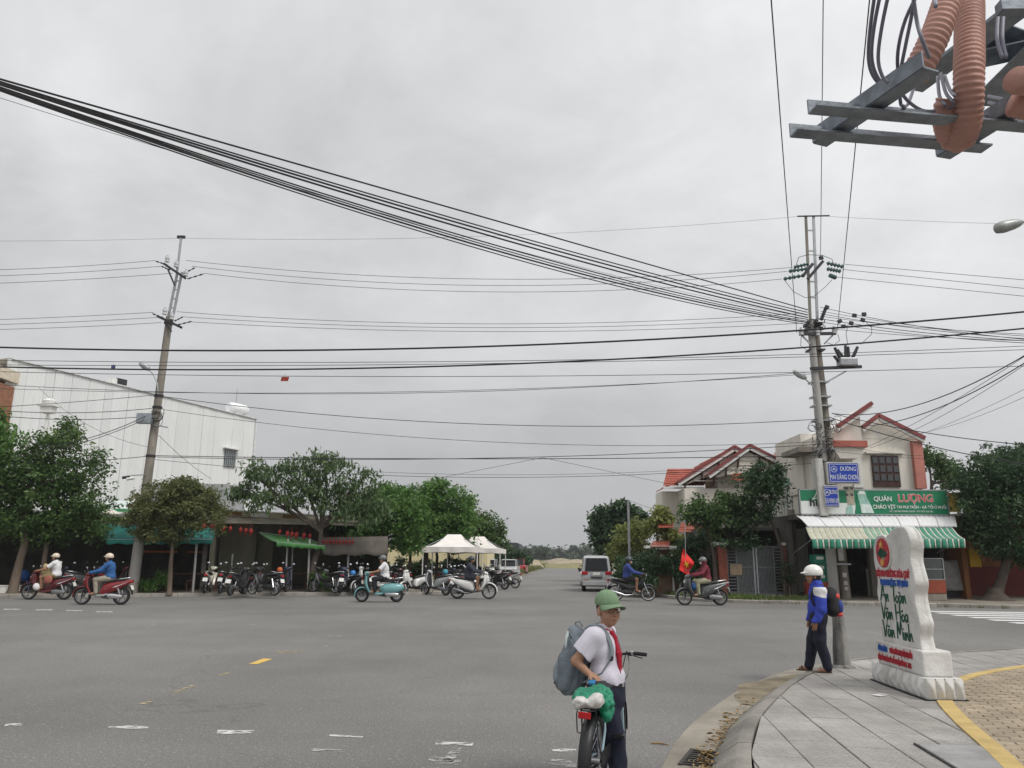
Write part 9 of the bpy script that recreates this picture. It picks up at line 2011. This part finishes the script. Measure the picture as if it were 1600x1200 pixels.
# ================================================================ boy with the bicycle
BSC = (0.93, 0.90, 0.965)
bo = Vector((0.69, 6.02, 0)); boy = thing('person', 'boy in green cap, white shirt and red scarf standing over the bicycle looking back', 'person', bo, R(-27))
boy.scale = BSC
hd = np.array((0.045, 0.0, 1.268)); HS = 1.0; hp, HM, hg = head_prims(hd, HS, R(-36), 0.0)
hip = np.array((0.03, 0, 0.655)); wa_ = np.array((0.03, 0, 0.78)); ch = np.array((0.01, 0, 0.97)); nk = np.array((0.0, 0, 1.13)); sh_ = [np.array((-0.02, y*0.145, 1.075)) for y in (1, -1)]
el_ = [np.array((-0.04, 0.20, 0.85)), np.array((-0.155, -0.205, 0.90))]; wr2 = [np.array((-0.05, 0.20, 0.66)), np.array((-0.045, -0.225, 0.825))]
kn_ = [np.array((-0.04, 0.085, 0.36)), np.array((0.10, -0.06, 0.36))]; an_ = [np.array((-0.10, 0.09, 0.07)), np.array((0.14, -0.06, 0.07))]
legs_ = lambda e: [c for i, y in ((0, 1), (1, -1)) for c in (cone(hip+np.array((0, y*0.07, -0.02)), kn_[i], 0.080+e, 0.060+e, 0.04), cone(kn_[i], an_[i], 0.058+e, 0.045+e, 0.03))]
tor_ = [elp(hip+np.array((0, 0, 0.02)), (0.105, 0.135, 0.12), None, 0.05), cone(wa_, ch, 0.104, 0.104, 0.05), elp(ch+np.array((0, 0, 0.03)), (0.093, 0.138, 0.12), None, 0.05), cone(sh_[0], sh_[1], 0.050, 0.050, 0.05)]
upper = lambda e: [cone(sh_[i], el_[i], 0.046+e, 0.036+e, 0.03) for i in (0, 1)]
body = tor_+legs_(0)+upper(0)+[cone(el_[i], wr2[i], 0.036, 0.025, 0.02) for i in (0, 1)]+hp+[cone(nk-np.array((0, 0, .05)), hd-np.array((0.0, 0, .06)), 0.046, 0.045, 0.03)]
for i in (0, 1): body += [cone(an_[i]-np.array((0.02, 0, 0.035)), an_[i]+np.array((0.13, 0, -0.045)), 0.035, 0.025, 0.03)]
body += hand_prims(wr2[1], (0.90, 0.10, -0.42), (0.25, -0.25, 0.9), 0.86, 0.45)+hand_prims(wr2[0], (0.2, 0, -1), (0, 1, 0), 0.84, 0.4)
flesh('body', body, m_skin, boy, 0.0052)
m_shirt = mat('boy_shirt', (0.66, 0.63, 0.71), 0.85, 0.04, 6, 0.3, 90)
slv = [cone(sh_[i], sh_[i]+(el_[i]-sh_[i])*0.70, 0.066, 0.074, 0.035, True) for i in (0, 1)]
flesh('shirt', [elp(wa_-np.array((0, 0, 0.02)), (0.122, 0.146, 0.13), None, 0.05)]+tor_[1:]+slv+[cone(nk-np.array((0, 0, .06)), nk+np.array((0.0, 0, 0.0)), 0.064, 0.058, 0.03), cutp((0, 0, 0.712), (0, 0, -1)), cutp(nk+np.array((0, 0, 0.028)), (-0.2, 0, 1))], m_shirt, boy, 0.0062, 0.012, 0.0034, 30)
flesh('collar', [cone(nk-np.array((0.0, 0, .02)), nk+np.array((-0.008, 0, 0.036)), 0.069, 0.066, 0.01, True), elp(nk+np.array((0.055, -0.045, -0.02)), (0.024, 0.030, 0.022), None, 0.012), elp(nk+np.array((0.055, 0.045, -0.02)), (0.024, 0.030, 0.022), None, 0.012), cone(nk-np.array((0, 0, .05)), nk+np.array((0, 0, 0.08)), 0.054, 0.054, 0.008, False, True)], m_shirt, boy, 0.005)
m_trs = mat('boy_trousers', (0.014, 0.017, 0.035), 0.85, 0.15, 6, 0.3, 80)
flesh('trousers', [elp(hip-np.array((0, 0, 0.005)), (0.122, 0.150, 0.122), None, 0.05), cone(hip, wa_, 0.128, 0.128, 0.05)]+legs_(0.014)+[cutp((0, 0, 0.738), (0, 0, 1))], m_trs, boy, 0.0065, 0.008, 0.0032, 24)
flesh('belt', [elp(hip+np.array((0.0, 0, 0.06)), (0.138, 0.162, 0.155), None, 0.05), cutp((0, 0, 0.746), (0, 0, 1)), cutp((0, 0, 0.716), (0, 0, -1))], m_black, boy, 0.006)
b = MB(); b.box((0.168, -0.02, 0.731), (0.008, 0.045, 0.03)); b.build('buckle', m_chrome, boy, bevel=0.004)
# red scarf hanging down the chest
m_scarf = mat('red_scarf', (0.36, 0.012, 0.03), 0.8, 0.15, 12, 0.2, 90)
flesh('scarf', [cone(nk+np.array((0.085, -0.02, -0.03)), nk+np.array((0.112, -0.018, -0.06)), 0.017, 0.016, 0.01), cone(nk+np.array((0.112, -0.02, -0.06)), np.array((0.140, -0.045, 0.96)), 0.011, 0.017, 0.01), cone((0.140, -0.045, 0.96), (0.158, -0.040, 0.76), 0.017, 0.006, 0.01), cone(nk+np.array((0.112, -0.012, -0.06)), np.array((0.144, -0.008, 0.96)), 0.010, 0.015, 0.008), cone((0.144, -0.008, 0.96), (0.158, -0.015, 0.79), 0.015, 0.006, 0.008),
    cone(nk+np.array((0.055, -0.062, -0.004)), nk+np.array((0.092, -0.02, -0.034)), 0.011, 0.014, 0.01), cone(nk+np.array((0.055, 0.06, -0.004)), nk+np.array((0.092, -0.01, -0.034)), 0.011, 0.014, 0.01)], m_scarf, boy, 0.005)
# cap with curved brim
m_cap = mat('green_cap', (0.19, 0.29, 0.17), 0.85, 0.10, 7, 0.3, 90)
cap = flesh('cap', [elp(hg((-0.006, 0, 0.062)), np.array((0.108, 0.096, 0.092)), HM, 0.01), cutp(hg((0, 0, 0.040)), -(HM@np.array((0.06, 0, 1.0))))], m_cap, boy, 0.006)
b = MB()
def brim(u, v):
  a = R(-78+156*u); r0 = 0.098; L_ = 0.012+0.082*v*max(0, math.cos(a*0.98))**0.7
  x = math.cos(a)*(r0+0.006)+L_*math.cos(a*0.45); y = math.sin(a)*(0.092)+L_*math.sin(a)*0.25; z = 0.048-0.028*(math.sin(a)**2)*(0.4+v)-0.012*v
  return Vector(hg((x, y, z)))
b.grid(brim, 22, 7); b.build('brim', m_cap, cap, smooth=180, solid=0.005)
b = MB(); b.ell(hg((-0.006, 0, 0.157)), (0.009, 0.009, 0.005), 10, 5); b.build('button', m_cap, cap, smooth=60)
for k in range(6):
  a = R(30+60*k); b = MB(); b.tube([hg((-0.006+0.1095*math.cos(a)*math.cos(e), 0.0975*math.sin(a)*math.cos(e), 0.062+0.0935*math.sin(e))) for e in (0.0, 0.4, 0.8, 1.2, 1.5)], 0.0012, 4); b.build('seam', m_cap, cap)
flesh('hair', [elp(hg((-0.014, 0, 0.022)), np.array((0.093, 0.079, 0.085)), HM, 0.01), cutp(hg((0.028, 0, 0)), HM@np.array((1, 0, 0.15)))], m_hair, boy, 0.006)
# face details: eyes, brows, lips, glasses
m_eyew = mat('eye_white', (0.6, 0.58, 0.55), 0.3); m_lip = mat('lips', (0.30, 0.10, 0.08), 0.5)
for y in (-1, 1):
  b = MB(); b.ell(hg((0.0755, y*0.034, 0.012)), (0.009, 0.014, 0.0065), 12, 7, M=Matrix(HM.tolist())); ey = b.build('eye', m_eyew, boy, smooth=60)
  b = MB(); b.ell(hg((0.0835, y*0.034, 0.011)), (0.003, 0.006, 0.006), 10, 6, M=Matrix(HM.tolist())); b.build('iris', m_ink, ey, smooth=60)
  b = MB(); b.tube([hg((0.0875, y*0.016, 0.031)), hg((0.0885, y*0.034, 0.037)), hg((0.079, y*0.052, 0.032))], [0.002, 0.0032, 0.0015], 5); b.build('eyebrow', m_hair, boy)
b = MB(); b.tube([hg((0.090, -0.024, -0.0695)), hg((0.101, -0.010, -0.067)), hg((0.1025, 0, -0.0685)), hg((0.101, 0.010, -0.067)), hg((0.090, 0.024, -0.0695))], [0.0018, 0.0045, 0.0045, 0.0045, 0.0018], 6); b.build('lips', m_lip, boy, smooth=60)
gls = thing('eyeglasses', 'thin dark framed eyeglasses worn by the boy in the green cap', 'glasses', boy.location, boy.rotation_euler.z); gls.scale = BSC
m_frm = mat('glasses_frame', (0.05, 0.035, 0.03), 0.35)
for y in (-1, 1):
  pts = []
  for k in range(25): a = 2*PI*k/24; ca, sa = math.cos(a), math.sin(a); pts.append(hg((0.104-0.10*max(0, abs(y*0.034+0.026*ca)-0.03), y*0.034+0.026*(abs(ca)**0.8)*(1 if ca > 0 else -1), 0.006+0.021*(abs(sa)**0.8)*(1 if sa > 0 else -1))))
  b = MB(); b.tube(pts, 0.0026, 5, cap=False); b.build('lens_rim', m_frm, gls)
  b = MB(); b.tube([hg((0.098, y*0.060, 0.014)), hg((0.05, y*0.083, 0.016)), hg((-0.005, y*0.085, 0.012))], 0.0024, 5); b.build('temple', m_frm, gls)
b = MB(); b.tube([hg((0.106, -0.009, 0.008)), hg((0.111, 0, 0.012)), hg((0.106, 0.009, 0.008))], 0.0016, 5); b.build('bridge', m_frm, gls)
# grey backpack on the boy
m_bag = mat('grey_backpack', (0.16, 0.19, 0.215), 0.7, 0.22, 5, 0.3, 60); m_bag2 = mat('grey_strap', (0.20, 0.23, 0.245), 0.8, 0.1, 8, 0.3, 90)
bpk = thing('backpack', 'grey blue slouching school backpack on the boy in the green cap', 'backpack', boy.location, boy.rotation_euler.z); bpk.scale = BSC
def crumple_local(name, prims, m, parent, seed, res=0.008, amp=0.006):
  o = sdf_mesh(prims, res); vs = np.array(o.v); rng = np.random.default_rng(seed); d = np.zeros(len(vs))
  for k in range(12): w = rng.normal(size=3)*np.array((1, 1, 0.5))*rng.uniform(10, 26); d += np.abs(np.sin(vs@w+rng.uniform(0, 6)))*rng.uniform(0.4, 1.0)
  d = (d-d.mean())/d.std()*amp; nr = vs-vs.mean(0); nr /= np.linalg.norm(nr, axis=1)[:, None]; o.v = [tuple(v) for v in vs+nr*d[:, None]]; return o.build(name, m, parent, smooth=60)
crumple_local('shell', [elp((-0.20, 0.0, 0.99), (0.085, 0.14, 0.16), rotm(0, -0.35, 0), 0.04), elp((-0.26, 0.0, 0.84), (0.12, 0.155, 0.17), None, 0.06), elp((-0.275, 0.0, 0.73), (0.115, 0.15, 0.11), None, 0.05), cutp((-0.105, 0, 0.95), (1, 0, -0.15))], m_bag, bpk, 2)
crumple_local('front_pocket', [elp((-0.365, 0.0, 0.77), (0.055, 0.125, 0.12), None, 0.04)], mat('grey_backpack_pocket', (0.22, 0.25, 0.275), 0.7, 0.2, 5, 0.3, 60), bpk, 4, 0.008, 0.005)
b = MB(); b.tube([(-0.375, -0.125, 0.72), (-0.405, 0, 0.71), (-0.375, 0.125, 0.72)], 0.006, 6); b.tube([(-0.22, -0.13, 1.06), (-0.285, -0.06, 1.10), (-0.285, 0.06, 1.10), (-0.22, 0.13, 1.06)], 0.005, 6); b.build('zip', m_black, bpk, kind='stuff')
for y in (1, -1):
  pts = [Vector(p) for p in ((-0.115, y*0.075, 1.13), (-0.05, y*0.088, 1.158), (0.03, y*0.092, 1.135), (0.085, y*0.095, 1.06), (0.11, y*0.098, 0.98), (0.105, y*0.115, 0.92))]
  sm = []
  for i in range(len(pts)-1):
    p = [pts[max(0, min(len(pts)-1, i+d))] for d in (-1, 0, 1, 2)]
    for j in range(5): t = j/5; sm.append(0.5*((2*p[1])+(-p[0]+p[2])*t+(2*p[0]-5*p[1]+4*p[2]-p[3])*t*t+(-p[0]+3*p[1]-3*p[2]+p[3])*t**3))
  sm.append(pts[-1]); b = MB(); n_ = len(sm)
  for i, p in enumerate(sm):
    c = Vector((0.0, p.y*0.6, p.z-0.10)); o_ = (p-Vector((-0.02, p.y*0.7, 1.0))).normalized(); t_ = (sm[min(i+1, n_-1)]-sm[max(i-1, 0)]).normalized(); sdv = t_.cross(o_).normalized(); wd_ = 0.027-0.007*i/n_
    b.v += [tuple(p+o_*0.006+sdv*wd_), tuple(p+o_*0.012), tuple(p+o_*0.006-sdv*wd_), tuple(p-o_*0.008-sdv*wd_), tuple(p-o_*0.008+sdv*wd_)]
  b.f += [(i*5+j, i*5+(j+1) % 5, (i+1)*5+(j+1) % 5, (i+1)*5+j) for i in range(n_-1) for j in range(5)]+[(0, 1, 2, 3, 4), tuple((n_-1)*5+j for j in (4, 3, 2, 1, 0))]
  st = b.build('shoulder_strap', m_bag2, bpk, smooth=40)
  b = MB(); b.box((0.112, y*0.112, 0.925), (0.018, 0.034, 0.034), ry=0.2); b.build('strap_buckle', m_black, st, bevel=0.003)
  b = MB(); b.tube([(0.105, y*0.115, 0.92), (0.04, y*0.15, 0.82), (-0.12, y*0.14, 0.74)], 0.007, 6); b.build('webbing', m_bag2, st)
b = MB(); b.tube([(-0.17, 0, 1.135), (-0.20, 0, 1.175), (-0.235, 0, 1.165), (-0.235, 0, 1.12)], 0.008, 6); b.build('grab_loop', m_bag2, bpk, smooth=60)
b = MB(); b.lathe([(0.0, 0.14), (0.011, 0.14), (0.012, 0.12), (0.021, 0.105), (0.022, 0.0), (0.0, 0.0)], 14, (-0.27, -0.09, 0.965)); b.build('water_bottle', mat('clear_bottle', (0.55, 0.60, 0.60), 0.15, 0.05), bpk, smooth=50)
for i in (0, 1):
  b = MB(); c = an_[i]; b.loft([((c[0]-0.07, c[1], 0.03), 0.03, 0.028, 0), ((c[0], c[1], 0.035), 0.04, 0.036, 0), ((c[0]+0.11, c[1], 0.03), 0.045, 0.028, 0), ((c[0]+0.17, c[1], 0.02), 0.02, 0.014, 0)]); b.build('shoe', m_black, boy, smooth=50)

# ================================================================ air
hz = MB(); hz.box((0, 1200, 8.2), (3020, 2840, 18.4)); ho = hz.build('haze', None, kind='stuff', label='pale humid air fading the far fields and trees', cat='haze')
hm = bpy.data.materials.new('humid_air'); hm.use_nodes = True; ht = hm.node_tree; ht.nodes.clear()
hv = ht.nodes.new('ShaderNodeVolumePrincipled'); hv.inputs['Color'].default_value = (0.86, 0.89, 0.93, 1); hv.inputs['Density'].default_value = 0.0004; hv.inputs['Anisotropy'].default_value = 0.2
hq = ht.nodes.new('ShaderNodeOutputMaterial'); ht.links.new(hv.outputs[0], hq.inputs['Volume']); ho.data.materials.append(hm)
